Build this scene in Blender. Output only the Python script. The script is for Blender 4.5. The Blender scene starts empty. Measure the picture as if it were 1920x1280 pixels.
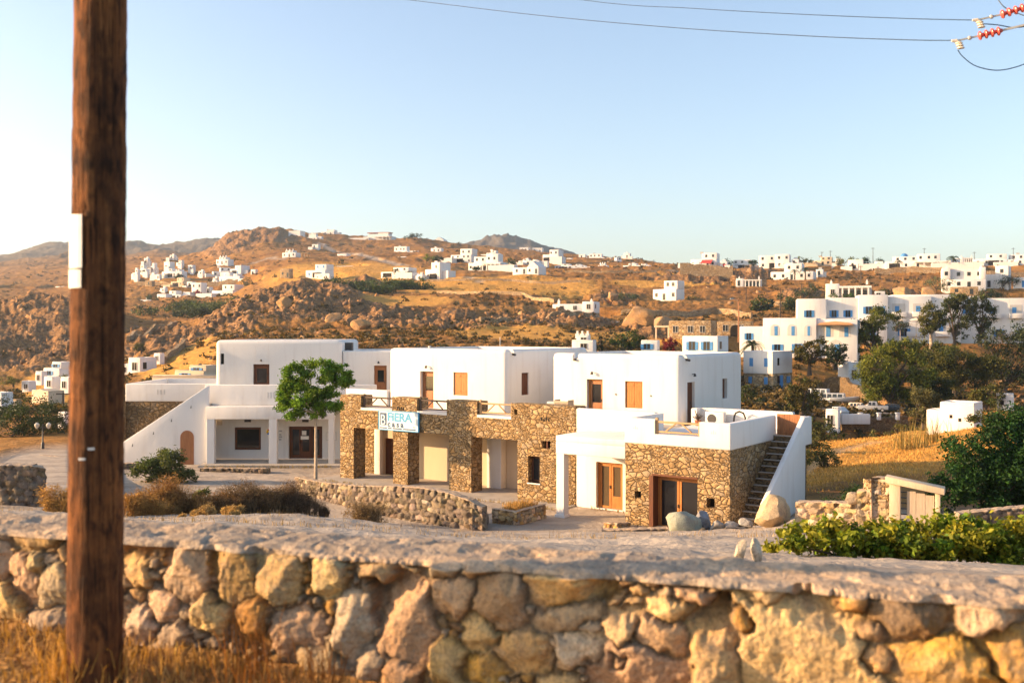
import bpy, bmesh, math, random
import numpy as np
from mathutils import Vector, Matrix, Euler
R = math.radians
rnd = random.Random(7)
rng = np.random.default_rng(11)
scene = bpy.context.scene
COL = scene.collection

# ---------------------------------------------------------------- camera
F = 1867.0            # focal length in photo pixels (35 mm on a 36 mm sensor)
CX, HY = 960.0, 620.0 # principal column and horizon row of the photograph
cam = bpy.data.cameras.new('camera')
cam.lens = 35.0; cam.sensor_width = 36.0; cam.shift_y = -20.0/1920
cam.clip_start = 0.1; cam.clip_end = 20000
cam.dof.use_dof = True; cam.dof.focus_distance = 55.0; cam.dof.aperture_fstop = 2.6
camo = bpy.data.objects.new('camera', cam); COL.objects.link(camo)
camo.location = (0, 0, 0); camo.rotation_euler = (R(90), 0, 0)
scene.camera = camo

# ---------------------------------------------------------------- sky, sun, exposure
SUN_AZ, SUN_EL = -90.0, 15.0      # azimuth clockwise from +Y (view direction)
world = bpy.data.worlds.new('World'); scene.world = world; world.use_nodes = True
wn = world.node_tree.nodes; wl = world.node_tree.links
bg = wn['Background']; bg.inputs['Strength'].default_value = 0.124
sky = wn.new('ShaderNodeTexSky'); sky.sky_type = 'NISHITA'; sky.sun_disc = False
sky.sun_elevation = R(SUN_EL); sky.sun_rotation = R(SUN_AZ)
sky.air_density = 1.0; sky.dust_density = 1.4; sky.ozone_density = 1.7; sky.altitude = 50
wl.new(sky.outputs[0], bg.inputs['Color'])
sl = bpy.data.lights.new('sun', 'SUN'); sl.energy = 4.7; sl.angle = R(0.5); sl.color = (1.0, 0.69, 0.39)
so = bpy.data.objects.new('sun', sl); COL.objects.link(so)
sd = Vector((math.sin(R(SUN_AZ))*math.cos(R(SUN_EL)), math.cos(R(SUN_AZ))*math.cos(R(SUN_EL)), math.sin(R(SUN_EL))))
so.rotation_euler = sd.to_track_quat('Z', 'Y').to_euler()
vs = scene.view_settings
scene.display_settings.display_device = 'sRGB'
vs.view_transform = 'Standard'; vs.look = 'None'; vs.exposure = 1.42; vs.gamma = 1.0; vs.use_curve_mapping = False
vs.use_white_balance = True; vs.white_balance_temperature = 7050; vs.white_balance_tint = 15
cy = scene.cycles
cy.use_denoising = True; cy.max_bounces = 6; cy.diffuse_bounces = 3; cy.glossy_bounces = 2
cy.transmission_bounces = 3; cy.transparent_max_bounces = 6; cy.volume_bounces = 0
cy.use_adaptive_sampling = True; cy.adaptive_threshold = 0.015
cy.caustics_reflective = False; cy.caustics_refractive = False

def W(px, py, d):
    return Vector(((px-CX)/F*d, d, (HY-py)/F*d))

# ---------------------------------------------------------------- materials
class N:
    def __init__(s, name, rough=0.9, spec=0.2):
        s.m = bpy.data.materials.new(name); s.m.use_nodes = True
        s.t = s.m.node_tree; s.b = s.t.nodes['Principled BSDF']
        s.b.inputs['Roughness'].default_value = rough
        s.b.inputs['Specular IOR Level'].default_value = spec
        s.tc = None
    def n(s, k): return s.t.nodes.new(k)
    def l(s, a, b): s.t.links.new(a, b)
    def put(s, inp, v):
        if hasattr(v, 'is_output'): s.l(v, inp)
        else:
            if isinstance(v, tuple) and len(v) == 3 and inp.type == 'RGBA': v = v + (1,)
            inp.default_value = v
    def co(s, kind='Object'):
        if s.tc is None: s.tc = s.n('ShaderNodeTexCoord')
        return s.tc.outputs[kind]
    def mapping(s, scale=(1,1,1), vec=None, rot=(0,0,0)):
        m = s.n('ShaderNodeMapping'); s.l(vec if vec is not None else s.co(), m.inputs[0])
        m.inputs['Scale'].default_value = scale; m.inputs['Rotation'].default_value = rot
        return m.outputs[0]
    def noise(s, scale, detail=4, rough=0.55, vec=None, dist=0.0, col=False):
        k = s.n('ShaderNodeTexNoise'); s.l(vec if vec is not None else s.co(), k.inputs['Vector'])
        k.inputs['Scale'].default_value = scale; k.inputs['Detail'].default_value = detail
        k.inputs['Roughness'].default_value = rough; k.inputs['Distortion'].default_value = dist
        return k.outputs['Color' if col else 'Fac']
    def vor(s, scale, feature='F1', vec=None, out='Distance', rnd_=1.0):
        k = s.n('ShaderNodeTexVoronoi'); k.feature = feature
        s.l(vec if vec is not None else s.co(), k.inputs['Vector']); k.inputs['Scale'].default_value = scale
        k.inputs['Randomness'].default_value = rnd_
        return k.outputs[out]
    def ramp(s, fac, stops):
        k = s.n('ShaderNodeValToRGB'); s.put(k.inputs[0], fac); e = k.color_ramp.elements
        while len(e) < len(stops): e.new(0.5)
        for q, (p, c) in zip(e, stops):
            q.position = p
            q.color = (c, c, c, 1) if isinstance(c, (int, float)) else tuple(c) + (1,)
        return k.outputs[0]
    def mix(s, fac, a, b, mode='MIX'):
        k = s.n('ShaderNodeMix'); k.data_type = 'RGBA'; k.blend_type = mode
        s.put(k.inputs[0], fac); s.put(k.inputs[6], a); s.put(k.inputs[7], b)
        return k.outputs[2]
    def math(s, op, a, b=0.0):
        k = s.n('ShaderNodeMath'); k.operation = op; s.put(k.inputs[0], a); s.put(k.inputs[1], b)
        return k.outputs[0]
    def attr(s, name='Col', out='Color'):
        k = s.n('ShaderNodeAttribute'); k.attribute_name = name; return k.outputs[out]
    def bump(s, h, strength=0.5, dist=0.05):
        k = s.n('ShaderNodeBump'); s.l(h, k.inputs['Height'])
        k.inputs['Strength'].default_value = strength; k.inputs['Distance'].default_value = dist
        s.l(k.outputs[0], s.b.inputs['Normal']); return k
    def color(s, v): s.put(s.b.inputs['Base Color'], v); return s
MAT = {}
def plain(name, col, rough=0.8, spec=0.25, var=0.12, scale=3.0, bump=0.0, metal=0.0):
    k = N(name, rough, spec)
    nz = k.noise(scale, 5, 0.6)
    lo = tuple(c*(1-var) for c in col); hi = tuple(min(1, c*(1+var)) for c in col)
    k.color(k.ramp(nz, [(0.3, lo), (0.7, hi)]))
    if bump: k.bump(k.noise(scale*6, 4), bump, 0.02)
    k.b.inputs['Metallic'].default_value = metal
    MAT[name] = k.m; return k.m

def make_materials():
    # whitewashed plaster
    def plaster(name, col, dirt=0.10):
        k = N(name, 0.92, 0.15)
        big = k.noise(0.35, 4, 0.6); fine = k.noise(3.0, 5, 0.65)
        st = k.noise(1.6, 4, 0.6, vec=k.mapping((1.2, 1.2, 0.12)))
        c = k.ramp(big, [(0.3, tuple(x*(1-dirt*0.5) for x in col)), (0.65, col)])
        c = k.mix(k.ramp(st, [(0.52, 0.0), (0.74, 0.5)]), c, (col[0]*0.8, col[1]*0.74, col[2]*0.68))
        dr = k.noise(2.4, 5, 0.7, vec=k.mapping((2.5, 2.5, 0.09)))
        c = k.mix(k.ramp(dr, [(0.62, 0.0), (0.76, 0.28)]), c, (col[0]*0.7, col[1]*0.67, col[2]*0.62))
        c = k.mix(k.ramp(fine, [(0.58, 0.0), (0.8, 0.18)]), c, (col[0]*0.8, col[1]*0.78, col[2]*0.74))
        k.color(c)
        h = k.math('ADD', k.math('MULTIPLY', big, 3.0), k.math('MULTIPLY', fine, 0.35))
        k.bump(h, 0.35, 0.05)
        MAT[name] = k.m
    plaster('plaster_white', (0.73, 0.70, 0.66))
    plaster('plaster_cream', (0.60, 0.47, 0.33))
    plaster('plaster_grey', (0.55, 0.53, 0.50))
    # rubble stone facing: irregular cells, dark raked joints, per-stone tints
    def rubble(name, scale, tint=(1, 1, 1), joint=(0.17, 0.115, 0.065), flat=1.6):
        k = N(name, 0.95, 0.1)
        wv = k.noise(2.6, 4, 0.65, col=True)
        base = k.mapping((1.0, 1.0, flat))
        vec = k.mix(0.30, base, wv, 'ADD')
        big = k.ramp(k.noise(1.6, 2, 0.5), [(0.47, 0.0), (0.5, 1.0)])
        eA = k.vor(scale*0.68, 'DISTANCE_TO_EDGE', vec); eB = k.vor(scale*1.55, 'DISTANCE_TO_EDGE', vec)
        edge = k.math('ADD', k.math('MULTIPLY', eA, big), k.math('MULTIPLY', eB, k.math('SUBTRACT', 1.0, big)))
        edge = k.math('SUBTRACT', edge, k.math('MULTIPLY', k.noise(3.0, 3), 0.03))
        cell = k.mix(big, k.vor(scale*1.55, 'F1', vec, 'Color'), k.vor(scale*0.68, 'F1', vec, 'Color'))
        sep = k.n('ShaderNodeSeparateColor'); k.l(cell, sep.inputs[0])
        T = lambda c: tuple(a*b for a, b in zip(c, tint))
        c = k.ramp(sep.outputs[0], [(0.0, T((0.27, 0.19, 0.11))), (0.22, T((0.47, 0.33, 0.18))), (0.45, T((0.60, 0.44, 0.26))),
                                    (0.62, T((0.43, 0.36, 0.28))), (0.8, T((0.66, 0.52, 0.34))), (1.0, T((0.50, 0.32, 0.15)))])
        fine = k.noise(9, 5, 0.65)
        c = k.mix(k.ramp(fine, [(0.35, 0.45), (0.6, 0.0)]), c, T((0.24, 0.18, 0.12)))
        j = k.ramp(edge, [(0.008, 0.0), (0.05, 1.0)])
        c = k.mix(j, k.mix(k.noise(2.0, 3), joint, T((0.28, 0.20, 0.12))), c)
        k.color(c)
        h = k.math('ADD', k.ramp(edge, [(0.0, 0.0), (0.07, 0.75), (0.35, 1.0)]), k.math('MULTIPLY', fine, 0.35))
        h = k.math('ADD', h, k.math('MULTIPLY', sep.outputs[1], 0.35))
        k.bump(h, 1.0, 0.09)
        MAT[name] = k.m
    rubble('rubble_warm', 4.2, (0.80, 0.72, 0.60), joint=(0.09, 0.065, 0.042))
    rubble('rubble_grey', 3.6, (0.50, 0.45, 0.39), joint=(0.09, 0.07, 0.05))
    rubble('rubble_far', 1.6, (0.9, 0.85, 0.78))
    # individual stones carrying their own tint
    def stones(name, nscale, bump=0.5):
        k = N(name, 0.93, 0.12)
        a = k.attr('Col')
        n1 = k.noise(nscale, 6, 0.65); n2 = k.noise(nscale*5, 4, 0.6)
        c = k.mix(k.ramp(n1, [(0.35, 0.55), (0.55, 0.0)]), a, (0.26, 0.20, 0.15))
        n3 = k.noise(nscale*9, 4, 0.7); sp = k.vor(nscale*2.2, 'F1', k.mix(0.25, k.co(), k.noise(nscale*3, 3, col=True), 'ADD'))
        c = k.mix(k.ramp(n3, [(0.38, 0.5), (0.52, 0.0)]), c, (0.14, 0.10, 0.07))
        c = k.mix(k.ramp(n3, [(0.6, 0.0), (0.75, 0.4)]), c, (0.72, 0.58, 0.42))
        c = k.mix(k.ramp(k.math('ADD', sp, k.math('MULTIPLY', n2, 0.5)), [(0.30, 0.55), (0.38, 0.0)]), c, (0.36, 0.34, 0.28))
        k.color(c)
        k.bump(k.math('ADD', n1, k.math('ADD', k.math('MULTIPLY', n2, 0.5), k.math('MULTIPLY', n3, 0.35))), bump, 0.03)
        MAT[name] = k.m
    stones('loose_stone', 7.0, 0.7)
    stones('field_stone', 3.5, 1.0)
    stones('hill_rock', 0.35, 1.0)
    # timber
    def wood(name, a, b, rough=0.55):
        k = N(name, rough, 0.3)
        g = k.noise(6, 5, 0.6, vec=k.mapping((5, 5, 0.35)))
        k.color(k.ramp(g, [(0.3, a), (0.7, b)])); k.bump(g, 0.3, 0.01)
        MAT[name] = k.m
    wood('wood_dark', (0.085, 0.028, 0.012), (0.16, 0.055, 0.022))
    wood('wood_honey', (0.33, 0.115, 0.025), (0.48, 0.20, 0.05))
    wood('wood_mid', (0.26, 0.10, 0.04), (0.40, 0.17, 0.07))
    wood('wood_grey', (0.36, 0.28, 0.20), (0.50, 0.40, 0.29), 0.85)
    wood('wood_rail_dark', (0.06, 0.04, 0.03), (0.12, 0.085, 0.06), 0.8)
    wood('wood_rail', (0.36, 0.22, 0.11), (0.50, 0.33, 0.18), 0.8)
    wood('wood_pale', (0.50, 0.38, 0.24), (0.62, 0.49, 0.34), 0.85)
    # creosoted pole
    k = N('pole_wood', 0.85, 0.15)
    g = k.noise(3.0, 6, 0.65, vec=k.mapping((14, 14, 0.5))); g2 = k.noise(2.2, 5, 0.6); g3 = k.noise(22, 3, 0.5, vec=k.mapping((1, 1, 0.45)))
    c = k.ramp(g, [(0.28, (0.085, 0.033, 0.015)), (0.5, (0.27, 0.10, 0.034)), (0.72, (0.44, 0.18, 0.062))])
    c = k.mix(k.ramp(g2, [(0.45, 0.0), (0.68, 0.7)]), c, (0.06, 0.032, 0.022))
    c = k.mix(k.ramp(g3, [(0.56, 0.0), (0.68, 0.8)]), c, (0.03, 0.016, 0.012))
    g4 = k.noise(5, 6, 0.7, vec=k.mapping((1, 1, 0.6)))
    c = k.mix(k.ramp(g4, [(0.42, 0.65), (0.55, 0.0)]), c, (0.045, 0.022, 0.014))
    g5 = k.noise(5, 4, 0.6, vec=k.mapping((26, 26, 0.7)))
    c = k.mix(k.ramp(g5, [(0.36, 0.85), (0.45, 0.0)]), c, (0.018, 0.01, 0.008))
    k.color(c); k.bump(k.math('ADD', k.math('ADD', g, g5), k.math('MULTIPLY', g3, 0.5)), 1.0, 0.03); MAT['pole_wood'] = k.m
    # glass in daylight: dark, mirror-like
    k = N('glass_dark', 0.06, 0.6); k.color((0.018, 0.018, 0.02)); MAT['glass_dark'] = k.m
    k = N('glass_amber', 0.12, 0.6); k.color((0.10, 0.07, 0.04)); MAT['glass_amber'] = k.m
    plain('void', (0.02, 0.017, 0.014), 0.9)
    plain('concrete', (0.40, 0.36, 0.31), 0.9, 0.1, 0.15, 1.5, 0.2)
    plain('metal_dark', (0.05, 0.045, 0.04), 0.5, 0.4, 0.1)
    plain('metal_grey', (0.34, 0.34, 0.33), 0.45, 0.4, 0.1)
    plain('metal_pale', (0.62, 0.56, 0.46), 0.4, 0.4, 0.15)
    plain('unit_white', (0.62, 0.61, 0.57), 0.6, 0.3, 0.06)
    plain('blue_paint', (0.06, 0.23, 0.48), 0.6, 0.3, 0.15)
    plain('red_porcelain', (0.62, 0.10, 0.075), 0.25, 0.5, 0.12, 8)
    plain('cable', (0.022, 0.05, 0.09), 0.5, 0.3, 0.05)
    plain('plate_white', (0.80, 0.78, 0.72), 0.45, 0.3, 0.08, 20)
    plain('terracotta', (0.36, 0.13, 0.07), 0.85)
    plain('rubber', (0.02, 0.02, 0.02), 0.85)
    plain('car_white', (0.52, 0.53, 0.53), 0.3, 0.5, 0.05)
    plain('car_silver', (0.36, 0.37, 0.38), 0.3, 0.5, 0.05)
    plain('canvas', (0.66, 0.55, 0.42), 0.9)
    plain('canvas_rust', (0.52, 0.27, 0.14), 0.9)
    plain('sign_white', (0.60, 0.70, 0.76), 0.5, 0.3, 0.03)
    plain('sign_blue', (0.055, 0.33, 0.58), 0.5, 0.3, 0.05)
    plain('sign_navy', (0.02, 0.07, 0.16), 0.5, 0.3, 0.05)
    plain('poster_red', (0.62, 0.06, 0.05)); plain('poster_yellow', (0.75, 0.50, 0.05))
    plain('poster_purple', (0.16, 0.06, 0.30)); plain('poster_blue', (0.05, 0.14, 0.42))
    plain('bark', (0.42, 0.33, 0.24), 0.95, 0.1, 0.25, 6, 0.5)
    plain('bark_dark', (0.10, 0.075, 0.055), 0.95, 0.1, 0.25, 6, 0.5)
    # foliage: tint from the leaf, light passing through
    def leaf(name, tr=0.35, rough=0.6):
        k = N(name, rough, 0.25); a = k.attr('Col'); k.color(a)
        t = k.n('ShaderNodeBsdfTranslucent'); k.l(k.mix(1.0, a, (1.0, 0.95, 0.45), 'MULTIPLY'), t.inputs[0])
        ms = k.n('ShaderNodeMixShader'); ms.inputs[0].default_value = tr
        k.l(k.b.outputs[0], ms.inputs[1]); k.l(t.outputs[0], ms.inputs[2])
        k.l(ms.outputs[0], k.t.nodes['Material Output'].inputs[0]); MAT[name] = k.m
    leaf('leaf'); leaf('straw', 0.3, 0.8)
    # terrain: cover fractions stored in the ground itself (dust, gold grass, rock, green)
    k = N('earth', 0.95, 0.08)
    cov = k.n('ShaderNodeSeparateColor'); k.l(k.attr('Cover'), cov.inputs[0])
    dust, gold, rock = cov.outputs[0], cov.outputs[1], cov.outputs[2]
    n1 = k.noise(0.045, 6, 0.62); n2 = k.noise(0.25, 6, 0.65); n3 = k.noise(1.6, 5, 0.65); n4 = k.noise(0.9, 5, 0.6, vec=k.mapping((1, 1, 3.0)))
    soil = k.ramp(n2, [(0.3, (0.10, 0.048, 0.018)), (0.5, (0.25, 0.115, 0.033)), (0.68, (0.40, 0.19, 0.05))])
    soil = k.mix(k.ramp(n1, [(0.38, 0.0), (0.62, 0.55)]), soil, (0.44, 0.23, 0.068))
    soil = k.mix(k.ramp(n3, [(0.54, 0.0), (0.7, 0.65)]), soil, (0.07, 0.06, 0.028))
    gcol = k.ramp(n4, [(0.3, (0.36, 0.175, 0.04)), (0.5, (0.56, 0.285, 0.065)), (0.7, (0.66, 0.375, 0.10))])
    gcol = k.mix(k.ramp(n3, [(0.6, 0.0), (0.78, 0.5)]), gcol, (0.20, 0.12, 0.05))
    rv = k.vor(0.35, 'DISTANCE_TO_EDGE', k.mix(0.5, k.co(), k.noise(0.5, 3, col=True), 'ADD'))
    rcol = k.ramp(n3, [(0.3, (0.13, 0.07, 0.032)), (0.5, (0.31, 0.165, 0.07)), (0.7, (0.44, 0.25, 0.115))])
    rcol = k.mix(k.ramp(rv, [(0.0, 0.75), (0.12, 0.0)]), rcol, (0.10, 0.07, 0.045))
    dcol = k.ramp(k.noise(1.1, 6, 0.65), [(0.3, (0.33, 0.275, 0.22)), (0.7, (0.50, 0.42, 0.33))])
    dcol = k.mix(k.ramp(k.noise(9, 4), [(0.6, 0.0), (0.75, 0.5)]), dcol, (0.25, 0.20, 0.155))
    dcol = k.mix(k.ramp(k.noise(0.5, 5, 0.6, vec=k.mapping((0.35, 1.6, 1), rot=(0, 0, 0.6))), [(0.45, 0.0), (0.62, 0.55)]), dcol, (0.25, 0.205, 0.16))
    c = k.mix(k.ramp(k.math('ADD', k.math('MULTIPLY', n2, 0.5), gold), [(0.6, 0.0), (0.9, 1.0)]), soil, gcol)
    c = k.mix(k.ramp(k.math('ADD', k.math('MULTIPLY', n3, 0.7), rock), [(0.75, 0.0), (0.95, 1.0)]), c, rcol)
    sy = k.n('ShaderNodeSeparateXYZ'); k.l(k.co(), sy.inputs[0])   # outer ridges: grey-green scrub tone that also paints in their shade
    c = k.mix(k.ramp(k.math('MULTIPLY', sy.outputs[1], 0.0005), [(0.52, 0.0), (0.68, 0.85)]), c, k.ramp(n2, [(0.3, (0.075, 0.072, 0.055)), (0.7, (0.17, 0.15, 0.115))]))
    c = k.mix(dust, c, dcol)
    k.color(c)
    h = k.math('ADD', k.math('MULTIPLY', n2, 3.0), k.math('MULTIPLY', n3, 0.8))
    h = k.math('ADD', h, k.math('MULTIPLY', k.math('MULTIPLY', rv, rock), 2.0))
    h = k.math('MULTIPLY', h, k.math('SUBTRACT', 1.0, k.math('MULTIPLY', dust, 0.8)))
    h = k.math('ADD', h, k.math('MULTIPLY', k.noise(7, 5, 0.65), 0.12))
    k.bump(h, 0.8, 0.5)
    MAT['earth'] = k.m
    # asphalt
    k = N('asphalt', 0.9, 0.2)
    k.color(k.ramp(k.noise(30, 4), [(0.3, (0.04, 0.04, 0.042)), (0.7, (0.075, 0.07, 0.068))])); k.bump(k.noise(60, 3), 0.4, 0.01); MAT['asphalt'] = k.m
make_materials()

# ---------------------------------------------------------------- mesh helpers
def children(o): return [c for c in bpy.data.objects if c.parent == o]
def meta(o, label=None, cat=None, group=None, kind=None):
    if label: o['label'] = label
    if cat: o['category'] = cat
    if group: o['group'] = group
    if kind: o['kind'] = kind
    return o
class Thing:
    """an Empty at the base of a thing; local frame = rotation about z"""
    def __init__(s, name, label, cat, loc, rz=0.0, group=None):
        s.o = bpy.data.objects.new(name, None); COL.objects.link(s.o)
        s.o.empty_display_size = 0.3
        s.o.location = loc; s.o.rotation_euler = (0, 0, rz); meta(s.o, label, cat, group)
        s.loc = Vector(loc); s.rz = rz
def link(name, me, mats, parent=None):
    for m in (mats if isinstance(mats, (list, tuple)) else [mats]):
        me.materials.append(MAT[m] if isinstance(m, str) else m)
    o = bpy.data.objects.new(name, me); COL.objects.link(o)
    if parent is not None: o.parent = parent.o if isinstance(parent, Thing) else parent
    return o
def smooth_by(me, ang=35):
    me.polygons.foreach_set('use_smooth', [True]*len(me.polygons))
    try: me.set_sharp_from_angle(angle=R(ang))
    except Exception: pass
class MB:
    def __init__(s): s.v = []; s.f = []; s.mi = []; s.org = (0, 0, 0)
    def add(s, vs, fs, m=0):
        k = len(s.v); s.v += [tuple(p) for p in vs]
        for f in fs: s.f.append([i+k for i in f]); s.mi.append(m)
        return s
    def box(s, x0, x1, y0, y1, z0, z1, m=0):
        vs = [(x0,y0,z0),(x1,y0,z0),(x1,y1,z0),(x0,y1,z0),(x0,y0,z1),(x1,y0,z1),(x1,y1,z1),(x0,y1,z1)]
        return s.add(vs, [(0,3,2,1),(4,5,6,7),(0,1,5,4),(1,2,6,5),(2,3,7,6),(3,0,4,7)], m)
    def bar(s, a, b, w, h=None, m=0):
        a = Vector(a); b = Vector(b); d = (b-a).normalized(); h = h or w
        up = Vector((0,0,1)) if abs(d.z) < 0.95 else Vector((0,1,0))
        x = d.cross(up).normalized()*w*0.5; y = x.cross(d).normalized()*h*0.5
        vs = [a-x-y, a+x-y, a+x+y, a-x+y, b-x-y, b+x-y, b+x+y, b-x+y]
        return s.add(vs, [(0,3,2,1),(4,5,6,7),(0,1,5,4),(1,2,6,5),(2,3,7,6),(3,0,4,7)], m)
    def tube(s, pts, rad, n=8, m=0, cap=True):
        pts = [Vector(p) for p in pts]; rad = rad if isinstance(rad, (list, tuple)) else [rad]*len(pts)
        rings = []; k0 = len(s.v)
        ref = None
        for i, p in enumerate(pts):
            d = (pts[min(i+1, len(pts)-1)]-pts[max(i-1, 0)]).normalized()
            if ref is None: ref = Vector((1,0,0)) if abs(d.x) < 0.9 else Vector((0,1,0))
            x = (ref - d*ref.dot(d)).normalized(); ref = x; y = d.cross(x)
            for q in range(n):
                a = 2*math.pi*q/n; s.v.append(tuple(p + (x*math.cos(a)+y*math.sin(a))*rad[i]))
        for i in range(len(pts)-1):
            for q in range(n):
                a = k0+i*n+q; b = k0+i*n+(q+1) % n
                s.f.append([a, b, b+n, a+n]); s.mi.append(m)
        if cap:
            s.f.append([k0+q for q in range(n)][::-1]); s.mi.append(m)
            s.f.append([k0+(len(pts)-1)*n+q for q in range(n)]); s.mi.append(m)
        return s
    def lathe(s, prof, n=12, m=0, c=(0,0,0)):
        k0 = len(s.v)
        for r, z in prof:
            for q in range(n):
                a = 2*math.pi*q/n; s.v.append((c[0]+r*math.cos(a), c[1]+r*math.sin(a), c[2]+z))
        for i in range(len(prof)-1):
            for q in range(n):
                a = k0+i*n+q; b = k0+i*n+(q+1) % n
                s.f.append([a, b, b+n, a+n]); s.mi.append(m)
        s.f.append([k0+q for q in range(n)][::-1]); s.mi.append(m)
        s.f.append([k0+(len(prof)-1)*n+q for q in range(n)]); s.mi.append(m)
        return s
    def prism(s, poly, axis, a, b, m=0):
        """poly in the two other axes (in x,y,z order), extruded along axis from a to b"""
        def P(u, w, t):
            return {'x': (t, u, w), 'y': (u, t, w), 'z': (u, w, t)}[axis]
        n = len(poly); vs = [P(u, w, a) for u, w in poly] + [P(u, w, b) for u, w in poly]
        fs = [list(range(n))[::-1], [n+i for i in range(n)]] + [[i, (i+1) % n, n+(i+1) % n, n+i] for i in range(n)]
        return s.add(vs, fs, m)
    def build(s, name, mats, parent=None, bevel=0.0, seg=2, smooth=None, recalc=True):
        me = bpy.data.meshes.new(name)
        o = s.org
        me.from_pydata([(p[0]-o[0], p[1]-o[1], p[2]-o[2]) for p in s.v], [], s.f)
        me.polygons.foreach_set('material_index', s.mi)
        if recalc or bevel:
            bm = bmesh.new(); bm.from_mesh(me)
            bmesh.ops.recalc_face_normals(bm, faces=bm.faces)
            if bevel:
                es = [e for e in bm.edges if len(e.link_faces) == 2 and e.calc_face_angle(0) > R(25)]
                bmesh.ops.bevel(bm, geom=es, offset=bevel, segments=seg, affect='EDGES', profile=0.5, clamp_overlap=True)
            bm.to_mesh(me); bm.free()
        if smooth or bevel: smooth_by(me, smooth if isinstance(smooth, (int, float)) and smooth > 1 else 40)
        return link(name, me, mats, parent)
def carve(o, boxes):
    """cut box-shaped openings (x0,x1,y0,y1,z0,z1 in the object's frame) out of a mesh"""
    cs = []
    for b in boxes:
        co = MB().box(*b).build('cutter', 'void', None); co.parent = o.parent
        co.location = o.location; co.rotation_euler = o.rotation_euler; cs.append(co)
        md = o.modifiers.new('b', 'BOOLEAN'); md.operation = 'DIFFERENCE'; md.object = co; md.solver = 'EXACT'
    bpy.context.view_layer.update()
    dg = bpy.context.evaluated_depsgraph_get()
    me = bpy.data.meshes.new_from_object(o.evaluated_get(dg))
    o.modifiers.clear(); old = o.data; o.data = me; bpy.data.meshes.remove(old)
    for co in cs:
        cm = co.data; bpy.data.objects.remove(co); bpy.data.meshes.remove(cm)
    smooth_by(me, 40); return o
def mesh_np(name, verts, faces, mats, parent=None, col=None, smooth=False, attr='Col'):
    verts = np.asarray(verts, np.float32); faces = np.asarray(faces, np.int32)
    me = bpy.data.meshes.new(name); k = faces.shape[1]; nf = len(faces)
    me.vertices.add(len(verts)); me.vertices.foreach_set('co', verts.ravel())
    me.loops.add(nf*k); me.loops.foreach_set('vertex_index', faces.ravel())
    me.polygons.add(nf); me.polygons.foreach_set('loop_start', np.arange(0, nf*k, k, dtype=np.int32))
    try: me.polygons.foreach_set('loop_total', np.full(nf, k, np.int32))
    except Exception: pass
    if smooth: me.polygons.foreach_set('use_smooth', np.ones(nf, bool))
    me.update(calc_edges=True)
    if col is not None:
        a = me.attributes.new(attr, 'FLOAT_COLOR', 'POINT')
        c4 = np.ones((len(verts), 4), np.float32); c4[:, :3] = col; a.data.foreach_set('color', c4.ravel())
    return link(name, me, mats, parent)
# lattice noise in numpy
_perm = rng.permutation(4096)
def vnoise(x, y, seed=0):
    xi = np.floor(x).astype(np.int64); yi = np.floor(y).astype(np.int64)
    xf = x-xi; yf = y-yi; u = xf*xf*xf*(xf*(xf*6-15)+10); v = yf*yf*yf*(yf*(yf*6-15)+10)
    def h(a, b): return _perm[(_perm[(a+seed*57) & 4095] + b*3 + seed*131) & 4095]/4095.0
    return (h(xi, yi)*(1-u)+h(xi+1, yi)*u)*(1-v) + (h(xi, yi+1)*(1-u)+h(xi+1, yi+1)*u)*v
def fbm(x, y, oct=5, seed=0, gain=0.5, ridged=False):
    a = 1.0; t = 0; s = 0
    for o in range(oct):
        n = vnoise(x, y, seed+o)
        if ridged: n = 1-np.abs(2*n-1)
        s = s + a*n; t += a; a *= gain; x = x*2.03+17.1; y = y*2.03+9.2
    return s/t
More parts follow.
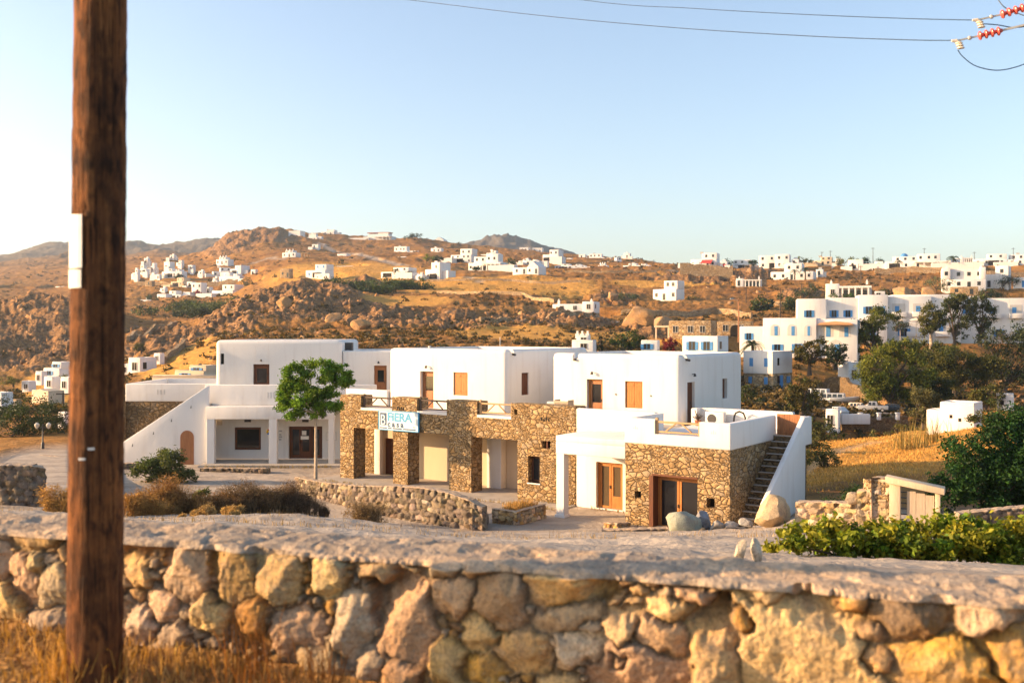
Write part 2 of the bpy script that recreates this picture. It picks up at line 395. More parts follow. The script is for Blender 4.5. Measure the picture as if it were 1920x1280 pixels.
# ---------------------------------------------------------------- far houses: columns x0..x1, rows top..base in the photograph, distance (m), yaw, style, window paint, label
HOUSES = [
 # village in the valley on the left
 (243,266,488,494,1000,20,'box','dark','tiny far white building under the blue ridge, just right of the pole'),
 (248,263,505,520,560,28,'step','dark','small white village house nearest the pole, lit on its left'),
 (262,281,497,514,575,28,'stepl','dark','white stepped house behind the one nearest the pole'),
 (282,294,493,508,590,25,'tower','dark','narrow white tower-like house at the top left of the village'),
 (307,327,491,505,585,30,'box','dark','white cube house topping the left village, above a long white house'),
 (303,353,504,521,550,24,'long','dark','long white house across the middle of the left village'),
 (293,303,514,525,545,30,'box','dark','tiny pale cottage left below the long white village house'),
 (320,357,521,538,525,30,'step','dark','white stepped house in the village centre with a cream lower wing'),
 (350,366,528,538,520,22,'box','dark','small white annex wedged between two village houses'),
 (359,386,530,555,500,22,'box','dark','tall white two-storey village house with red bougainvillea at its door'),
 (315,351,545,562,498,26,'stepl','dark','white house with outside steps, left of the bougainvillea house'),
 (294,321,551,566,492,24,'box','dark','low white house at the lower left edge of the village'),
 (397,456,534,560,490,26,'step','dark','wide white house at the lower right edge of the village, beside the rocks'),
 (261,290,562,572,470,18,'box','dark','low white wall-like house alone below the village'),
 (405,438,480,497,600,26,'castle','dark','white house with several little chimneys on the slope above the village'),
 (392,429,501,519,560,-24,'step','dark','white house whose grey shaded front faces right, upper right of the village'),
 (431,467,498,515,560,30,'tower','blue','white stepped house on the right of the upper village row'),
 (410,463,512,532,535,28,'long','blue','long two-part white house below the upper right village row'),
 (470,483,505,517,540,22,'box','dark','tiny white cottage at the right end of the village'),
 # summit and upper slopes
 (541,570,433,447,850,18,'box','dark','white villa block just under the brown summit'),
 (575,599,438,452,840,18,'two','dark','terraced white villa stepping down right of the summit villa'),
 (602,631,431,440,930,15,'step','dark','small white villas on the skyline right of the summit'),
 (681,742,437,451,880,15,'villa','dark','broad white villa with a brown roof band on the skyline'),
 (794,838,445,456,940,15,'chapel','dark','white church-like house on the crest, palest on the skyline'),
 (529,563,468,483,620,22,'castle','dark','white house with a chimney alone on the mid slope'),
 (565,581,474,483,615,22,'pergola','dark','stone pergola shelter beside the mid-slope white house'),
 (632,656,476,487,640,20,'box','dark','small white house alone in the brown fields'),
 (573,625,496,522,450,26,'step','blue','white two-storey house above the rocky ridge'),
 (525,549,504,521,460,24,'stone','dark','tan stone house left of the white house on the ridge'),
 (700,721,465,473,800,18,'box','dark','small low white house below the broad skyline villa'),
 (733,774,462,482,700,22,'two','dark','white villa with a dark balcony opening, middle of the hill'),
 (727,774,482,497,600,24,'box','dark','long low white house on a tan bank, middle of the hill'),
 (631,669,499,507,520,15,'box','dark','very low white building tucked behind orange rocks'),
 (687,701,520,531,420,30,'stone','dark','little ochre hut at the edge of the green thicket'),
 (714,781,502,521,440,26,'step','dark','pinkish white house with a palm in front, above the thicket'),
 (796,845,493,525,430,38,'tower','dark','tall white tower house with a wide shaded side wall'),
 (782,797,514,528,425,30,'box','dark','small white annex at the foot of the tower house'),
 (803,837,465,483,680,20,'two','dark','white house with shaded front, left of the rounded villa'),
 (845,895,467,494,560,24,'step','dark','white villa with veranda and raised right half, centre of the ridge'),
 (878,953,477,509,480,24,'villa','dark','large white villa with a long arcaded terrace, centre of the ridge'),
 (961,1024,491,515,430,30,'chapel','dark','low white house with a pointed gable above the golden field'),
 (972,1015,486,496,520,20,'long','dark','long white roofline behind the gabled house'),
 (1017,1057,469,491,600,24,'tower','dark','white stepped house on the ridge right of the gabled house'),
 (974,994,464,471,1000,15,'box','dark','small pale house at the foot of the far peak, left one'),
 (998,1020,465,473,1000,15,'box','dark','small pale house at the foot of the far peak, right one'),
 # right-hand ridge
 (1040,1101,495,505,520,15,'long','dark','very long low white building left on the right-hand ridge'),
 (1100,1138,476,491,700,20,'two','dark','white villa cluster at the left end of the right-hand skyline'),
 (1121,1142,493,505,515,25,'castle','dark','white house with a chimney in front of the skyline villa cluster'),
 (1146,1167,482,497,620,-20,'step','dark','small bluish white house among dark trees on the skyline'),
 (1169,1184,475,485,690,20,'box','dark','small white cube house highest on the falling skyline'),
 (1168,1221,494,506,500,22,'long','dark','low white house on a tan bank, left of the orange cliff'),
 (1035,1125,566,606,265,22,'arcblock','dark','two-storey white house with stone ground floor, alone above the rock face'),
 (1224,1282,527,564,330,40,'step','dark','white cubic house with chimney surrounded by dark shrubs'),
 (1072,1119,626,660,150,20,'castle','dark','stepped white house with crenellated top, peeping over the flat roofs'),
 (1202,1239,640,662,152,18,'box','blue','small white house behind the corner roof, left of the red bush'),
 (1279,1367,632,668,150,34,'box','blue','white cube house with blue shutters directly behind the corner roof'),
 (1254,1345,601,634,200,24,'stone','dark','flat-roofed ochre stone building with a pergola on its left'),
 (1345,1416,602,630,205,20,'stone','dark','grey stone ruin with an arch, right of the ochre stone building'),
 (1295,1351,475,503,480,24,'step','dark','white house with a dark red awning on the right skyline'),
 (1370,1423,487,505,480,20,'two','dark','low white house with grey roof between trees on the skyline'),
 (1423,1483,478,504,460,22,'hotel','dark','big white two-storey block on the right skyline'),
 (1445,1533,494,526,400,24,'tower2','dark','white terraced house with palms below the big skyline block'),
 (1380,1429,522,537,380,18,'arc','dark','long low white shelter with dark openings under a stone wall'),
 (1523,1564,482,498,470,22,'step','dark','cream skyline house between trees, right of the big block'),
 (1548,1634,532,562,260,20,'arc','dark','white house with chimneys and a columned veranda above the blue shuttered hotel'),
 (1590,1623,487,505,450,24,'box','dark','plain white skyline house behind a tan bank'),
 (1660,1781,477,505,440,20,'villa','dark','long white skyline villa with a blue dome and terraces'),
 (1825,1891,477,499,450,22,'step','dark','white skyline house with a flat pergola to its left'),
 (1889,1950,477,497,445,22,'two','dark','white skyline house cut by the right edge'),
 (1766,1847,502,542,320,20,'balcony','dark','white two-storey house with a deep shaded balcony, right slope'),
 (1846,1898,499,540,322,34,'tower','dark','white stepped house joined to the right of the balcony house'),
 (1782,1836,538,553,310,22,'stone','dark','tan stone store under the balcony house'),
 # right foreground slope
 (1393,1486,660,728,150,47,'split','blue','white house with stone ground floor and two slit windows, beside the corner roof'),
 (1578,1622,681,724,150,-30,'box','dark','bright white wall end standing on the stone retaining wall'),
 (1735,1842,756,812,91,38,'cube','dark','whitewashed cubic hut on the crest of the golden field'),
 (1868,1901,737,766,104,30,'crenel','dark','small white hut with a crenellated roof at the right edge'),
 (1548,1577,770,808,111,30,'box','dark','white gate wall in front of the parked cars'),
 (1873,1891,646,684,190,25,'belfry','dark','slim white chapel belfry among dark trees'),
 # left
 (81,131,680,708,165,26,'step','blue','white house with a blue door, left of the utility pole'),
 (66,87,698,720,160,26,'box','dark','little white porch house at the left, with open carport'),
 (82,112,708,732,142,30,'box','dark','plain white cube at the left, in front of the blue-door house'),
 (113,140,709,736,140,26,'box','dark','pinkish house half hidden behind the utility pole'),
 (59,125,728,753,125,36,'gable','dark','cream gabled shed with a grey shaded side, left of the pole'),
 (-20,21,738,772,115,26,'box','dark','white house cut by the left edge'),
 (108,132,776,804,95,24,'box','dark','small grey hut on the left slope just beside the pole'),
 (222,288,672,704,165,24,'tower','dark','white house with sloping walls on the hillside, right of the pole'),
 (288,307,664,681,170,24,'box','dark','tiny white cube hut above the sloping field wall'),
 (327,408,687,710,130,24,'step','blue','white house with blue openings seen over the low cream parapet'),
 (285,420,707,730,92,6,'box','none','long low cream parapet building right behind the stair wing'),
 (34,47,485,492,1500,15,'box','dark','faint hazy house high on the far left hill'),
 (67,94,505,513,1000,18,'long','dark','long hazy white house on the far left slope'),
 (12,31,532,542,800,18,'box','dark','hazy white house at the left edge, above the dark ridge'),
 (90,131,537,556,640,22,'step','dark','hazy white houses by the pole, behind the dark rocky ridge'),
 (3,38,553,568,620,20,'two','dark','hazy white house at the left edge on the dark ridge line'),
 (78,102,462,470,1950,15,'long','dark','faint villa on the hazy far left hilltop'),
 # more of the villages
 (270,281,484,493,640,26,'box','dark','tiny white house highest and leftmost above the left village'),
 (284,293,511,519,556,26,'box','dark','little white house between the two leftmost village groups'),
 (330,345,488,498,615,26,'step','dark','small white house on the brown slope just above the left village'),
 (352,366,497,507,585,26,'box','dark','white cube with tan bank behind it, upper centre of the village'),
 (386,399,538,549,505,26,'box','dark','small white house joined to the right of the bougainvillea house'),
 (352,361,548,558,498,24,'box','dark','small white kitchen annex left of the bougainvillea house'),
 (300,314,540,549,510,26,'box','dark','pale house with tan roof in the lower left village'),
 (272,290,526,535,530,22,'stone','dark','tan stone house at the left of the village behind the thicket'),
 (398,412,521,532,530,30,'stepl','dark','white house touching the left end of the long two-part house'),
 (440,452,531,541,520,24,'box','dark','tiny white house right below the long two-part house'),
 (372,384,508,517,565,26,'box','dark','small white house between the village centre and its right group'),
 (318,330,478,485,680,20,'box','dark','distant white house on the flank left of the summit hill'),
 (585,600,458,465,740,18,'box','dark','small white house halfway between summit villa and mid slope'),
 (655,672,446,452,900,15,'box','dark','tiny white villa on the skyline between summit and broad villa'),
 (745,760,452,459,900,15,'step','dark','small white house right next to the broad skyline villa'),
 (690,706,492,500,560,20,'box','dark','low white house right of the grey road on the mid slope'),
 (752,770,476,484,690,20,'box','dark','white cottage beneath the balcony villa, middle of the hill'),
 (848,862,484,493,570,26,'box','dark','white annex left of the rounded villa on the ridge'),
 (912,934,470,480,640,22,'step','dark','white house behind the arcaded terrace villa'),
 (1060,1075,484,492,640,22,'box','dark','small white house left of the skyline villa cluster'),
 (1085,1100,477,485,720,20,'box','dark','smallest white house at the far left of the right skyline'),
 (1300,1318,494,505,470,22,'box','dark','white annex below the house with the dark red awning'),
 (1350,1366,490,502,475,22,'box','dark','bluish white house between awning house and grey roof house'),
 (1484,1500,486,496,455,22,'box','dark','small white house right against the big skyline block'),
 (1530,1546,505,516,410,24,'box','dark','white outbuilding right of the terraced house with palms'),
 (1566,1582,485,497,460,22,'box','dark','plain white house half hidden by olive trees on the skyline'),
 (1640,1658,490,503,445,22,'box','dark','small white house just left of the long skyline villa'),
 (1782,1806,484,500,440,22,'two','dark','white house under the skyline palm'),
 (1800,1824,482,492,446,18,'arc','dark','flat white pergola terrace on the right skyline'),
 (1900,1935,520,540,318,28,'box','blue','white house cut by the right edge below the skyline'),
 (1640,1662,546,560,262,20,'box','dark','small white roof house above the middle of the hotel'),
 (40,66,716,734,150,28,'box','dark','low white house left of the little porch house'),
 (20,40,748,764,118,26,'stone','dark','low stone store beside the house at the left edge'),
]
HOTEL = [(1495,1560,556,640,196), (1560,1640,560,640,196), (1640,1700,556,640,196), (1700,1790,552,640,196)]
PADS = []
for (x0, x1, yt, yb, d, yaw, st, wc, lb) in HOUSES:
    w = (x1-x0)/F*d
    PADS.append((((x0+x1)/2-CX)/F*d, d+w*0.25, max(2.0, w*0.62), (HY-yb)/F*d))
PADS += [((1640-CX)/F*196, 200, 14, (HY-640)/F*196), ((1560-CX)/F*196, 200, 9, (HY-640)/F*196), ((1720-CX)/F*196, 200, 12, (HY-642)/F*196), ((1480-CX)/F*172, 177, 11, (HY-668)/F*172),
         ((1800-CX)/F*196, 200, 12, (HY-642)/F*196), ((1420-CX)/F*172, 178, 8, (HY-668)/F*172), ((1560-CX)/F*172, 178, 8, (HY-668)/F*172)]
# ---------------------------------------------------------------- terrain: real heights on a fan of (bearing, distance)
GZ = -8.9
COLS = {
 -400: [(50,905),(60,868),(70,848),(100,795),(130,755),(160,720),(190,695),(220,650),(260,595),(300,562),(340,580),(400,590),(500,560),(700,530),(1000,505),(1600,490),(1700,482),(3000,575)],
 0:   [(50,900),(60,866),(70,846),(100,795),(130,757),(160,722),(190,695),(220,655),(260,598),(300,562),(340,580),(400,590),(500,560),(700,530),(1000,505),(1600,488),(2200,478),(3000,575)],
 70:  [(50,900),(60,866),(70,846),(100,792),(130,755),(160,720),(190,693),(220,655),(255,598),(290,557),(340,580),(400,590),(500,560),(700,530),(1000,503),(1500,484),(2000,462),(3000,575)],
 125: [(50,900),(60,866),(70,846),(100,790),(130,752),(160,716),(190,690),(220,652),(250,600),(280,554),(340,580),(400,588),(500,558),(700,528),(1000,500),(1500,480),(2000,452),(3000,575)],
 180: [(50,905),(60,882),(70,856),(100,790),(130,750),(160,712),(190,684),(220,648),(260,596),(300,562),(340,580),(400,580),(500,553),(640,515),(1000,496),(1500,480),(2200,456),(3000,575)],
 240: [(50,952),(60,897),(72,851),(100,786),(130,745),(160,704),(190,674),(220,642),(260,620),(320,598),(380,578),(440,563),(500,548),(560,530),(640,510),(750,498),(1000,490),(1400,482),(1850,447),(3000,575)],
 300: [(50,952),(60,897),(72,851),(100,786),(130,738),(160,692),(190,661),(220,635),(260,618),(320,599),(380,580),(440,565),(500,548),(560,526),(640,506),(750,490),(1000,482),(1400,478),(1850,464),(3000,575)],
 400: [(50,952),(60,897),(72,851),(100,786),(130,728),(160,668),(190,640),(220,618),(250,600),(290,595),(340,594),(400,576),(450,560),(500,543),(560,520),(640,500),(750,480),(880,464),(1100,480),(1500,480),(1900,438),(3000,575)],
 430: [(50,952),(60,897),(72,851),(100,786),(130,726),(160,662),(190,634),(220,608),(245,586),(275,573),(320,585),(400,570),(450,556),(500,538),(560,515),(640,492),(750,466),(880,434),(1000,446),(1500,470),(1900,446),(3000,575)],
 490: [(50,952),(60,897),(72,851),(100,786),(130,722),(160,652),(200,622),(240,590),(280,560),(310,548),(350,557),(400,545),(450,532),(500,515),(560,503),(640,488),(750,457),(880,418),(1000,430),(1500,460),(1900,450),(3000,575)],
 560: [(50,952),(60,897),(72,851),(100,786),(130,718),(160,648),(200,622),(240,588),(280,550),(310,530),(340,528),(380,535),(420,525),(470,515),(500,506),(600,485),(750,464),(880,430),(1000,440),(1500,470),(1900,470),(3000,575)],
 640: [(50,952),(60,897),(72,851),(100,786),(130,716),(160,645),(200,622),(240,592),(280,560),(310,542),(340,534),(380,531),(420,522),(500,506),(600,488),(750,466),(900,440),(1050,450),(1500,480),(1900,480),(3000,575)],
 720: [(50,952),(60,897),(72,851),(100,786),(130,716),(160,645),(200,624),(240,598),(280,576),(320,557),(360,545),(400,528),(450,515),(500,503),(600,486),(750,467),(900,445),(1050,455),(1500,480),(1900,485),(3000,575)],
 800: [(50,952),(60,897),(72,851),(100,786),(130,716),(160,645),(200,622),(240,600),(280,579),(320,560),(360,546),(400,528),(450,513),(500,500),(600,483),(750,467),(950,450),(1100,464),(1500,480),(2000,474),(3000,575)],
 860: [(50,952),(60,897),(72,851),(100,786),(130,716),(160,645),(200,623),(240,601),(280,580),(320,560),(360,547),(400,529),(450,513),(500,500),(600,484),(750,470),(950,458),(1100,468),(1500,480),(2000,463),(3000,575)],
 900: [(50,952),(60,897),(72,851),(100,786),(130,716),(160,645),(200,624),(240,602),(280,581),(320,561),(360,548),(400,529),(450,513),(500,501),(600,486),(750,473),(950,464),(1200,478),(1500,480),(2000,447),(3000,575)],
 935: [(50,952),(60,897),(72,851),(100,786),(130,716),(160,645),(200,624),(240,602),(280,581),(320,561),(360,548),(400,530),(450,514),(500,502),(600,487),(750,475),(950,466),(1200,478),(1500,480),(2000,432),(3000,575)],
 1000:[(50,952),(60,897),(72,851),(100,786),(130,716),(160,646),(200,624),(240,602),(280,582),(320,562),(360,549),(400,531),(450,514),(500,503),(600,488),(750,477),(950,470),(1200,480),(1500,482),(2000,450),(3000,575)],
 1060:[(50,952),(60,897),(72,851),(100,786),(130,716),(160,648),(200,626),(240,604),(280,586),(320,566),(360,550),(400,532),(450,516),(500,504),(600,491),(750,483),(950,477),(1200,484),(1500,486),(2000,464),(3000,575)],
 1100:[(50,952),(60,897),(72,851),(100,786),(130,717),(160,652),(200,630),(240,608),(280,588),(320,568),(360,551),(400,532),(450,516),(500,504),(600,493),(750,485),(900,480),(1200,490),(1500,490),(2000,474),(3000,575)],
 1200:[(50,952),(60,897),(72,851),(100,786),(130,722),(160,672),(200,640),(240,612),(280,588),(320,568),(360,550),(400,532),(450,515),(500,503),(600,494),(750,489),(1000,500),(3000,575)],
 1300:[(50,952),(60,897),(72,851),(100,790),(130,735),(160,688),(200,645),(240,614),(280,587),(320,566),(360,548),(400,530),(450,515),(500,503),(600,504),(800,520),(3000,575)],
 1440:[(50,952),(60,890),(72,850),(90,805),(110,772),(130,748),(160,716),(190,662),(220,626),(260,596),(300,572),(340,552),(380,535),(420,518),(460,507),(500,501),(600,507),(800,530),(3000,575)],
 1500:[(50,940),(62,912),(72,880),(82,848),(92,830),(108,834),(113,800),(117,778),(130,752),(160,728),(180,688),(200,652),(230,622),(260,593),(300,570),(340,550),(380,532),(420,516),(460,505),(500,499),(600,507),(800,530),(3000,575)],
 1560:[(50,940),(62,905),(72,870),(82,838),(92,826),(102,840),(110,842),(113,800),(116,776),(130,762),(150,750),(160,738),(180,690),(200,650),(230,620),(260,592),(300,569),(340,549),(380,529),(420,515),(460,504),(500,498),(600,506),(800,530),(3000,575)],
 1700:[(50,935),(62,895),(72,860),(82,830),(92,812),(102,830),(110,838),(113,798),(116,774),(135,758),(150,743),(165,712),(185,680),(200,650),(230,618),(260,591),(300,564),(340,545),(380,526),(420,511),(460,501),(500,495),(600,505),(800,530),(3000,575)],
 1820:[(50,925),(62,880),(72,845),(80,818),(88,799),(100,803),(130,768),(160,722),(185,685),(200,657),(230,622),(260,594),(300,566),(340,545),(380,526),(420,510),(460,499),(500,492),(600,505),(800,530),(3000,575)],
 1920:[(50,915),(62,865),(72,825),(80,803),(87,790),(100,795),(130,765),(160,722),(185,686),(200,660),(230,625),(260,598),(300,570),(340,545),(380,525),(420,508),(460,498),(500,491),(600,505),(800,530),(3000,575)],
 2300:[(50,915),(62,865),(72,825),(80,803),(87,790),(100,795),(130,765),(160,722),(185,686),(200,660),(230,625),(260,598),(300,570),(340,545),(380,525),(420,508),(460,498),(500,491),(600,505),(800,530),(3000,575)],
}
BROW = [(-400,950),(0,955),(125,962),(240,970),(480,962),(600,968),(720,982),(900,1000),(1000,1004),(1200,1002),(1330,990),(1440,984),(1560,985),(1700,990),(1920,985),(2300,985)]
WTOP = [(-400,945),(0,965),(230,978),(600,1003),(960,1012),(1440,1040),(1920,1062),(2300,1085)]
D38 = [(-400,925),(0,925),(125,935),(200,960),(215,962),(240,960),(520,962),(620,970),(700,998),(1440,990),(1500,960),(1560,958),(1920,952),(2300,952)]  # row at 44 m
NT, ND = 860, 560
TT = np.concatenate([np.linspace(-1.5, -0.60, 50)[:-1], np.linspace(-0.60, 0.60, NT-98), np.linspace(0.60, 1.5, 50)[1:]])
DD = np.geomspace(5.6, 3000, ND)
def col_profile(px):
    ks = sorted(COLS); out = []
    for kx in ks:
        nodes = COLS[kx]
        yw = np.interp(kx, *zip(*WTOP)); yb = np.interp(kx, *zip(*BROW)); y44 = np.interp(kx, *zip(*D38))
        nd = [(5.6, yw+26), (8, yw+9), (12, yw*0.8+yb*0.2+5), (20, yw*0.4+yb*0.6+4), (28, yw*0.15+yb*0.85+3), (38, yb), (44, y44)] + nodes
        d = np.array([a for a, b in nd], float); y = np.array([b for a, b in nd], float)
        z = (HY-y)/F*d
        # monotone-ish cubic through (log d, z)
        out.append(np.interp(np.log(DD), np.log(d), z))
    A = np.array(out)                       # columns x ND
    B = np.empty((len(px), ND))
    for j in range(ND): B[:, j] = np.interp(px, ks, A[:, j])
    return B
PXS = CX + F*TT
HGT = col_profile(PXS)
def blur(A, n, axis):
    k = np.hanning(n+2)[1:-1]; k /= k.sum(); pad = n//2
    P = np.pad(A, [(pad, pad) if a == axis else (0, 0) for a in (0, 1)], mode='edge')
    return np.apply_along_axis(lambda v: np.convolve(v, k, 'valid'), axis, P)
far = np.clip((DD-130)/40, 0, 1)[None, :]
HGT = HGT*(1-far) + blur(blur(HGT, 9, 1), 25, 0)*far
HGT = blur(HGT, 5, 1)*0.6 + HGT*0.4
GX = TT[:, None]*DD[None, :]; GY = np.broadcast_to(DD[None, :], GX.shape)
PXG = np.broadcast_to(PXS[:, None], GX.shape)
# ground cover fields
def ell(cx, cd, rx, rd, soft=0.5):
    q = ((PXG-cx)/rx)**2 + ((np.log(GY)-np.log(cd))/rd)**2
    return np.clip((1-np.sqrt(q))/soft, 0, 1)
rock = np.zeros_like(GX); gold = np.zeros_like(GX); dust = np.zeros_like(GX)
wob = fbm(GX*0.02, GY*0.02, 4, 3)
def mx(A, B): return np.maximum(A, B*np.clip(wob*1.5+0.25, 0, 1))
for e in [(40,240,150,.35),(150,240,120,.3),(520,270,170,.28),(600,300,120,.2),(430,230,80,.25),(700,235,130,.2),(860,225,110,.18),(470,840,130,.14),(430,780,60,.15),
          (700,395,90,.08),(1230,225,90,.12),(1160,330,70,.1),(1350,420,180,.07),(1500,330,60,.1),(1680,300,90,.1),(1000,240,120,.15),(935,1950,90,.1),(300,210,110,.2),(1100,235,60,.1)]:
    rock = mx(rock, ell(*e))
for e in [(930,380,260,.16),(1000,350,160,.1),(760,300,120,.12),(1650,80,260,.32),(1540,76,140,.3),(1900,80,170,.25),(1000,190,230,.15),(1200,200,120,.1),(330,170,110,.25),
          (120,150,120,.3),(1300,430,110,.05),(1250,395,140,.05),(640,470,200,.2),(1880,270,80,.15)]:
    gold = np.maximum(gold, ell(*e))
nearm = np.clip((46-GY)/4, 0, 1)
yard = ((PXG > 225) & (PXG < 1452) & (GY > 40) & (GY < 76)).astype(float)
dust = np.maximum(nearm, yard)
dust = np.maximum(dust, ell(120, 55, 170, .35, .3)); dust = np.maximum(dust, ell(1630, 126, 190, .1, .2)*0.7)
lanes = [((505,545),(560,470),(620,520),(700,560)), ]
# relief
am = np.clip((GY-75)/140, 0, 1)
relief = (fbm(GX*0.012, GY*0.012, 5, 20)-0.5)*7*am*np.clip(GY/400, 0.3, 1)
rr = fbm(GX*0.05, GY*0.05, 5, 40, 0.55, True); rr2 = fbm(GX*0.16, GY*0.16, 4, 50, 0.6, True)
rr3 = fbm(GX*0.45, GY*0.45, 3, 57, 0.6, True)
relief += rock*am*((rr-0.55)*6.5*np.clip(GY/300, 0.5, 1.8) + (rr2-0.55)*2.6 + (rr3-0.55)*1.1)
relief += (1-gold)*am*((rr2-0.55)*1.2+(rr3-0.55)*0.7)
relief += (fbm(GX*0.2, GY*0.2, 4, 60)-0.5)*1.0*am*(1-0.7*gold)
farr = np.clip((GY-700)/600, 0, 1)
relief += farr*(fbm(GX*0.004, GY*0.004, 6, 80, 0.58, True)-0.72)*42
nr = np.clip((44-GY)/6, 0, 1)*np.clip((GY-6)/6, 0, 1)
relief += nr*((fbm(GX*0.35, GY*0.35, 4, 90)-0.5)*0.34 + (fbm(GX*1.6, GY*1.6, 3, 95)-0.5)*0.10)
ter = np.clip((GY-47)/10, 0, 1)*(1-am)*np.clip((PXG-1480)/40, 0, 1)
relief += ter*(fbm(GX*0.25, GY*0.25, 4, 99)-0.5)*0.7
HGT = HGT + relief
tz = np.clip(ell(940, 385, 290, .2)+ell(1250, 400, 220, .2)+ell(1100, 320, 260, .15)+ell(720, 520, 240, .2)*0.8+ell(1700, 420, 220, .12)*0.7, 0, 1)*np.clip(wob*2.2-0.3, 0, 1)
fr = (HGT/2.6+0.8*fbm(GX*0.01, GY*0.01, 2, 33)) % 1.0
HGT = HGT + tz*(np.clip((fr-0.72)/0.28, 0, 1)-fr)*2.6*0.75
def lane(pts, wd, amt):
    global dust
    P = [((px-CX)/F*d, d) for px, d in pts]
    for (x0, y0), (x1, y1) in zip(P[:-1], P[1:]):
        L2 = (x1-x0)**2+(y1-y0)**2; q = np.clip(((GX-x0)*(x1-x0)+(GY-y0)*(y1-y0))/L2, 0, 1)
        dd = np.hypot(GX-x0-q*(x1-x0), (GY-y0-q*(y1-y0)))
        dust = np.maximum(dust, np.clip(1.6-dd/wd, 0, 1)*amt)
lane([(600, 800), (640, 720), (690, 610), (705, 560), (760, 520)], 3.0, 0.8); lane([(500, 640), (540, 600), (640, 585), (705, 570)], 2.2, 0.6)
lane([(840, 430), (880, 420), (900, 400)], 1.6, 0.8); lane([(1125, 250), (1150, 245), (1190, 240)], 1.8, 0.8); lane([(1400, 150), (1440, 140), (1490, 142)], 2.2, 0.9)
lane([(420, 560), (450, 600), (520, 640)], 2.0, 0.7); lane([(1180, 470), (1300, 440), (1420, 430), (1600, 440)], 2.0, 0.6); lane([(1640, 86), (1560, 78), (1500, 68)], 0.8, 0.35)
for (hx, hd, hr, hz) in PADS:
    q = np.sqrt((GX-hx)**2+((GY-hd))**2)/hr
    w_ = np.clip(2.2-q*1.2, 0, 1); w_ = w_*w_*(3-2*w_)
    HGT = HGT*(1-w_)+(hz-0.15)*w_
HGT = np.where(yard > 0, np.minimum(HGT, np.maximum(HGT, GZ)*0+np.where(GY > 45.5, GZ, HGT)), HGT)
def ground(x, y):
    d = max(y, 5.7); t = np.clip(x/d, -1.49, 1.49)
    fi = np.interp(t, TT, np.arange(len(TT))); fj = np.interp(math.log(d), np.log(DD), np.arange(ND))
    i = min(int(fi), len(TT)-2); j = min(int(fj), ND-2); a = fi-i; b = fj-j
    return float((HGT[i, j]*(1-a)+HGT[i+1, j]*a)*(1-b) + (HGT[i, j+1]*(1-a)+HGT[i+1, j+1]*a)*b)
def on(px, d, dz=0.0):
    x = (px-CX)/F*d; return Vector((x, d, ground(x, d)+dz))
V = np.stack([GX, GY, HGT], -1).reshape(-1, 3)
ii = np.arange(len(TT)-1)[:, None]*ND + np.arange(ND-1)[None, :]
Fq = np.stack([ii, ii+ND, ii+ND+1, ii+1], -1).reshape(-1, 4)
cover = np.stack([dust, np.clip(gold, 0, 1), np.clip(rock, 0, 1)], -1).reshape(-1, 3)
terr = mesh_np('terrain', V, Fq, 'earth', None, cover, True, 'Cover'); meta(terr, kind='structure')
# verge in front of the wall and the road the picture was taken from
def verge_z(x, y): return -1.5 - 0.05*(x+1.8) + 0.05*(fbm(np.array([x*1.3]), np.array([y*1.3]), 3, 7)[0]-0.5)
nx, ny = 160, 40
vx = np.linspace(-14, 12, nx); vy = np.linspace(0, 1, ny)
VV = []; 
for x in vx:
    y1 = 4.29-0.3*x+0.25; y0 = min(2.6-0.3*x, y1-0.5)
    for q in vy:
        y = y0+(y1-y0)*q; VV.append((x, y, -1.5-0.05*(x+1.8) - 0.12*(1-q)))
VV = np.array(VV); VV[:, 2] += (fbm(VV[:, 0]*2, VV[:, 1]*2, 4, 7)-0.5)*0.12
ii = np.arange(nx-1)[:, None]*ny + np.arange(ny-1)[None, :]
vg = mesh_np('verge', VV, np.stack([ii, ii+ny, ii+ny+1, ii+1], -1).reshape(-1, 4), 'earth', None, np.tile([0.1, 0.5, 0.0], (len(VV), 1)), True, 'Cover')
meta(vg, kind='structure')
# the bank right behind the wall, up to the terrain's first row
nx, ny = 120, 14; VV = []
for x in np.linspace(-9, 9.2, nx):
    y0 = 4.29-0.3*x+0.30; y1 = max(6.2, y0+0.05); za = -1.42; 
    for q in np.linspace(0, 1, ny):
        y = y0+(y1-y0)*q; VV.append((x, y, za*(1-q)+(ground(x*1.0, 6.2)-0.05)*q if y1 > y0+0.1 else za))
VV = np.array(VV); VV[:, 2] += (fbm(VV[:, 0]*2, VV[:, 1]*2, 4, 9)-0.6)*0.06
ii = np.arange(nx-1)[:, None]*ny + np.arange(ny-1)[None, :]
bk = mesh_np('bank', VV, np.stack([ii, ii+ny, ii+ny+1, ii+1], -1).reshape(-1, 4), 'earth', None, np.tile([1.0, 0.0, 0.0], (len(VV), 1)), True, 'Cover'); meta(bk, kind='structure')
m = MB(); m.add([(-14, 6.9, -1.05), (12, -1.0, -2.35), (12, -8, -2.35), (-14, -1, -1.05)], [(0, 3, 2, 1)])
meta(m.build('road', 'asphalt'), kind='structure')
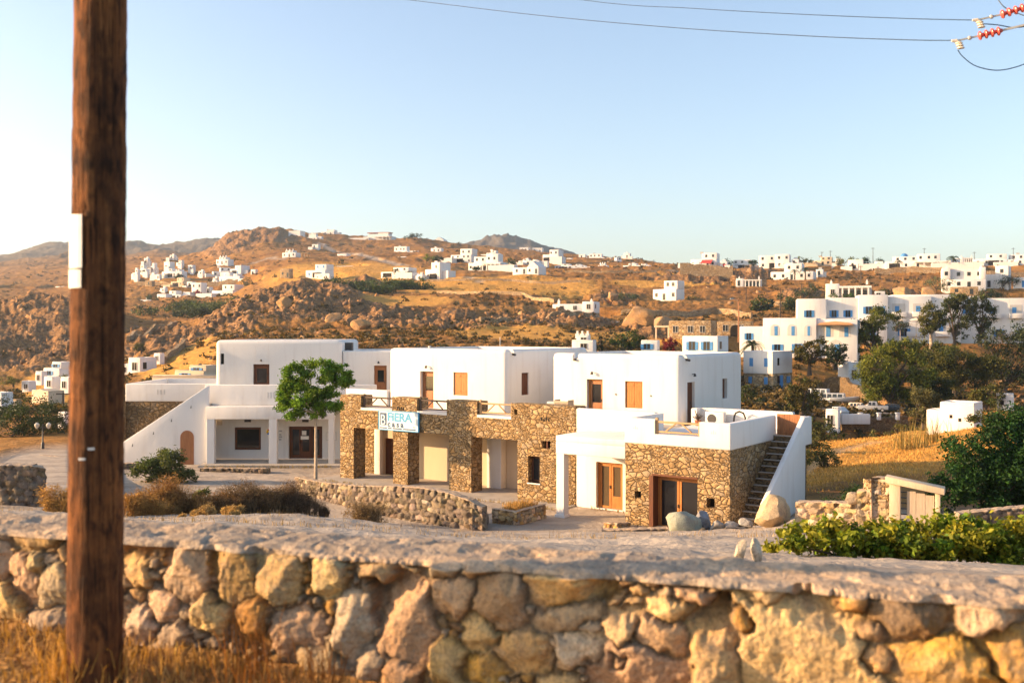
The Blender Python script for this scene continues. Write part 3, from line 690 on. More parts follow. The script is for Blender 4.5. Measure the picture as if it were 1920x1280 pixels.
# ---------------------------------------------------------------- the whitewashed complex
AX = R(-35.5)                     # main front runs to the right and towards the camera
P0 = Vector((5.17, 45.5, GZ))
def at_local(x, y, z=0.0):
    c, s_ = math.cos(AX), math.sin(AX)
    return P0 + Vector((x*c-y*s_, x*s_+y*c, z))
class Bld(Thing):
    """thing whose parts are given in a shared local frame; org = its own base in that frame"""
    def __init__(s, name, label, cat, org, frame=True, group=None):
        s.org = Vector(org)
        if frame: super().__init__(name, label, cat, at_local(*org), AX, group)
        else: super().__init__(name, label, cat, Vector(org)+Vector((0, 0, GZ)), 0, group)
    def mb(s):
        m = MB(); m.org = tuple(s.org); return m
    def shift(s, b):
        o = s.org; return (b[0]-o[0], b[1]-o[0], b[2]-o[1], b[3]-o[1], b[4]-o[2], b[5]-o[2])
def block(B, name, mat, b, holes=(), bevel=0.0, roof=0.0, seg=3):
    """solid block with rounded edges; roof>0 sinks the flat roof behind a parapet; holes are openings"""
    o = B.mb().box(*b).build(name, mat, B, bevel=bevel, seg=seg)
    cuts = list(holes)
    if roof: cuts.append((b[0]+0.3, b[1]-0.3, b[2]+0.3, b[3]-0.3, b[5]-roof, b[5]+1))
    if cuts: carve(o, [B.shift(c) for c in cuts])
    return o
def panel_door(B, x0, x1, y, z0, z1, frame, leaf, panes, axis='y', name='door', glass='glass_dark', side=-1, label=None):
    """framed door set in an opening. axis y: lies in the x-z plane at depth y (front towards side*y)"""
    def bx(m, u0, u1, d0, d1, w0, w1):
        a, b = sorted((y+side*d0, y+side*d1))
        if axis == 'y': m.box(u0, u1, a, b, w0, w1)
        else: m.box(a, b, u0, u1, w0, w1)
    f = B.mb(); t = 0.09
    bx(f, x0, x0+t, -0.06, 0.05, z0, z1); bx(f, x1-t, x1, -0.06, 0.05, z0, z1); bx(f, x0+t, x1-t, -0.06, 0.05, z1-t, z1)
    o = f.build(name, frame, B, bevel=0.008, seg=1)
    if label: o['label'] = label
    l = B.mb(); g = B.mb(); a, b = x0+t, x1-t; w = (b-a)/len(panes); have = False
    for i, (lo, hi) in enumerate(panes):
        u0, u1 = a+w*i+0.012, a+w*(i+1)-0.012; c, d = z0+0.02, z1-t-0.015; s = min(0.10, (u1-u0)*0.17)
        if hi > lo:
            e0, e1 = c+(d-c)*lo, c+(d-c)*hi
            bx(l, u0, u0+s, -0.04, 0.02, c, d); bx(l, u1-s, u1, -0.04, 0.02, c, d)
            bx(l, u0+s, u1-s, -0.04, 0.02, c, e0); bx(l, u0+s, u1-s, -0.04, 0.02, e1, d)
            if e0-c > 0.4: bx(l, u0+s+0.05, u1-s-0.05, 0.02, 0.032, c+0.12, e0-0.1)
            bx(g, u0+s, u1-s, -0.03, -0.015, e0, e1); have = True
        else:
            bx(l, u0, u1, -0.04, 0.012, c, d)
            n = 4
            for q in range(n):
                q0 = u0+(u1-u0)*q/n
                bx(l, q0+0.012, q0+(u1-u0)/n-0.012, 0.012, 0.026, c+0.1, d-0.1)
    l.build('leaf', leaf, o)
    if have: g.build('pane', glass, o)
    h = B.mb(); hx = a+w*0.9 if len(panes) == 1 else a+w-0.05
    bx(h, hx-0.015, hx+0.015, 0.03, 0.07, z0+1.0, z0+1.16); h.build('handle', 'metal_dark', o)
    # children of o share B's frame, so re-parent offsets stay zero
    return o
def shutters(B, x0, x1, y, z0, z1, mat, axis='y', side=-1, name='shutter'):
    def bx(m, u0, u1, d0, d1, w0, w1):
        a, b = sorted((y+side*d0, y+side*d1))
        if axis == 'y': m.box(u0, u1, a, b, w0, w1)
        else: m.box(a, b, u0, u1, w0, w1)
    xm = (x0+x1)/2
    f = B.mb(); bx(f, x0, x1, -0.12, -0.02, z0, z1); bx(f, x0-0.03, x0+0.05, -0.02, 0.03, z0, z1); bx(f, x1-0.05, x1+0.03, -0.02, 0.03, z0, z1)
    bx(f, x0+0.05, x1-0.05, -0.02, 0.03, z1-0.05, z1); bx(f, x0-0.04, x1+0.04, -0.02, 0.05, z0-0.05, z0)
    w = f.build('window', mat, B, bevel=0.006, seg=1)
    for a, b in ((x0+0.055, xm-0.006), (xm+0.006, x1-0.055)):
        m = B.mb(); n = 3
        for q in range(n):
            q0 = a+(b-a)*q/n; bx(m, q0+0.004, q0+(b-a)/n-0.004, -0.01, 0.04, z0+0.01, z1-0.06)
        for z in (z0+0.18, z1-0.24): bx(m, a+0.02, b-0.02, 0.04, 0.06, z, z+0.08)
        m.build(name, mat, w)
    return w
def wall_lamp(B, x, y, z, axis='y', side=-1):
    m = B.mb()
    P = (lambda u, d, w: (u, y+side*d, w)) if axis == 'y' else (lambda u, d, w: (y+side*d, u, w))
    m.bar(P(x, 0, z), P(x, 0.16, z+0.05), 0.035)
    c = P(x, 0.17, z-0.1); m.lathe([(0.02, 0.16), (0.05, 0.14), (0.085, 0.02), (0.06, 0.0)], 8, 0, c)
    return m.build('wall_lamp', 'metal_dark', B)
def railing(B, x0, x1, y, z0, z1, mat, dark_post=True):
    m = B.mb(); h = z1-z0
    m.bar((x0+0.05, y, z0-0.1), (x0+0.05, y, z1+0.16), 0.12); m.bar((x1-0.05, y, z0-0.05), (x1-0.05, y, z1+0.08), 0.1)
    m.bar((x0+0.05, y, z1-0.03), (x1-0.05, y, z1-0.03), 0.09); m.bar((x0+0.05, y, z0+0.1), (x1-0.05, y, z0+0.1), 0.08)
    L = x1-x0
    m.bar((x0+L*0.22, y, z0+0.14), (x0+L*0.45, y, z1-0.07), 0.065); m.bar((x0+L*0.58, y, z1-0.07), (x0+L*0.8, y, z0+0.14), 0.065)
    return m.build('railing', mat, B, bevel=0.015, seg=1)

# ---------- right-hand house with the glass shop door and the outside stair
H = Bld('corner_house', 'white two-storey house with stone ground floor, wide shop door and outside stair on its right', 'house', (0, 3, 0))
block(H, 'stone_wall', 'rubble_warm', (0, 5.12, 0, 7.8, -0.4, 3.80),
      [(1.36, 3.59, -1, 0.75, -0.05, 2.42), (0.49, 0.82, -1, 0.4, 1.33, 1.64), (4.02, 4.39, -1, 0.4, 1.25, 1.66)], bevel=0.05)
m = H.mb(); m.box(1.3, 3.65, 0.72, 0.74, 0, 2.42); m.box(0.47, 0.84, 0.38, 0.39, 1.3, 1.66); m.box(4.0, 4.41, 0.38, 0.39, 1.23, 1.68)
m.build('shop_interior', 'void', H)
panel_door(H, 1.40, 3.57, 0.5, 0.0, 2.38, 'wood_honey', 'wood_honey', [(0.06, 0.96), (0.06, 0.96)], name='shop_door', glass='glass_dark', label='wide glazed wooden shop door in the stone wall')
m = H.mb(); m.box(1.25, 1.45, -0.05, 0.5, 0, 2.42); m.box(1.36, 3.60, -0.03, 0.3, 2.42, 2.5); m.build('door_lintel', 'wood_dark', H)
pr = block(H, 'parapet', 'plaster_white', (-0.02, 5.14, -0.03, 7.85, 3.78, 4.93),
      [(0.28, 4.84, 0.27, 7.5, 4.05, 6), (1.515, 3.69, -1, 1.0, 4.28, 6), (4.5, 6, 5.25, 7.5, 4.05, 6), (-1, 0.3, 3.3, 7.0, 4.05, 6)], bevel=0.07)
for x, z in ((0.55, 4.45), (4.35, 4.45)):
    m = H.mb()
    for dx in (-0.09, 0.0, 0.09): m.prism([(x+dx-0.028, z), (x+dx+0.028, z), (x+dx, z+(0.2 if dx == 0 else 0.12))], 'y', -0.034, -0.02)
    m.build('parapet_slit', 'plaster_grey', H)
railing(H, 1.515, 3.69, 0.12, 4.28, 4.85, 'wood_rail')
# recessed porch
block(H, 'porch_wall', 'plaster_white', (-4.46, -0.001, 2.98, 3.5, -0.3, 3.92), [(-3.31, -1.79, 2.5, 4.5, 0.05, 2.36)], bevel=0.02)
m = H.mb(); m.box(-3.35, -1.75, 3.46, 3.49, 0, 2.4); m.build('porch_interior', 'void', H)
panel_door(H, -3.29, -1.81, 3.2, 0.05, 2.34, 'wood_honey', 'wood_honey', [(0.05, 0.96), (0.28, 0.96)], name='porch_door', glass='glass_amber', label='honey coloured glazed door in the porch')
block(H, 'porch_parapet', 'plaster_white', (-4.46, 0.0, 2.95, 3.28, 3.9, 4.98), bevel=0.07)
m = H.mb(); m.box(-3.78, -0.002, 0.0, 2.94, 3.62, 3.90); m.box(-3.78, -0.002, 0.0, 0.42, 3.04, 3.62); m.box(-3.78, -3.36, 0.42, 2.94, 3.04, 3.62)
m.build('porch_roof', 'plaster_white', H, bevel=0.03)
m = H.mb(); m.box(-3.76, -3.32, 0.02, 0.44, -0.2, 3.06); m.box(-3.82, -3.26, -0.04, 0.5, -0.2, 0.12); m.build('porch_column', 'plaster_white', H, bevel=0.015, seg=1)
m = H.mb(); m.box(-2.25, -1.85, 2.93, 2.98, 2.75, 2.81); m.build('porch_lamp', 'metal_dark', H)
m = H.mb(); m.box(-2.9, -2.82, 2.955, 2.98, 4.35, 4.5); m.box(-2.75, -2.67, 2.955, 2.98, 4.35, 4.5); m.box(-2.6, -2.52, 2.955, 2.98, 4.35, 4.5)
m.build('parapet_slit', 'plaster_grey', H)
# terrace deck between the porch parapet and the upper room
H.mb().box(-8.1, 0.0, 3.55, 6.9, 3.7, 4.0).build('terrace_floor', 'concrete', H)
# upper room
block(H, 'upper_room', 'plaster_white', (-8.4, -0.53, 6.75, 14.9, 3.9, 7.66),
      [(-6.14, -5.13, 6, 7.15, 4.02, 6.26), (-3.75, -2.70, 6, 7.0, 4.8, 6.22), (-0.95, 0, 7.61, 8.51, 4.02, 6.2), (-0.85, 0, 12.1, 12.77, 5.1, 6.22),
       (-7.05, -6.70, 6, 7.2, 7.38, 8), (-0.95, 0, 7.3, 7.62, 7.45, 8)], bevel=0.24, roof=0.35, seg=4)
m = H.mb(); m.box(-6.2, -5.1, 7.13, 7.14, 4, 6.3); m.box(-3.8, -2.65, 6.98, 6.99, 4.7, 6.3); m.box(-0.94, -0.93, 7.55, 8.55, 4, 6.3); m.box(-0.84, -0.83, 12.0, 12.85, 5, 6.3)
m.build('room_interior', 'void', H)
panel_door(H, -6.12, -5.15, 6.98, 4.02, 6.24, 'wood_honey', 'wood_mid', [(0.45, 0.93)], name='terrace_door', label='half glazed door of the upper room, lit orange')
shutters(H, -3.73, -2.72, 6.86, 4.82, 6.2, 'wood_honey')
panel_door(H, 7.64, 8.48, -0.72, 4.02, 6.18, 'wood_dark', 'wood_dark', [(0, 0)], axis='x', side=1, name='side_door')
m = H.mb(); m.box(-0.78, -0.70, 12.12, 12.75, 5.12, 6.2); m.build('window', 'wood_dark', H)
wall_lamp(H, -5.7, 6.72, 6.62); wall_lamp(H, 8.1, -0.5, 6.6, 'x', 1)
m = H.mb()
for x, y, z in ((-6.87, 6.72, 7.3),): m.bar((x, y-0.12, z), (x, y+0.2, z+0.05), 0.11)
m.bar((-0.3, 7.45, 7.36), (-0.62, 7.45, 7.42), 0.11)
m.build('roof_spout', 'metal_dark', H)
m = H.mb()
for x in (-4.3, -2.2): m.box(x-0.03, x+0.03, 6.71, 6.74, 5.45, 5.53)
m.build('shutter_stop', 'metal_dark', H)
# stair
st = H.mb(); n = 16
for i in range(n):
    t0 = 0.35+4.9*i/n; st.box(5.13, 6.30, t0, 5.26, 4.0*i/n-(0.4 if i == 0 else 0), 4.0*(i+1)/n-0.002)
st.box(5.13, 6.30, 5.262, 6.1, 0, 4.0)
st.build('stair', 'rubble_grey', H)
m = H.mb()
for i in range(n):
    t0 = 0.35+4.9*i/n; m.box(5.14, 6.29, t0-0.03, t0+0.16, 4.0*(i+1)/n, 4.0*(i+1)/n+0.035)
m.build('stair_tread', 'concrete', H)
m = H.mb(); m.prism([(0.3, -0.4), (5.2, -0.4), (5.3, 3.6), (6.15, 3.6), (6.15, 4.9), (5.2, 4.9), (0.3, 1.6)], 'x', 6.31, 6.55)
m.build('stair_wall', 'plaster_white', H, bevel=0.05)
m = H.mb(); m.box(5.15, 6.30, 5.9, 6.13, 4.0, 4.9); m.build('landing_wall', 'plaster_white', H, bevel=0.04)
m = H.mb()
for q in range(9): m.box(5.17+q*0.122, 5.17+q*0.122+0.112, 5.32, 5.36, 4.04, 5.0)
m.box(5.15, 6.29, 5.36, 5.40, 4.2, 4.3); m.box(5.15, 6.29, 5.36, 5.40, 4.75, 4.85)
m.build('stair_gate', 'wood_mid', H)

# ---------- middle house with the stone arcade
M = Bld('arcade_house', 'white house set back above a rubble stone arcade with three openings', 'house', (-13, 5, 0))
block(M, 'stone_arcade', 'rubble_warm', (-21.26, -4.47, 2.95, 3.95, -0.4, 5.05),
      [(-20.1, -16.92, 2, 5, 0.0, 3.12), (-15.8, -12.75, 2, 5, 0.0, 3.12), (-11.2, -8.1, 2, 5, 0.0, 3.12),
       (-19.5, -17.0, 2, 5, 4.3, 6), (-15.1, -12.9, 2, 5, 4.3, 6), (-10.8, -8.5, 2, 5, 4.3, 6),
       (-7.42, -6.68, 2, 3.6, 0.96, 2.36), (-6.58, -6.02, 2, 3.6, 2.8, 3.2), (-8.3, -8.12, 2, 3.4, 4.45, 4.75)], bevel=0.06)
m = M.mb()
for x, z in ((-16.35, 4.42), (-6.35, 4.32)):
    for k, dx in enumerate((-0.22, -0.07, 0.08, 0.23)):
        s = 0.1 if k % 2 else -0.1
        m.prism([(x+dx-0.07, z-s), (x+dx+0.07, z-s), (x+dx, z+s)], 'y', 2.935, 2.96)
m.build('parapet_hole', 'void', M)
m = M.mb(); m.box(-7.5, -6.6, 3.58, 3.59, 0.9, 2.4); m.box(-6.62, -6.0, 3.58, 3.59, 2.75, 3.25); m.box(-8.35, -8.1, 3.38, 3.39, 4.4, 4.8); m.build('wall_cavity', 'void', M)
m = M.mb(); m.box(-7.40, -6.70, 3.30, 3.40, 0.98, 2.34); m.box(-6.36, -6.30, 3.1, 3.2, 2.8, 3.2); w = m.build('window', 'wood_dark', M)
m = M.mb(); m.box(-7.28, -6.82, 3.27, 3.299, 1.1, 2.22); m.build('pane', 'glass_dark', w)
m = M.mb(); m.box(-7.46, -6.64, 2.90, 3.3, 0.90, 0.96); m.build('window_sill', 'plaster_white', M)
for a, b in ((-19.5, -17.0), (-15.1, -12.9), (-10.8, -8.5)):
    m = M.mb(); m.box(a+0.002, b-0.002, 2.94, 3.94, 4.20, 4.34); m.build('opening_ledge', 'plaster_white', M)
railing(M, -19.45, -17.05, 3.15, 4.36, 4.98, 'wood_rail_dark'); railing(M, -15.05, -12.95, 3.15, 4.36, 4.98, 'wood_rail_dark'); railing(M, -10.75, -8.55, 3.15, 4.36, 4.98, 'wood_rail')
M.mb().box(-21.2, -4.5, 3.96, 7.0, 3.72, 4.15).build('terrace_floor', 'concrete', M)
M.mb().box(-21.9, -4.5, 1.6, 5.6, -0.3, 0.06).build('arcade_floor', 'concrete', M)
# back wall of the arcade: stone bay, then plastered bays
block(M, 'stone_bay', 'rubble_warm', (-23.2, -20.5, 5.2, 5.9, -0.3, 3.71), [(-21.95, -21.3, 5, 5.6, 0.9, 2.5)], bevel=0.04)
m = M.mb(); m.box(-22.0, -21.25, 5.56, 5.57, 0.8, 2.6); m.build('bay_window', 'wood_dark', M)
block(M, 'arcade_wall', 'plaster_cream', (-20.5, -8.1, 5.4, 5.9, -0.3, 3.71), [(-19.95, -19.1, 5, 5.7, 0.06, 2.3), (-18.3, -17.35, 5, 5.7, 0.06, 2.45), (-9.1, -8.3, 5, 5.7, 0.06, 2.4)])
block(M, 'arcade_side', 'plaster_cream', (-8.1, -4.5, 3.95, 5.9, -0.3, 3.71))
for a, b, c in ((-11.6, -10.6, 4.9), (-20.45, -19.98, 5.1)): m = M.mb(); m.box(a, b, c, 5.39, 0.06, 3.71); m.build('wall_pier', 'plaster_white', M, bevel=0.03)
for a, b, t in ((-19.93, -19.12, 2.28), (-18.28, -17.37, 2.43), (-9.08, -8.32, 2.38)):
    panel_door(M, a, b, 5.62, 0.06, t, 'wood_dark', 'wood_dark', [(0, 0)], name='arcade_door')
m = M.mb(); m.box(-18.3, -17.3, 4.9, 5.38, 2.62, 2.72); m.box(-18.6, -17.2, 5.0, 5.38, 2.72, 2.82); m.build('door_hood', 'wood_mid', M)
# upper room
block(M, 'upper_room', 'plaster_white', (-20.5, -11.4, 6.5, 15.6, 3.9, 7.82),
      [(-17.92, -16.86, 6, 6.95, 4.17, 6.42), (-15.3, -14.22, 6, 6.75, 5.05, 6.42), (-12, -11, 8.05, 8.77, 5.1, 6.42), (-11.9, -11, 7.0, 7.3, 7.6, 9)], bevel=0.24, roof=0.35, seg=4)
m = M.mb(); m.box(-18, -16.8, 6.93, 6.94, 4, 6.5); m.box(-15.4, -14.1, 6.73, 6.74, 5, 6.5); m.box(-11.99, -11.98, 8, 8.8, 5, 6.5); m.build('room_interior', 'void', M)
panel_door(M, -17.9, -16.88, 6.76, 4.17, 6.4, 'wood_mid', 'wood_mid', [(0.5, 0.92)], name='terrace_door', label='panelled door of the upper room with small dark pane')
shutters(M, -15.27, -14.25, 6.6, 5.08, 6.4, 'wood_honey'); shutters(M, 8.07, 8.75, -11.5, 5.12, 6.4, 'wood_dark', 'x', 1)
wall_lamp(M, -17.3, 6.47, 6.72)
m = M.mb(); m.bar((-11.2, 7.15, 7.5), (-11.5, 7.15, 7.56), 0.11); m.build('roof_spout', 'metal_dark', M)
m = M.mb(); m.tube([(-14.4, 10, 7.5), (-14.4, 10, 8.5)], 0.02, 6); m.tube([(-18.6, 8.2, 7.5), (-18.6, 8.2, 7.95)], 0.09, 8); m.build('roof_pipe', 'plaster_grey', M)
block(M, 'terrace_wall', 'plaster_white', (-24.2, -20.55, 6.4, 6.8, 3.9, 5.15), bevel=0.05)

# ---------- left wing, in shade, facing the camera
L = Bld('stair_wing', 'shaded white wing with long diagonal stair wall, arched door and columned porch', 'house', (-17, 69, 0), frame=False)
block(L, 'upper_room', 'plaster_white', (-20.85, -12.0, 70, 78, 3.9, 8.25), [(-18.2, -17.06, 69, 70.35, 4.7, 6.55), (-20.5, -20.25, 69, 70.2, 6.55, 7.3)], bevel=0.3, roof=0.35, seg=4)
block(L, 'side_room', 'plaster_white', (-11.98, -7.6, 70.3, 77.5, 3.9, 7.5), [(-9.75, -8.85, 69, 70.7, 4.2, 6.45)], bevel=0.12, roof=0.3)
m = L.mb(); m.box(-18.3, -17, 70.32, 70.34, 4.6, 6.6); m.box(-9.8, -8.8, 70.67, 70.69, 4, 6.5); m.box(-20.5, -20.25, 70.18, 70.19, 6.5, 7.35); m.build('room_interior', 'void', L)
panel_door(L, -18.18, -17.08, 70.2, 4.7, 6.53, 'wood_dark', 'wood_dark', [(0.3, 0.9)], name='upper_door')
panel_door(L, -9.73, -8.87, 70.55, 4.2, 6.43, 'wood_mid', 'wood_mid', [(0.5, 0.9)], name='upper_door')
wall_lamp(L, -17.6, 69.97, 6.85); wall_lamp(L, -9.4, 70.27, 6.7)
m = L.mb(); m.box(-12.0, -11.5, 71.5, 72.2, 7.3, 8.05); m.build('chimney', 'metal_dark', L)
block(L, 'porch_parapet', 'plaster_white', (-20.8, -9.2, 67.4, 67.8, 3.85, 5.25), bevel=0.06)
m = L.mb()
for dx in (-0.2, 0, 0.2): m.box(-16.35+dx, -16.28+dx, 67.38, 67.41, 4.35, 4.75)
m.build('parapet_slit', 'plaster_grey', L)
block(L, 'porch_wall', 'plaster_white', (-20.6, -9.2, 68.2, 69.0, -0.3, 3.84), [(-19.0, -17.2, 67, 68.5, 0.75, 2.3), (-15.3, -13.0, 67, 68.6, 0.15, 2.36)], bevel=0.0)
m = L.mb(); m.box(-19.1, -17.1, 68.48, 68.49, 0.6, 2.4); m.box(-15.4, -12.9, 68.58, 68.59, 0, 2.5); m.build('porch_interior', 'void', L)
m = L.mb()
for b in ((-18.98, -18.86, 0.77, 2.28), (-17.34, -17.22, 0.77, 2.28), (-18.86, -17.34, 2.16, 2.28), (-18.86, -17.34, 0.77, 0.89)): m.box(b[0], b[1], 68.25, 68.36, b[2], b[3])
w = m.build('shop_window', 'wood_dark', L); m = L.mb(); m.box(-18.86, -17.34, 68.31, 68.33, 0.89, 2.16); m.build('pane', 'glass_dark', w)
panel_door(L, -15.28, -13.02, 68.4, 0.15, 2.34, 'wood_dark', 'wood_dark', [(0.1, 0.95), (0.22, 0.95), (0.1, 0.95)], name='shop_door', label='dark glazed double shop door with paper notices')
m = L.mb(); m.box(-14.42, -14.12, 68.33, 68.36, 1.75, 2.05); m.box(-14.5, -13.95, 68.33, 68.36, 1.45, 1.68); m.build('door_notice', 'plate_white', L)
for x in (-18.1, -14.15): m = L.mb(); m.box(x-0.22, x+0.22, 68.14, 68.2, 2.66, 2.82); m.build('porch_lamp', 'metal_dark', L)
m = L.mb(); m.box(-20.2, -19.85, 68.1, 68.2, 2.45, 2.75); m.build('alarm_box', 'canvas', L)
m = L.mb()
for b in ((-12.75, -12.0, 1.4, 1.43), (-12.75, -12.0, 1.93, 1.96), (-12.75, -12.72, 1.43, 1.93), (-12.03, -12.0, 1.43, 1.93), (-12.5, -12.2, 1.6, 1.63)): m.box(b[0], b[1], 68.18, 68.2, b[2], b[3])
m.build('wall_frame', 'plaster_grey', L)
m = L.mb()
for i, z in enumerate((1.42, 1.6, 1.75, 2.0)): m.box(-15.95, -15.8+0.05*(i % 2), 68.18, 68.2, z, z+0.09)
m.build('wall_notice', 'metal_grey', L)
# round colour wheel beside the window
for k, c in enumerate(('poster_red', 'poster_yellow', 'poster_blue', 'poster_purple')):
    m = L.mb(); a0 = k*math.pi/2+0.6; pts = [(-16.62, 1.98)] + [(-16.62+0.2*math.cos(a0+q*math.pi/12), 1.98+0.2*math.sin(a0+q*math.pi/12)) for q in range(7)]
    m.prism(pts, 'y', 68.17, 68.2); m.build('wall_badge', c, L)
m = L.mb(); m.box(-20.25, -11.75, 65.9, 66.3, 3.05, 3.88); m.box(-20.25, -11.75, 66.305, 68.19, 3.5, 3.86); m.build('porch_roof', 'plaster_white', L, bevel=0.02)
for a, b in ((-20.22, -19.72), (-16.1, -15.58), (-12.15, -11.8)):
    m = L.mb(); m.box(a, b, 65.92, 66.35, -0.3, 3.06); m.box(a-0.04, b+0.04, 65.88, 66.39, -0.3, 0.1); m.build('porch_column', 'plaster_white', L, bevel=0.012, seg=1)
L.mb().box(-20.5, -11.0, 64.9, 68.2, -0.3, 0.12).build('porch_floor', 'concrete', L)
m = L.mb(); m.prism([(-26.9, -0.4), (-20.26, -0.4), (-20.26, 5.25), (-26.9, 0.85)], 'y', 66.35, 66.75); sw = m.build('stair_wall', 'plaster_white', L, bevel=0.05)
carve(sw, [L.shift((-22.1, -21.2, 66, 66.6, 0.0, 1.85))])
def arch(x0, x1, z0, zs, n=10):
    c = (x0+x1)/2; r = (x1-x0)/2
    return [(x0, z0), (x1, z0)] + [(c+r*math.cos(math.pi*i/n), zs+r*math.sin(math.pi*i/n)) for i in range(n+1)]
m = L.mb(); m.prism(arch(-22.1, -21.2, 0.0, 1.82), 'y', 66.32, 66.36); d = m.build('arched_door', 'wood_mid', L)
m = L.mb(); m.box(-22.0, -21.96, 66.27, 66.32, 0.9, 1.1); m.build('handle', 'metal_dark', d)
m = L.mb()
for x, z in ((-25.3, 1.2), (-23.9, 2.0), (-22.7, 2.85), (-21.4, 3.75)): m.prism([(x-0.035, z), (x+0.035, z), (x+0.02, z+0.2)], 'y', 66.33, 66.36)
m.build('wall_slit', 'metal_dark', L)
st = L.mb(); n = 18
for i in range(n): st.box(-26.6+6.2*i/n, -20.3, 66.76, 68.0, (4.0*i/n) - (0.3 if i == 0 else 0), 4.0*(i+1)/n - 0.002*0)
st.build('stair', 'concrete', L)
# stone wing behind the stair
block(L, 'stone_wing', 'rubble_grey', (-27.9, -20.9, 72, 80, -0.3, 3.8), bevel=0.05)
m = L.mb(); m.box(-28.15, -27.9, 71.7, 72.3, -0.3, 3.8); m.build('corner_pier', 'rubble_warm', L, bevel=0.05)
block(L, 'wing_parapet', 'plaster_white', (-27.95, -20.9, 71.95, 80, 3.79, 5.08), [(-27.6, -21, 72.3, 79.7, 4.0, 6)], bevel=0.07)
m = L.mb()
for dx in (-0.24, 0, 0.24): m.box(-25.4+dx, -25.32+dx, 71.92, 71.96, 4.3, 4.65)
m.build('parapet_slit', 'plaster_grey', L)

# ---------- things standing on the complex
def ac_unit(label, loc, rz, w=0.85, h=0.62):
    t = Thing('air_conditioner', label, 'air conditioner', loc, rz, 'outdoor air conditioning units')
    m = MB(); m.box(-w/2, w/2, -0.16, 0.16, 0.06, h); m.box(-w/2+0.05, -w/2+0.15, -0.16, 0.16, 0, 0.06); m.box(w/2-0.15, w/2-0.05, -0.16, 0.16, 0, 0.06)
    m.build('casing', 'unit_white', t, bevel=0.02)
    m = MB(); pts = [(-w*0.14+0.24*math.cos(2*math.pi*q/16), h*0.53+0.24*math.sin(2*math.pi*q/16)) for q in range(16)]; m.prism(pts, 'y', -0.18, -0.163)
    m.build('fan_grille', 'metal_dark', t)
    return t
ac_unit('white air conditioner on the terrace beside a curved black pipe', at_local(1.3, 7.05, 4.05), AX, 1.0, 0.75)
ac_unit('smaller dark-fronted air conditioner behind the stone parapet, left of the other', at_local(-8.35, 6.1, 4.15), AX+R(20), 0.8, 0.7)
ac_unit('air conditioner behind the stone parapet, next to the wooden crate', at_local(-7.75, 6.0, 4.15), AX+R(20), 0.8, 0.85)
m = MB(); m.tube([(0, 0, 0), (0.02, 0, 0.5), (0.1, 0, 0.72), (0.3, 0, 0.82), (0.52, 0, 0.74), (0.62, 0, 0.5), (0.6, 0, 0.4)], 0.045, 8)
o = m.build('vent_pipe', 'rubber', None, smooth=True); o.location = at_local(2.25, 7.1, 4.05); o.rotation_euler.z = AX
meta(o, 'curved black vent pipe hooked over beside the air conditioner', 'pipe')
t = Thing('crate', 'pale slatted wooden crate standing behind the stone parapet', 'crate', at_local(-6.95, 5.7, 4.15), AX)
m = MB()
for q in range(6): m.box(-0.45, 0.45, -0.3, -0.27, 0.02+q*0.16, 0.15+q*0.16)
for x in (-0.45, 0.41): m.box(x, x+0.04, -0.27, 0.3, 0, 1.0)
m.box(-0.41, 0.41, -0.2, 0.28, 0.0, 0.9); m.build('slats', 'wood_grey', t)
t = Thing('flower_pot', 'small potted plant on the terrace left of the air conditioner', 'plant pot', at_local(0.35, 7.0, 4.05), 0)
MB().lathe([(0.12, 0), (0.17, 0.26), (0.19, 0.28)], 10).build('pot', 'terracotta', t, smooth=True)
m = MB()
for q in range(14):
    a = rnd.uniform(0, 6.28); r = rnd.uniform(0.1, 0.3); m.bar((0, 0, 0.27), (r*math.cos(a), r*math.sin(a), 0.3+rnd.uniform(0.1, 0.5)), 0.03)
m.build('stems', 'bark_dark', t)

# ---------- shop sign
S = Bld('shop_sign', 'pale blue shop sign with blue lettering on the stone arcade', 'sign', (-16.38, 2.8, 3.72))
S.mb().box(-17.88, -14.88, 2.78, 2.86, 3.18, 4.24).build('board', 'sign_white', S, bevel=0.01, seg=1)
m = S.mb()
for b in ((-17.92, -14.84, 4.24, 4.28), (-17.92, -14.84, 3.14, 3.18), (-17.92, -17.88, 3.18, 4.24), (-14.88, -14.84, 3.18, 4.24)): m.box(b[0], b[1], 2.76, 2.87, b[2], b[3])
m.build('frame', 'sign_blue', S)
def text(B, s, x, y, z, size, mat, name, shear=0.0, space=1.0, off=0.0, xs=1.0):
    cu = bpy.data.curves.new('t', 'FONT'); cu.body = s; cu.size = size; cu.extrude = 0.004; cu.offset = off; cu.space_character = space; cu.shear = shear
    to = bpy.data.objects.new('t', cu); COL.objects.link(to); bpy.context.view_layer.update()
    me = bpy.data.meshes.new_from_object(to.evaluated_get(bpy.context.evaluated_depsgraph_get()))
    bpy.data.objects.remove(to); bpy.data.curves.remove(cu)
    me.transform(Matrix.Translation((x-B.org[0], y-B.org[1], z-B.org[2])) @ Matrix.Rotation(math.pi/2, 4, 'X') @ Matrix.Diagonal((xs, 1, 1, 1)))
    me.name = name; return link(name, me, mat, B)
text(S, 'FiERA', -17.22, 2.772, 3.70, 0.68, 'sign_blue', 'lettering', off=0.022, space=1.0, xs=1.12)
text(S, 'casa', -17.2, 2.772, 3.36, 0.46, 'sign_navy', 'lettering', space=1.5, off=0.014, xs=1.1)
text(S, 'A.E.', -15.25, 2.775, 3.37, 0.13, 'sign_navy', 'lettering')
m = S.mb(); m.box(-17.78, -17.28, 2.77, 2.778, 3.42, 4.14); m.build('emblem', 'sign_navy', S)
text(S, 'B', -17.76, 2.766, 3.45, 0.86, 'sign_white', 'emblem_letter', off=-0.005, xs=0.85)
m = S.mb(); x = -17.8
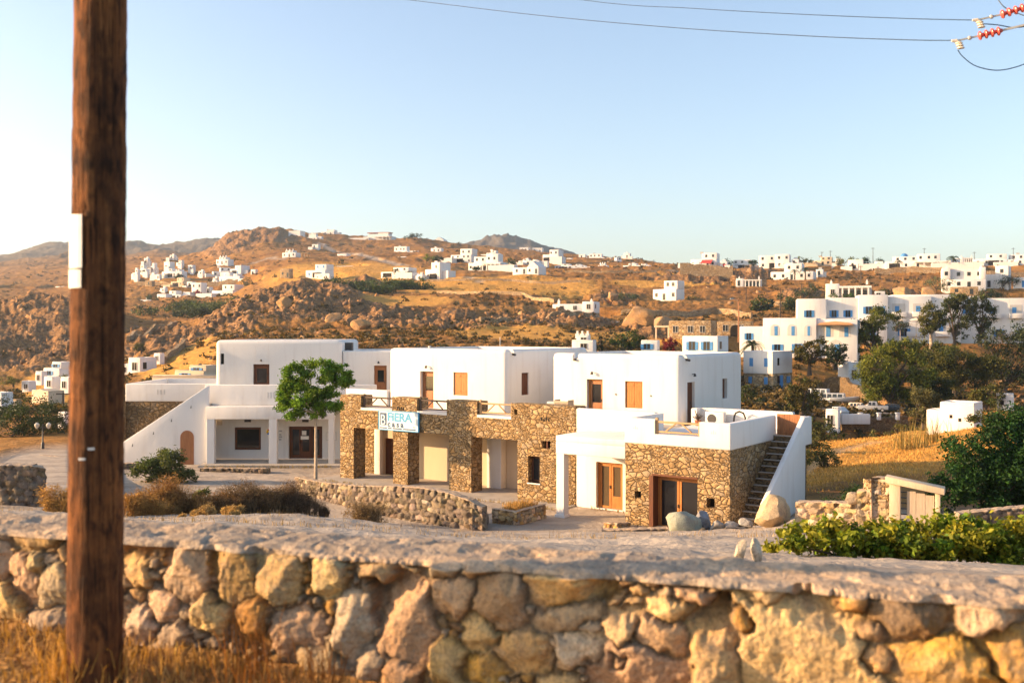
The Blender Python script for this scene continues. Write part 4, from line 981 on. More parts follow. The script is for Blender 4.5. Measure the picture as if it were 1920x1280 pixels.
for w in (0.55, 0.28, 0.7, 0.95): m.box(x, x+w, 2.768, 2.778, 3.23, 3.30); x += w+0.09
m.build('address_strip', 'sign_navy', S)
# ---------------------------------------------------------------- dry stone walls built stone by stone
PAL = np.array([(0.66,0.50,0.33),(0.58,0.41,0.22),(0.54,0.33,0.115),(0.40,0.35,0.29),(0.31,0.20,0.11),(0.62,0.46,0.27),(0.50,0.42,0.32),(0.60,0.37,0.12),(0.70,0.58,0.44)])*np.array([1.10, 0.96, 0.78])
def stone_wall(name, path, height, thick, sw, sh, res, mat='field_stone', seeds=None, cap=0.05, cols=None, relief=0.07, rs=3, topz=None, ends=True, seedpal=None):
    """path: list of (x,y,z_top) along the front foot line; stones are relief cells; returns mesh object"""
    r = np.random.default_rng(rs)
    P = np.array([(p[0], p[1]) for p in path], float); ZT = np.array([p[2] for p in path], float)
    seg = np.hypot(*np.diff(P, axis=0).T); S = np.concatenate([[0], np.cumsum(seg)]); Ltot = S[-1]
    nu = max(4, int(Ltot/res)); nw = max(4, int(height/res)); u = np.linspace(0, Ltot, nu); nt = max(4, int(thick/res))
    # profile parameter: up the front, over the top
    q = np.concatenate([np.linspace(0, height, nw), height+np.linspace(0, thick, nt+1)[1:]])
    U, Q = np.meshgrid(u, q, indexing='ij')
    if seeds is None: seeds = np.zeros((0, 4))
    # fill with random stones away from given ones
    cand = []
    rows = max(1, round((height+thick)/sh))
    for k in range(rows):
        x = r.uniform(-sw, 0)
        while x < Ltot+sw:
            w = sw*r.uniform(0.55, 1.6); h = sh*r.uniform(0.7, 1.35)
            c = (x+w/2, (k+0.5)*(height+thick)/rows + r.normal()*sh*0.16, w, h)
            if all(((c[0]-s[0])/(s[2]*0.62+w*0.3))**2+((c[1]-s[1])/(s[3]*0.62+h*0.3))**2 > 1 for s in seeds): cand.append(c)
            x += w*0.96
    sd_ = np.array(list(seeds)+cand); ns = len(sd_)
    ang = r.normal(0, 0.2, ns); pw = r.uniform(2.2, 5.0, ns)
    d1 = np.full(U.shape, 9e9); d2 = np.full(U.shape, 9e9); idx = np.zeros(U.shape, int)
    ws = 0.2/sh; wu = (fbm(U*7*ws, Q*7*ws, 4, rs, 0.6, True)-0.55)*0.42*sh; wq = (fbm(U*7*ws, Q*7*ws, 4, rs+9, 0.6, True)-0.55)*0.42*sh
    Uw, Qw = U+wu, Q+wq
    for k in range(ns):
        lo = np.searchsorted(u, sd_[k, 0]-2.2*max(sd_[k, 2], sd_[k, 3])); hi = np.searchsorted(u, sd_[k, 0]+2.2*max(sd_[k, 2], sd_[k, 3]))
        if hi <= lo: continue
        c, s = math.cos(ang[k]), math.sin(ang[k])
        du = Uw[lo:hi]-sd_[k, 0]; dq = Qw[lo:hi]-sd_[k, 1]
        a = np.abs(du*c+dq*s)/(sd_[k, 2]*0.5); b = np.abs(-du*s+dq*c)/(sd_[k, 3]*0.5)
        dd = (a**pw[k]+b**pw[k])**(1/pw[k])
        A = d1[lo:hi]; B = d2[lo:hi]; I = idx[lo:hi]
        new = dd < A
        B[:] = np.where(new, A, np.minimum(B, dd)); A[:] = np.where(new, dd, A); I[:] = np.where(new, k, I)
    # chinking: small wedge stones where the big ones do not meet
    sm = 0.4*sh; nsm = int((Ltot+0.4)*(height+thick)/(sm*sm)*0.9); chink = None
    if nsm < 6000:
        cu = r.uniform(-0.2, Ltot+0.2, nsm); cq = r.uniform(0, height+thick, nsm); ordr = np.argsort(cu); cu = cu[ordr]; cq = cq[ordr]
        e1 = np.full(U.shape, 9e9); e2 = np.full(U.shape, 9e9); ei = np.zeros(U.shape, int)
        for k in range(nsm):
            lo = np.searchsorted(u, cu[k]-2.5*sm); hi = np.searchsorted(u, cu[k]+2.5*sm); jl = np.searchsorted(q, cq[k]-2.5*sm); jh = np.searchsorted(q, cq[k]+2.5*sm)
            if hi <= lo or jh <= jl: continue
            dd = np.hypot((Uw[lo:hi, jl:jh]-cu[k])/1.3, Qw[lo:hi, jl:jh]-cq[k]); A = e1[lo:hi, jl:jh]; B = e2[lo:hi, jl:jh]; I = ei[lo:hi, jl:jh]
            new = dd < A; B[:] = np.where(new, A, np.minimum(B, dd)); A[:] = np.where(new, dd, A); I[:] = np.where(new, k, I)
        chink = d1 > 1.2
    size = np.minimum(sd_[:, 2], sd_[:, 3])[idx]*0.5
    gap = np.minimum(np.clip((d2-d1)*size*0.5, 0, None), np.clip((1.2-d1)*size, 0, None) if chink is not None else 9)
    face = 1-np.exp(-gap/(0.0065*sh/0.2+0.002))
    tilt = (Uw-sd_[idx, 0])*r.normal(0, 0.16, ns)[idx] + (Qw-sd_[idx, 1])*r.normal(0, 0.22, ns)[idx]
    # broken facets on each face
    fa = r.uniform(0, 6.28, (3, ns)); fo = r.uniform(0.05, 0.6, (3, ns)); fs_ = r.uniform(0.2, 0.8, (3, ns))
    for k in range(3):
        dd = ((Uw-sd_[idx, 0])*np.cos(fa[k])[idx]+(Qw-sd_[idx, 1])*np.sin(fa[k])[idx]) - fo[k][idx]*size
        tilt = tilt - np.clip(dd, 0, None)*fs_[k][idx]
    off = r.uniform(-0.35, 0.35, ns)[idx]
    rough = (fbm(U*7/sh*0.2, Q*7/sh*0.2, 5, rs+20)-0.5)*0.55 + (fbm(U*16/sh*0.2, Q*22/sh*0.2, 4, rs+30, 0.6, True)-0.55)*0.32
    disp = relief*(face*(1+off+rough*0.6) - 1) + tilt*face*0.9
    if chink is not None:
        g2 = np.clip((e2-e1)*0.5, 0, None); f2 = 1-np.exp(-g2/(0.006*sh/0.2+0.002))
        disp = np.where(chink, relief*(f2*(0.9+rough*0.5)-1.35), disp)
    # the capping: rough mortar and flat slabs
    top = np.clip((Q-height+cap*0.6)/(cap*0.5), 0, 1)
    captex = (fbm(U*2.2, Q*5, 5, rs+40, 0.55, True)-0.6)*0.016 + (fbm(U*12, Q*14, 4, rs+44, 0.6, True)-0.55)*0.012 + disp*0.22
    onTop = Q > height
    disp = np.where(onTop, disp*(1-top)*1.0 + captex, disp*(1-top*0.5)+captex*top*0.6)
    # positions
    fx = np.interp(u, S, P[:, 0]); fy = np.interp(u, S, P[:, 1]); zt = np.interp(u, S, ZT)
    tx = np.gradient(fx, u); ty = np.gradient(fy, u); ln = np.hypot(tx, ty); tx /= ln; ty /= ln
    nxv, nyv = ty, -tx                                            # outward (front) normal: right of travel
    back = np.clip(Q-height, 0, None)
    hz = np.minimum(Q, height)-height
    rnd_edge = np.clip(1-np.abs(Q-height)/0.06, 0, 1)**2*0.03
    edge = disp[:, nw-1][:, None]; inset = np.where(onTop, np.minimum(-back, edge*np.clip(1-back/0.15, 0, 1)-back*0.4), disp)
    X = fx[:, None]+nxv[:, None]*inset
    Y = fy[:, None]+nyv[:, None]*inset
    Z = zt[:, None]+hz+np.where(onTop, disp, 0)-rnd_edge
    colr = PAL[r.integers(0, len(PAL), ns)] if cols is None else np.array(cols)[r.integers(0, len(cols), ns)]
    if seedpal is not None:
        for k, p in enumerate(seedpal): colr[k] = PAL[p]
    colr = colr*r.uniform(0.62, 1.15, ns)[:, None]*np.stack([np.ones(ns), r.uniform(0.92, 1.04, ns), r.uniform(0.78, 1.1, ns)], 1)
    C = colr[idx]
    if chink is not None:
        cc2 = PAL[r.integers(0, len(PAL), nsm)] if cols is None else np.array(cols)[r.integers(0, len(cols), nsm)]
        C = np.where(chink[..., None], (cc2*0.8)[ei], C); gap = np.where(chink, g2, gap)
    C = C*(0.22+0.78*np.clip(gap/(0.015*sh/0.2), 0, 1))[..., None]         # stone tint darkens towards the joints
    pm = np.clip((fbm(U*2.5, Q*7, 5, rs+70)-0.45)*6, 0, 1)[..., None]; capc = (np.array((0.56, 0.40, 0.26))*pm + np.array((0.40, 0.32, 0.24))*(1-pm))*(0.7+0.6*fbm(U*8, Q*12, 4, rs+73))[..., None]  # grey patches on the peach cap put its shadows into the colour
    tt = np.clip(top+(fbm(U*6, Q*6, 3, rs+77)-0.5)*1.2*(1-onTop), 0, 1)*np.where(onTop, 1, 0.85)
    C = C*(1-tt[..., None])+capc*tt[..., None]
    n_u, n_q = U.shape
    Vv = np.stack([X, Y, Z], -1).reshape(-1, 3); Cc = C.reshape(-1, 3)
    ii = np.arange(n_u-1)[:, None]*n_q+np.arange(n_q-1)[None, :]
    Fc = np.stack([ii, ii+n_q, ii+n_q+1, ii+1], -1).reshape(-1, 4)
    # back face and ends
    kb = len(Vv); bx = fx-nxv*thick; by = fy-nyv*thick
    bk = np.stack([bx, by, zt-height], -1); Vv = np.concatenate([Vv, bk]); Cc = np.concatenate([Cc, np.tile((PAL[1] if cols is None else np.mean(cols, 0)), (n_u, 1))])
    i = np.arange(n_u-1); lastq = i*n_q+n_q-1
    Fc = np.concatenate([Fc, np.stack([lastq, lastq+n_q, kb+i+1, kb+i], -1)])
    o = mesh_np(name, Vv, Fc, mat, None, Cc, True)
    if ends:
        bm = bmesh.new(); bm.from_mesh(o.data); bm.verts.ensure_lookup_table()
        for e in (0, n_u-1):
            ring = [bm.verts[e*n_q+k] for k in range(0, n_q)]+[bm.verts[kb+e]]
            if e == 0: ring = ring[::-1]
            try: bm.faces.new(ring)
            except Exception: pass
        bm.to_mesh(o.data); bm.free()
    return o

# foreground wall: big stones read off the photograph (column, row, width, height in photo pixels, tint)
def fw(px, py):                       # photo pixel -> (metres along the wall, height above its foot)
    a = (px-CX)/F; y = 4.29/(1+0.3*a); x = a*y
    return x, y
FH = 0.95; FX0, FX1 = -6.0, 4.6
LSC = math.hypot(1, 0.3)
BIG = [(752,1165,112,160,0),(846,1108,88,72,5),(934,1128,92,116,5),(1066,1092,165,62,1),(1060,1150,138,46,6),(905,1178,72,66,5),(975,1216,96,74,1),(1086,1208,82,52,8),
       (1168,1168,74,62,5),(1245,1192,105,64,0),(1195,1256,180,96,0),(1510,1225,250,235,0),(1345,1220,95,190,5),(1300,1118,85,34,0),(1440,1102,84,66,6),(1715,1150,150,84,4),
       (1600,1122,66,46,7),(1868,1140,125,74,8),(1765,1245,190,96,7),(1640,1178,86,48,5),(1655,1232,70,60,1),(900,1252,110,52,7),(835,1245,84,90,5),(655,1165,62,120,3),
       (548,1182,104,70,0),(610,1075,56,80,6),(338,1052,86,112,8),(428,1065,78,110,1),(512,1066,96,118,5),(262,1168,66,68,8),(300,1130,60,58,0),(102,1105,70,84,6),(40,1080,60,90,0),
       (58,1052,40,40,8),(160,1012,50,40,8),(90,1155,96,52,3),(585,1245,110,70,3),(470,1160,70,90,2),(390,1150,66,60,0),(1570,1090,70,30,1),(1340,1065,120,36,4),(1230,1070,100,38,2),
       (820,1060,90,40,8),(700,1062,80,46,5),(1160,1240,60,46,1),(745,1268,90,60,1),(690,1245,60,66,6),(1250,1140,90,40,0),(1390,1160,60,50,7),(1900,1215,100,90,7),(250,1060,50,70,1)]
sd0 = []
zfoot = -1.0-FH
for px, py, w, h, c in BIG:
    x, y = fw(px, py); z = (HY-py)/F*y
    sd0.append(((x-FX0)*LSC, z-zfoot, w/F*y*1.0, h/F*y*1.02))
fwall = stone_wall('dry_stone_wall', [(FX0, 4.29-0.3*FX0, -1.015), (FX1, 4.29-0.3*FX1, -1.015)], FH, 0.44, 0.24, 0.17, 0.007, 'loose_stone',
                   np.array(sd0), 0.03, None, 0.052, 5, seedpal=[b[4] for b in BIG])
meta(fwall, 'long dry stone wall of large tan stones running across the foreground', 'stone wall')

# ---------------------------------------------------------------- vegetation helpers
def rand_unit(n, r=rng):
    v = r.normal(size=(n, 3)); return v/np.linalg.norm(v, axis=1)[:, None]
def leaf_mesh(name, cen, size, col, parent=None, aspect=0.5, up=0.0, mat='leaf', colvar=0.25, r=rng, droop=0.0):
    """one small bent leaf (two triangles) per centre"""
    n = len(cen); d = rand_unit(n, r); d[:, 2] = d[:, 2]*(1-abs(up)) + up - droop; d /= np.linalg.norm(d, axis=1)[:, None]
    s = np.cross(d, rand_unit(n, r)); s /= np.linalg.norm(s, axis=1)[:, None]+1e-9
    L = (size*r.uniform(0.6, 1.3, n))[:, None]; Wd = L*aspect
    nn = np.cross(d, s)
    p0 = cen-d*L*0.5; p1 = cen+s*Wd*0.5+nn*L*0.08; p2 = cen+d*L*0.5; p3 = cen-s*Wd*0.5+nn*L*0.08
    Vv = np.stack([p0, p1, p2, p3], 1).reshape(-1, 3)
    Fc = np.arange(4*n).reshape(-1, 4)
    Fc = np.concatenate([Fc[:, [0, 1, 2]], Fc[:, [0, 2, 3]]])
    c = np.asarray(col, float); 
    if c.ndim == 1: c = np.tile(c, (n, 1))
    c = c*(1+r.normal(0, colvar, (n, 1)).clip(-0.6, 0.9)); c = np.clip(c, 0.003, 0.9)
    return mesh_np(name, Vv, Fc, mat, parent, np.repeat(c, 4, 0))
def crown_pts(blobs, n, nclump=60, cs=0.22, r=rng, shell=0.55):
    """leaf positions gathered in clumps round the blobs (x,y,z,rx,ry,rz)"""
    B = np.array(blobs, float); vol = B[:, 3]*B[:, 4]*B[:, 5]; vol = vol**0.7; p = vol/vol.sum()
    k = r.choice(len(B), nclump, p=p); rad = r.uniform(shell, 1.0, nclump)
    c = B[k, :3]+rand_unit(nclump, r)*B[k, 3:]*rad[:, None]
    cr = (B[k, 3]*B[k, 4]*B[k, 5])**(1/3)*cs*r.uniform(0.6, 1.4, nclump)
    wt = cr**2; q = r.choice(nclump, n, p=wt/wt.sum())
    pts = c[q]+r.normal(size=(n, 3))*cr[q][:, None]*np.array([1, 1, 0.8])*0.75
    return pts, q, c
def tint(q, ncl, base, var=0.3, r=rng, alt=None):
    t = 1+r.normal(0, var, ncl).clip(-0.6, 0.8); c = np.array(base)[None]*t[:, None]
    if alt is not None:
        m = r.random(ncl)[:, None]*0.7; c = c*(1-m)+np.array(alt)[None]*m
    return c[q]
def bush(name, label, cat, loc, blobs, n, size, col, alt=None, group=None, nclump=40, parent_stem=True, aspect=0.5, cs=0.25, seed=1, up=0.15, kind=None):
    r = np.random.default_rng(seed)
    t = Thing(name, label, cat, loc, 0, group)
    pts, q, c = crown_pts(blobs, n, nclump, cs, r); pts[:, 2] = np.maximum(pts[:, 2], 0.02)
    leaf_mesh('foliage', pts, size, tint(q, nclump, col, 0.28, r, alt), t, aspect, up, r=r)
    if parent_stem:
        m = MB()
        for k in range(0, nclump, max(1, nclump//10)): m.bar((0, 0, -0.1), tuple(c[k]*0.85), max(0.02, size*0.2))
        m.build('stem', 'bark_dark', t)
    return t
def tree(name, label, cat, loc, blobs, n, size, col, alt=None, group=None, nclump=70, trunk_r=0.2, aspect=0.45, cs=0.2, seed=1, limbs=9, up=0.05, bark='bark', droop=0.0, fork=0.35, lean=(0, 0)):
    r = np.random.default_rng(seed)
    t = Thing(name, label, cat, loc, 0, group)
    pts, q, c = crown_pts(blobs, n, nclump, cs, r)
    leaf_mesh('crown', pts, size, tint(q, nclump, col, 0.3, r, alt), t, aspect, up, r=r, droop=droop)
    B = np.array(blobs); top = float(B[:, 2].max()); zf = float((B[:, 2]-B[:, 5]).min()); zf = max(0.4, zf*0.9+0.1*top)
    m = MB(); fx, fy = lean
    f = Vector((fx, fy, zf)); m.tube([(0, 0, -0.3), (fx*0.25, fy*0.25+0.02, zf*0.35), (fx*0.6, fy*0.6, zf*0.7), f], [trunk_r*1.25, trunk_r, trunk_r*0.85, trunk_r*0.75], 8)
    for k in r.choice(nclump, min(limbs, nclump), replace=False):
        e = Vector(c[k]); mid = f.lerp(e, 0.5)+Vector((r.normal()*0.1, r.normal()*0.1, (e-f).length*0.12))
        m.tube([f, mid, e], [trunk_r*0.55, trunk_r*0.32, trunk_r*0.1], 6)
    m.build('trunk', bark, t, smooth=True)
    return t
def blades(name, bases, h, col, spread=0.5, width=0.012, r=rng, mat='straw', parent=None, per=1, colvar=0.3):
    """grass blades / dry twigs: thin curved strips"""
    b = np.repeat(np.asarray(bases, float), per, 0); n = len(b)
    d = rand_unit(n, r); d[:, 2] = 0; d *= spread*r.uniform(0.1, 1, n)[:, None]
    H = (np.repeat(np.broadcast_to(h, (len(bases),)), per)*r.uniform(0.4, 1.25, n))[:, None]
    up = np.array([[0, 0, 1.0]])
    p1 = b+(d*0.4+up*0.6)*H; p2 = b+(d+up*(1-0.35*np.linalg.norm(d, axis=1)[:, None]))*H
    s = np.cross(rand_unit(n, r), up); s /= np.linalg.norm(s, axis=1)[:, None]+1e-9; s *= width
    Vv = np.stack([b-s, b+s, p1+s*0.7, p1-s*0.7, p2], 1).reshape(-1, 3)
    k = np.arange(n)[:, None]*5
    Fc = np.concatenate([k+[0, 1, 2], k+[0, 2, 3], k+[3, 2, 4]])
    c = np.asarray(col, float); c = np.tile(c, (n, 1)) if c.ndim == 1 else np.repeat(c, per, 0)
    c = np.clip(c*(1+r.normal(0, colvar, (n, 1)).clip(-0.6, 1)), 0.004, 0.9)
    return mesh_np(name, Vv, Fc, mat, parent, np.repeat(c, 5, 0))

# ---------------------------------------------------------------- utility pole
pb = W(177, 1262, 4.3); pt = W(192, -330, 4.34)
t = Thing('utility_pole', 'weathered brown wooden utility pole close to the camera', 'utility pole', pb)
m = MB(); n = 120; ring = 44
for i in range(n+1):
    f = i/n; c = pb.lerp(pt, f)-pb; rad = 0.1135-0.008*f
    for q in range(ring):
        a = 2*math.pi*q/ring
        rr = rad*(1+0.05*(fbm(np.array([q*0.9]), np.array([f*6.0]), 3, 5)[0]-0.5)) + 0.007*(vnoise(np.array([q*1.9]), np.array([f*70.0]), 3)[0]-0.5)
        m.v.append((c.x+rr*math.cos(a), c.y+rr*math.sin(a), c.z - (0.15 if i == 0 else 0)))
for i in range(n):
    for q in range(ring):
        a = i*ring+q; b = i*ring+(q+1) % ring; m.f.append([a, b, b+ring, a+ring]); m.mi.append(0)
m.build('shaft', 'pole_wood', t, smooth=60)
def plate(name, py0, py1, a0, a1, mat, off=0.004):
    z0 = W(0, py1, 4.2).z; z1 = W(0, py0, 4.2).z; f = ((z0+z1)/2-pb.z)/(pt.z-pb.z); c = pb.lerp(pt, f)-pb; rad = 0.1135-0.008*f+off
    mm = MB(); k = 8; vs = []; 
    for i in range(k+1):
        a = a0+(a1-a0)*i/k
        for rr in (rad, rad+0.003):
            for z in (z0-pb.z, z1-pb.z): vs.append((c.x+rr*math.cos(a), c.y+rr*math.sin(a), z))
    fs = []
    for i in range(k):
        o = i*4; fs += [(o, o+4, o+5, o+1), (o+2, o+3, o+7, o+6), (o+1, o+5, o+7, o+3), (o, o+2, o+6, o+4)]
    fs += [(0, 1, 3, 2), (k*4, k*4+2, k*4+3, k*4+1)]
    mm.add(vs, fs); return mm.build(name, mat, t)
plate('metal_plate', 401, 502, R(180), R(258), 'plate_white'); plate('metal_plate', 505, 539, R(182), R(257), 'plate_white')
plate('plate_band', 501.5, 504.5, R(178), R(261), 'metal_dark', 0.007)
plate('staple', 839, 843, R(276), R(289), 'plate_white', 0.006); plate('staple', 858, 862, R(257), R(271), 'plate_white', 0.006)

# ---------------------------------------------------------------- power lines and insulators
def wire(name, label, pts, rad, parent=None):
    mm = MB(); o0 = pts[0]
    if parent is None: mm.org = tuple(o0)
    # smooth through the points
    P = [Vector(p) for p in pts]; out = []
    for i in range(len(P)-1):
        p0 = P[max(i-1, 0)]; p1 = P[i]; p2 = P[i+1]; p3 = P[min(i+2, len(P)-1)]
        for k in range(6):
            s = k/6; out.append(0.5*((2*p1)+(p2-p0)*s+(2*p0-5*p1+4*p2-p3)*s*s+(3*p1-p0-3*p2+p3)*s**3))
    out.append(P[-1]); mm.tube(out, rad, 6)
    o = mm.build(name, 'cable', parent, smooth=True)
    if parent is None:
        o.location = o0; meta(o, label, 'cable')
    return o
dI = 11.0
wire('power_line', 'upper thin power line ending at the higher red insulator', [W(700, -60, dI+14), W(1090, 0, dI+9), W(1300, 16, dI+6), W(1500, 27, dI+3.5), W(1700, 35, dI+1.2), W(1826, 38, dI)], 0.006)
wire('power_line', 'lower power line ending at the lower red insulator', [W(420, -40, dI+15), W(765, 0, dI+10), W(1000, 28, dI+7), W(1250, 51, dI+4.3), W(1500, 67, dI+2), W(1700, 75, dI+0.5), W(1790, 76, dI-0.2)], 0.006)
def insulator(label, a, b, c, loop, depth):
    """clamp at a, porcelain discs between b and c"""
    Pa, Pb, Pc = W(a[0], a[1], depth), W(b[0], b[1], depth-0.05), W(c[0], c[1], depth-0.12)
    t = Thing('insulator', label, 'insulator', Pa, 0, 'strain insulators on the power lines')
    ex = Pc+(Pc-Pb)*1.1
    m = MB(); m.bar((0, 0, 0), Pb-Pa, 0.016); m.bar(Pc-Pa, ex-Pa, 0.02); mid = (Pb-Pa)*0.62; m.lathe([(0.012, -0.02), (0.022, -0.01), (0.022, 0.012), (0.012, 0.02)], 8, 0, mid); m.build('rod', 'metal_grey', t)
    m = MB(); m.tube([(-0.05, 0, 0.0), (0.0, 0, 0.0), (0.03, 0, -0.02), (0.05, 0, -0.075)], [0.012, 0.024, 0.028, 0.022], 8)
    for k in range(3): m.lathe([(0.02, -0.008), (0.04, -0.004), (0.04, 0.004), (0.02, 0.008)], 8, 0, (0.03+0.01*k, -0.0, -0.025-0.026*k))
    m.build('clamp', 'metal_pale', t)
    m = MB(); d = (Pc-Pb); L = d.length; dn = d.normalized(); pts = []; rad = []
    for k in range(4):
        for f, rr in ((0.0, 0.016), (0.12, 0.042), (0.3, 0.05), (0.5, 0.046), (0.62, 0.028), (0.98, 0.018)):
            pts.append(Pb-Pa+d*((k+f)/4)); rad.append(rr)
    m.tube(pts, rad, 12); m.build('porcelain_discs', 'red_porcelain', t, smooth=True)
    wire('jumper_wire', '', loop, 0.0055, t)
    return t
def rel(o, pts): return [p-o for p in pts]
a = W(1832, 38, dI)
i1 = insulator('upper red porcelain insulator string at the right edge', (1832, 38), (1876, 28), (1925, 13), [Vector((0.05, 0, -0.04)), W(1870, 47, dI)-a, W(1900, 52, dI)-a, W(1925, 50, dI)-a], dI)
a = W(1793, 77, dI-0.2)
i2 = insulator('lower red porcelain insulator string with a drooping jumper wire', (1793, 77), (1834, 68), (1880, 57), [W(1796, 94, dI-0.2)-a, W(1806, 107, dI-0.2)-a, W(1830, 124, dI-0.2)-a, W(1868, 132, dI-0.2)-a, W(1905, 126, dI-0.2)-a, W(1940, 112, dI-0.2)-a], dI-0.2)
wire('power_line', 'short slack wire dropping from the top edge near the upper insulator', [W(1860, -20, dI+0.3), W(1876, 6, dI+0.2), W(1890, 18, dI+0.15), W(1910, 26, dI+0.1), W(1935, 34, dI)], 0.006)
# ---------------------------------------------------------------- the houses on the hills
def wbox(B, x0, x1, y0, y1, z0, z1, mat, name): return MB().box(x0, x1, y0, y1, z0, z1).build(name, mat, B)
def win(B, x, z, w, h, y, paint, near, side=None):
    """window on the front (y plane) or on the right side (side = x plane, x is then the depth)"""
    def bx(m, u0, u1, d0, d1, w0, w1):
        if side is None: m.box(u0, u1, y-d1, y-d0, w0, w1)
        else: m.box(side+d0, side+d1, u0, u1, w0, w1)
    m = MB(); bx(m, x-w/2, x+w/2, 0.0, 0.03, z, z+h)
    o = m.build('window', 'glass_dark' if (near or paint != 'blue') else 'blue_paint', B)
    if near:
        f = MB()
        for a, b, c, d in ((x-w/2-0.06, x-w/2, z, z+h), (x+w/2, x+w/2+0.06, z, z+h), (x-w/2, x+w/2, z+h, z+h+0.06), (x-0.03, x+0.03, z, z+h)): bx(f, a, b, 0.0, 0.06, c, d)
        bx(f, x-w/2-0.1, x+w/2+0.1, 0.0, 0.1, z-0.07, z)
        f.build('window_frame', 'blue_paint' if paint == 'blue' else 'plaster_grey', o)
        if paint == 'blue':
            for s in (-1, 1):
                q = MB(); c = x+s*(w/2+0.07+w*0.19); bx(q, c-w*0.19, c+w*0.19, 0.0, 0.07, z, z+h); q.build('shutter', 'blue_paint', o)
    return o
STY = {  # blocks as fractions: x0,x1,y0,y1,z0,z1
 'box': [(0,1,0,1,0,1)], 'cube': [(0.0,0.3,0.1,0.8,0,0.72),(0.3,1,0,1,0,1)], 'step': [(0,1,0,1,0,0.58),(0.42,1,0.15,1,0.58,1)], 'stepl': [(0,1,0,1,0,0.58),(0,0.55,0.15,1,0.58,1)],
 'two': [(0,1,0,1,0,0.5),(0.08,0.8,0.35,1,0.5,1)], 'tower': [(0,0.45,0.05,0.9,0,0.62),(0.45,1,0,1,0,1)], 'tower2': [(0,1,0,1,0,0.5),(0.3,0.72,0.2,1,0.5,1)],
 'long': [(0,1,0,1,0,0.68),(0.2,0.5,0.1,1,0.68,1),(0.68,0.86,0.1,1,0.68,0.9)], 'villa': [(0,1,0,1,0,0.5),(0.12,0.5,0.25,1,0.5,0.86),(0.5,0.85,0.2,1,0.5,1)],
 'hotel': [(0,0.52,0,1,0,0.95),(0.52,1,-0.06,1,0,1)], 'castle': [(0,1,0,1,0,0.6),(0.2,0.75,0.1,0.9,0.6,0.86)], 'stone': [(0,1,0,1,0,1)],
 'arc': [(0,0.3,0,1,0,1),(0.3,1,0.35,1,0,0.85)], 'arcblock': [(0,1,0.2,1,0,0.48),(0,0.72,0.05,1,0.48,0.9),(0.72,1,0,1,0.48,1)], 'split': [(0,1,0.03,1,0,0.42),(0,1,0,1,0.42,1)],
 'balcony': [(0,1,0,1,0,0.45),(0,1,0.3,1,0.45,0.93),(0,0.2,0,0.3,0.45,1),(0.86,1,0,0.3,0.45,1)], 'chapel': [(0,0.55,0,0.8,0,0.55),(0.55,1,0,1,0,0.55)], 'gable': [(0,1,0,1,0,0.78)],
 'crenel': [(0,1,0,1,0,0.88)], 'belfry': [(0,1,0,1,0,0.45)], 'pergola': [],
}
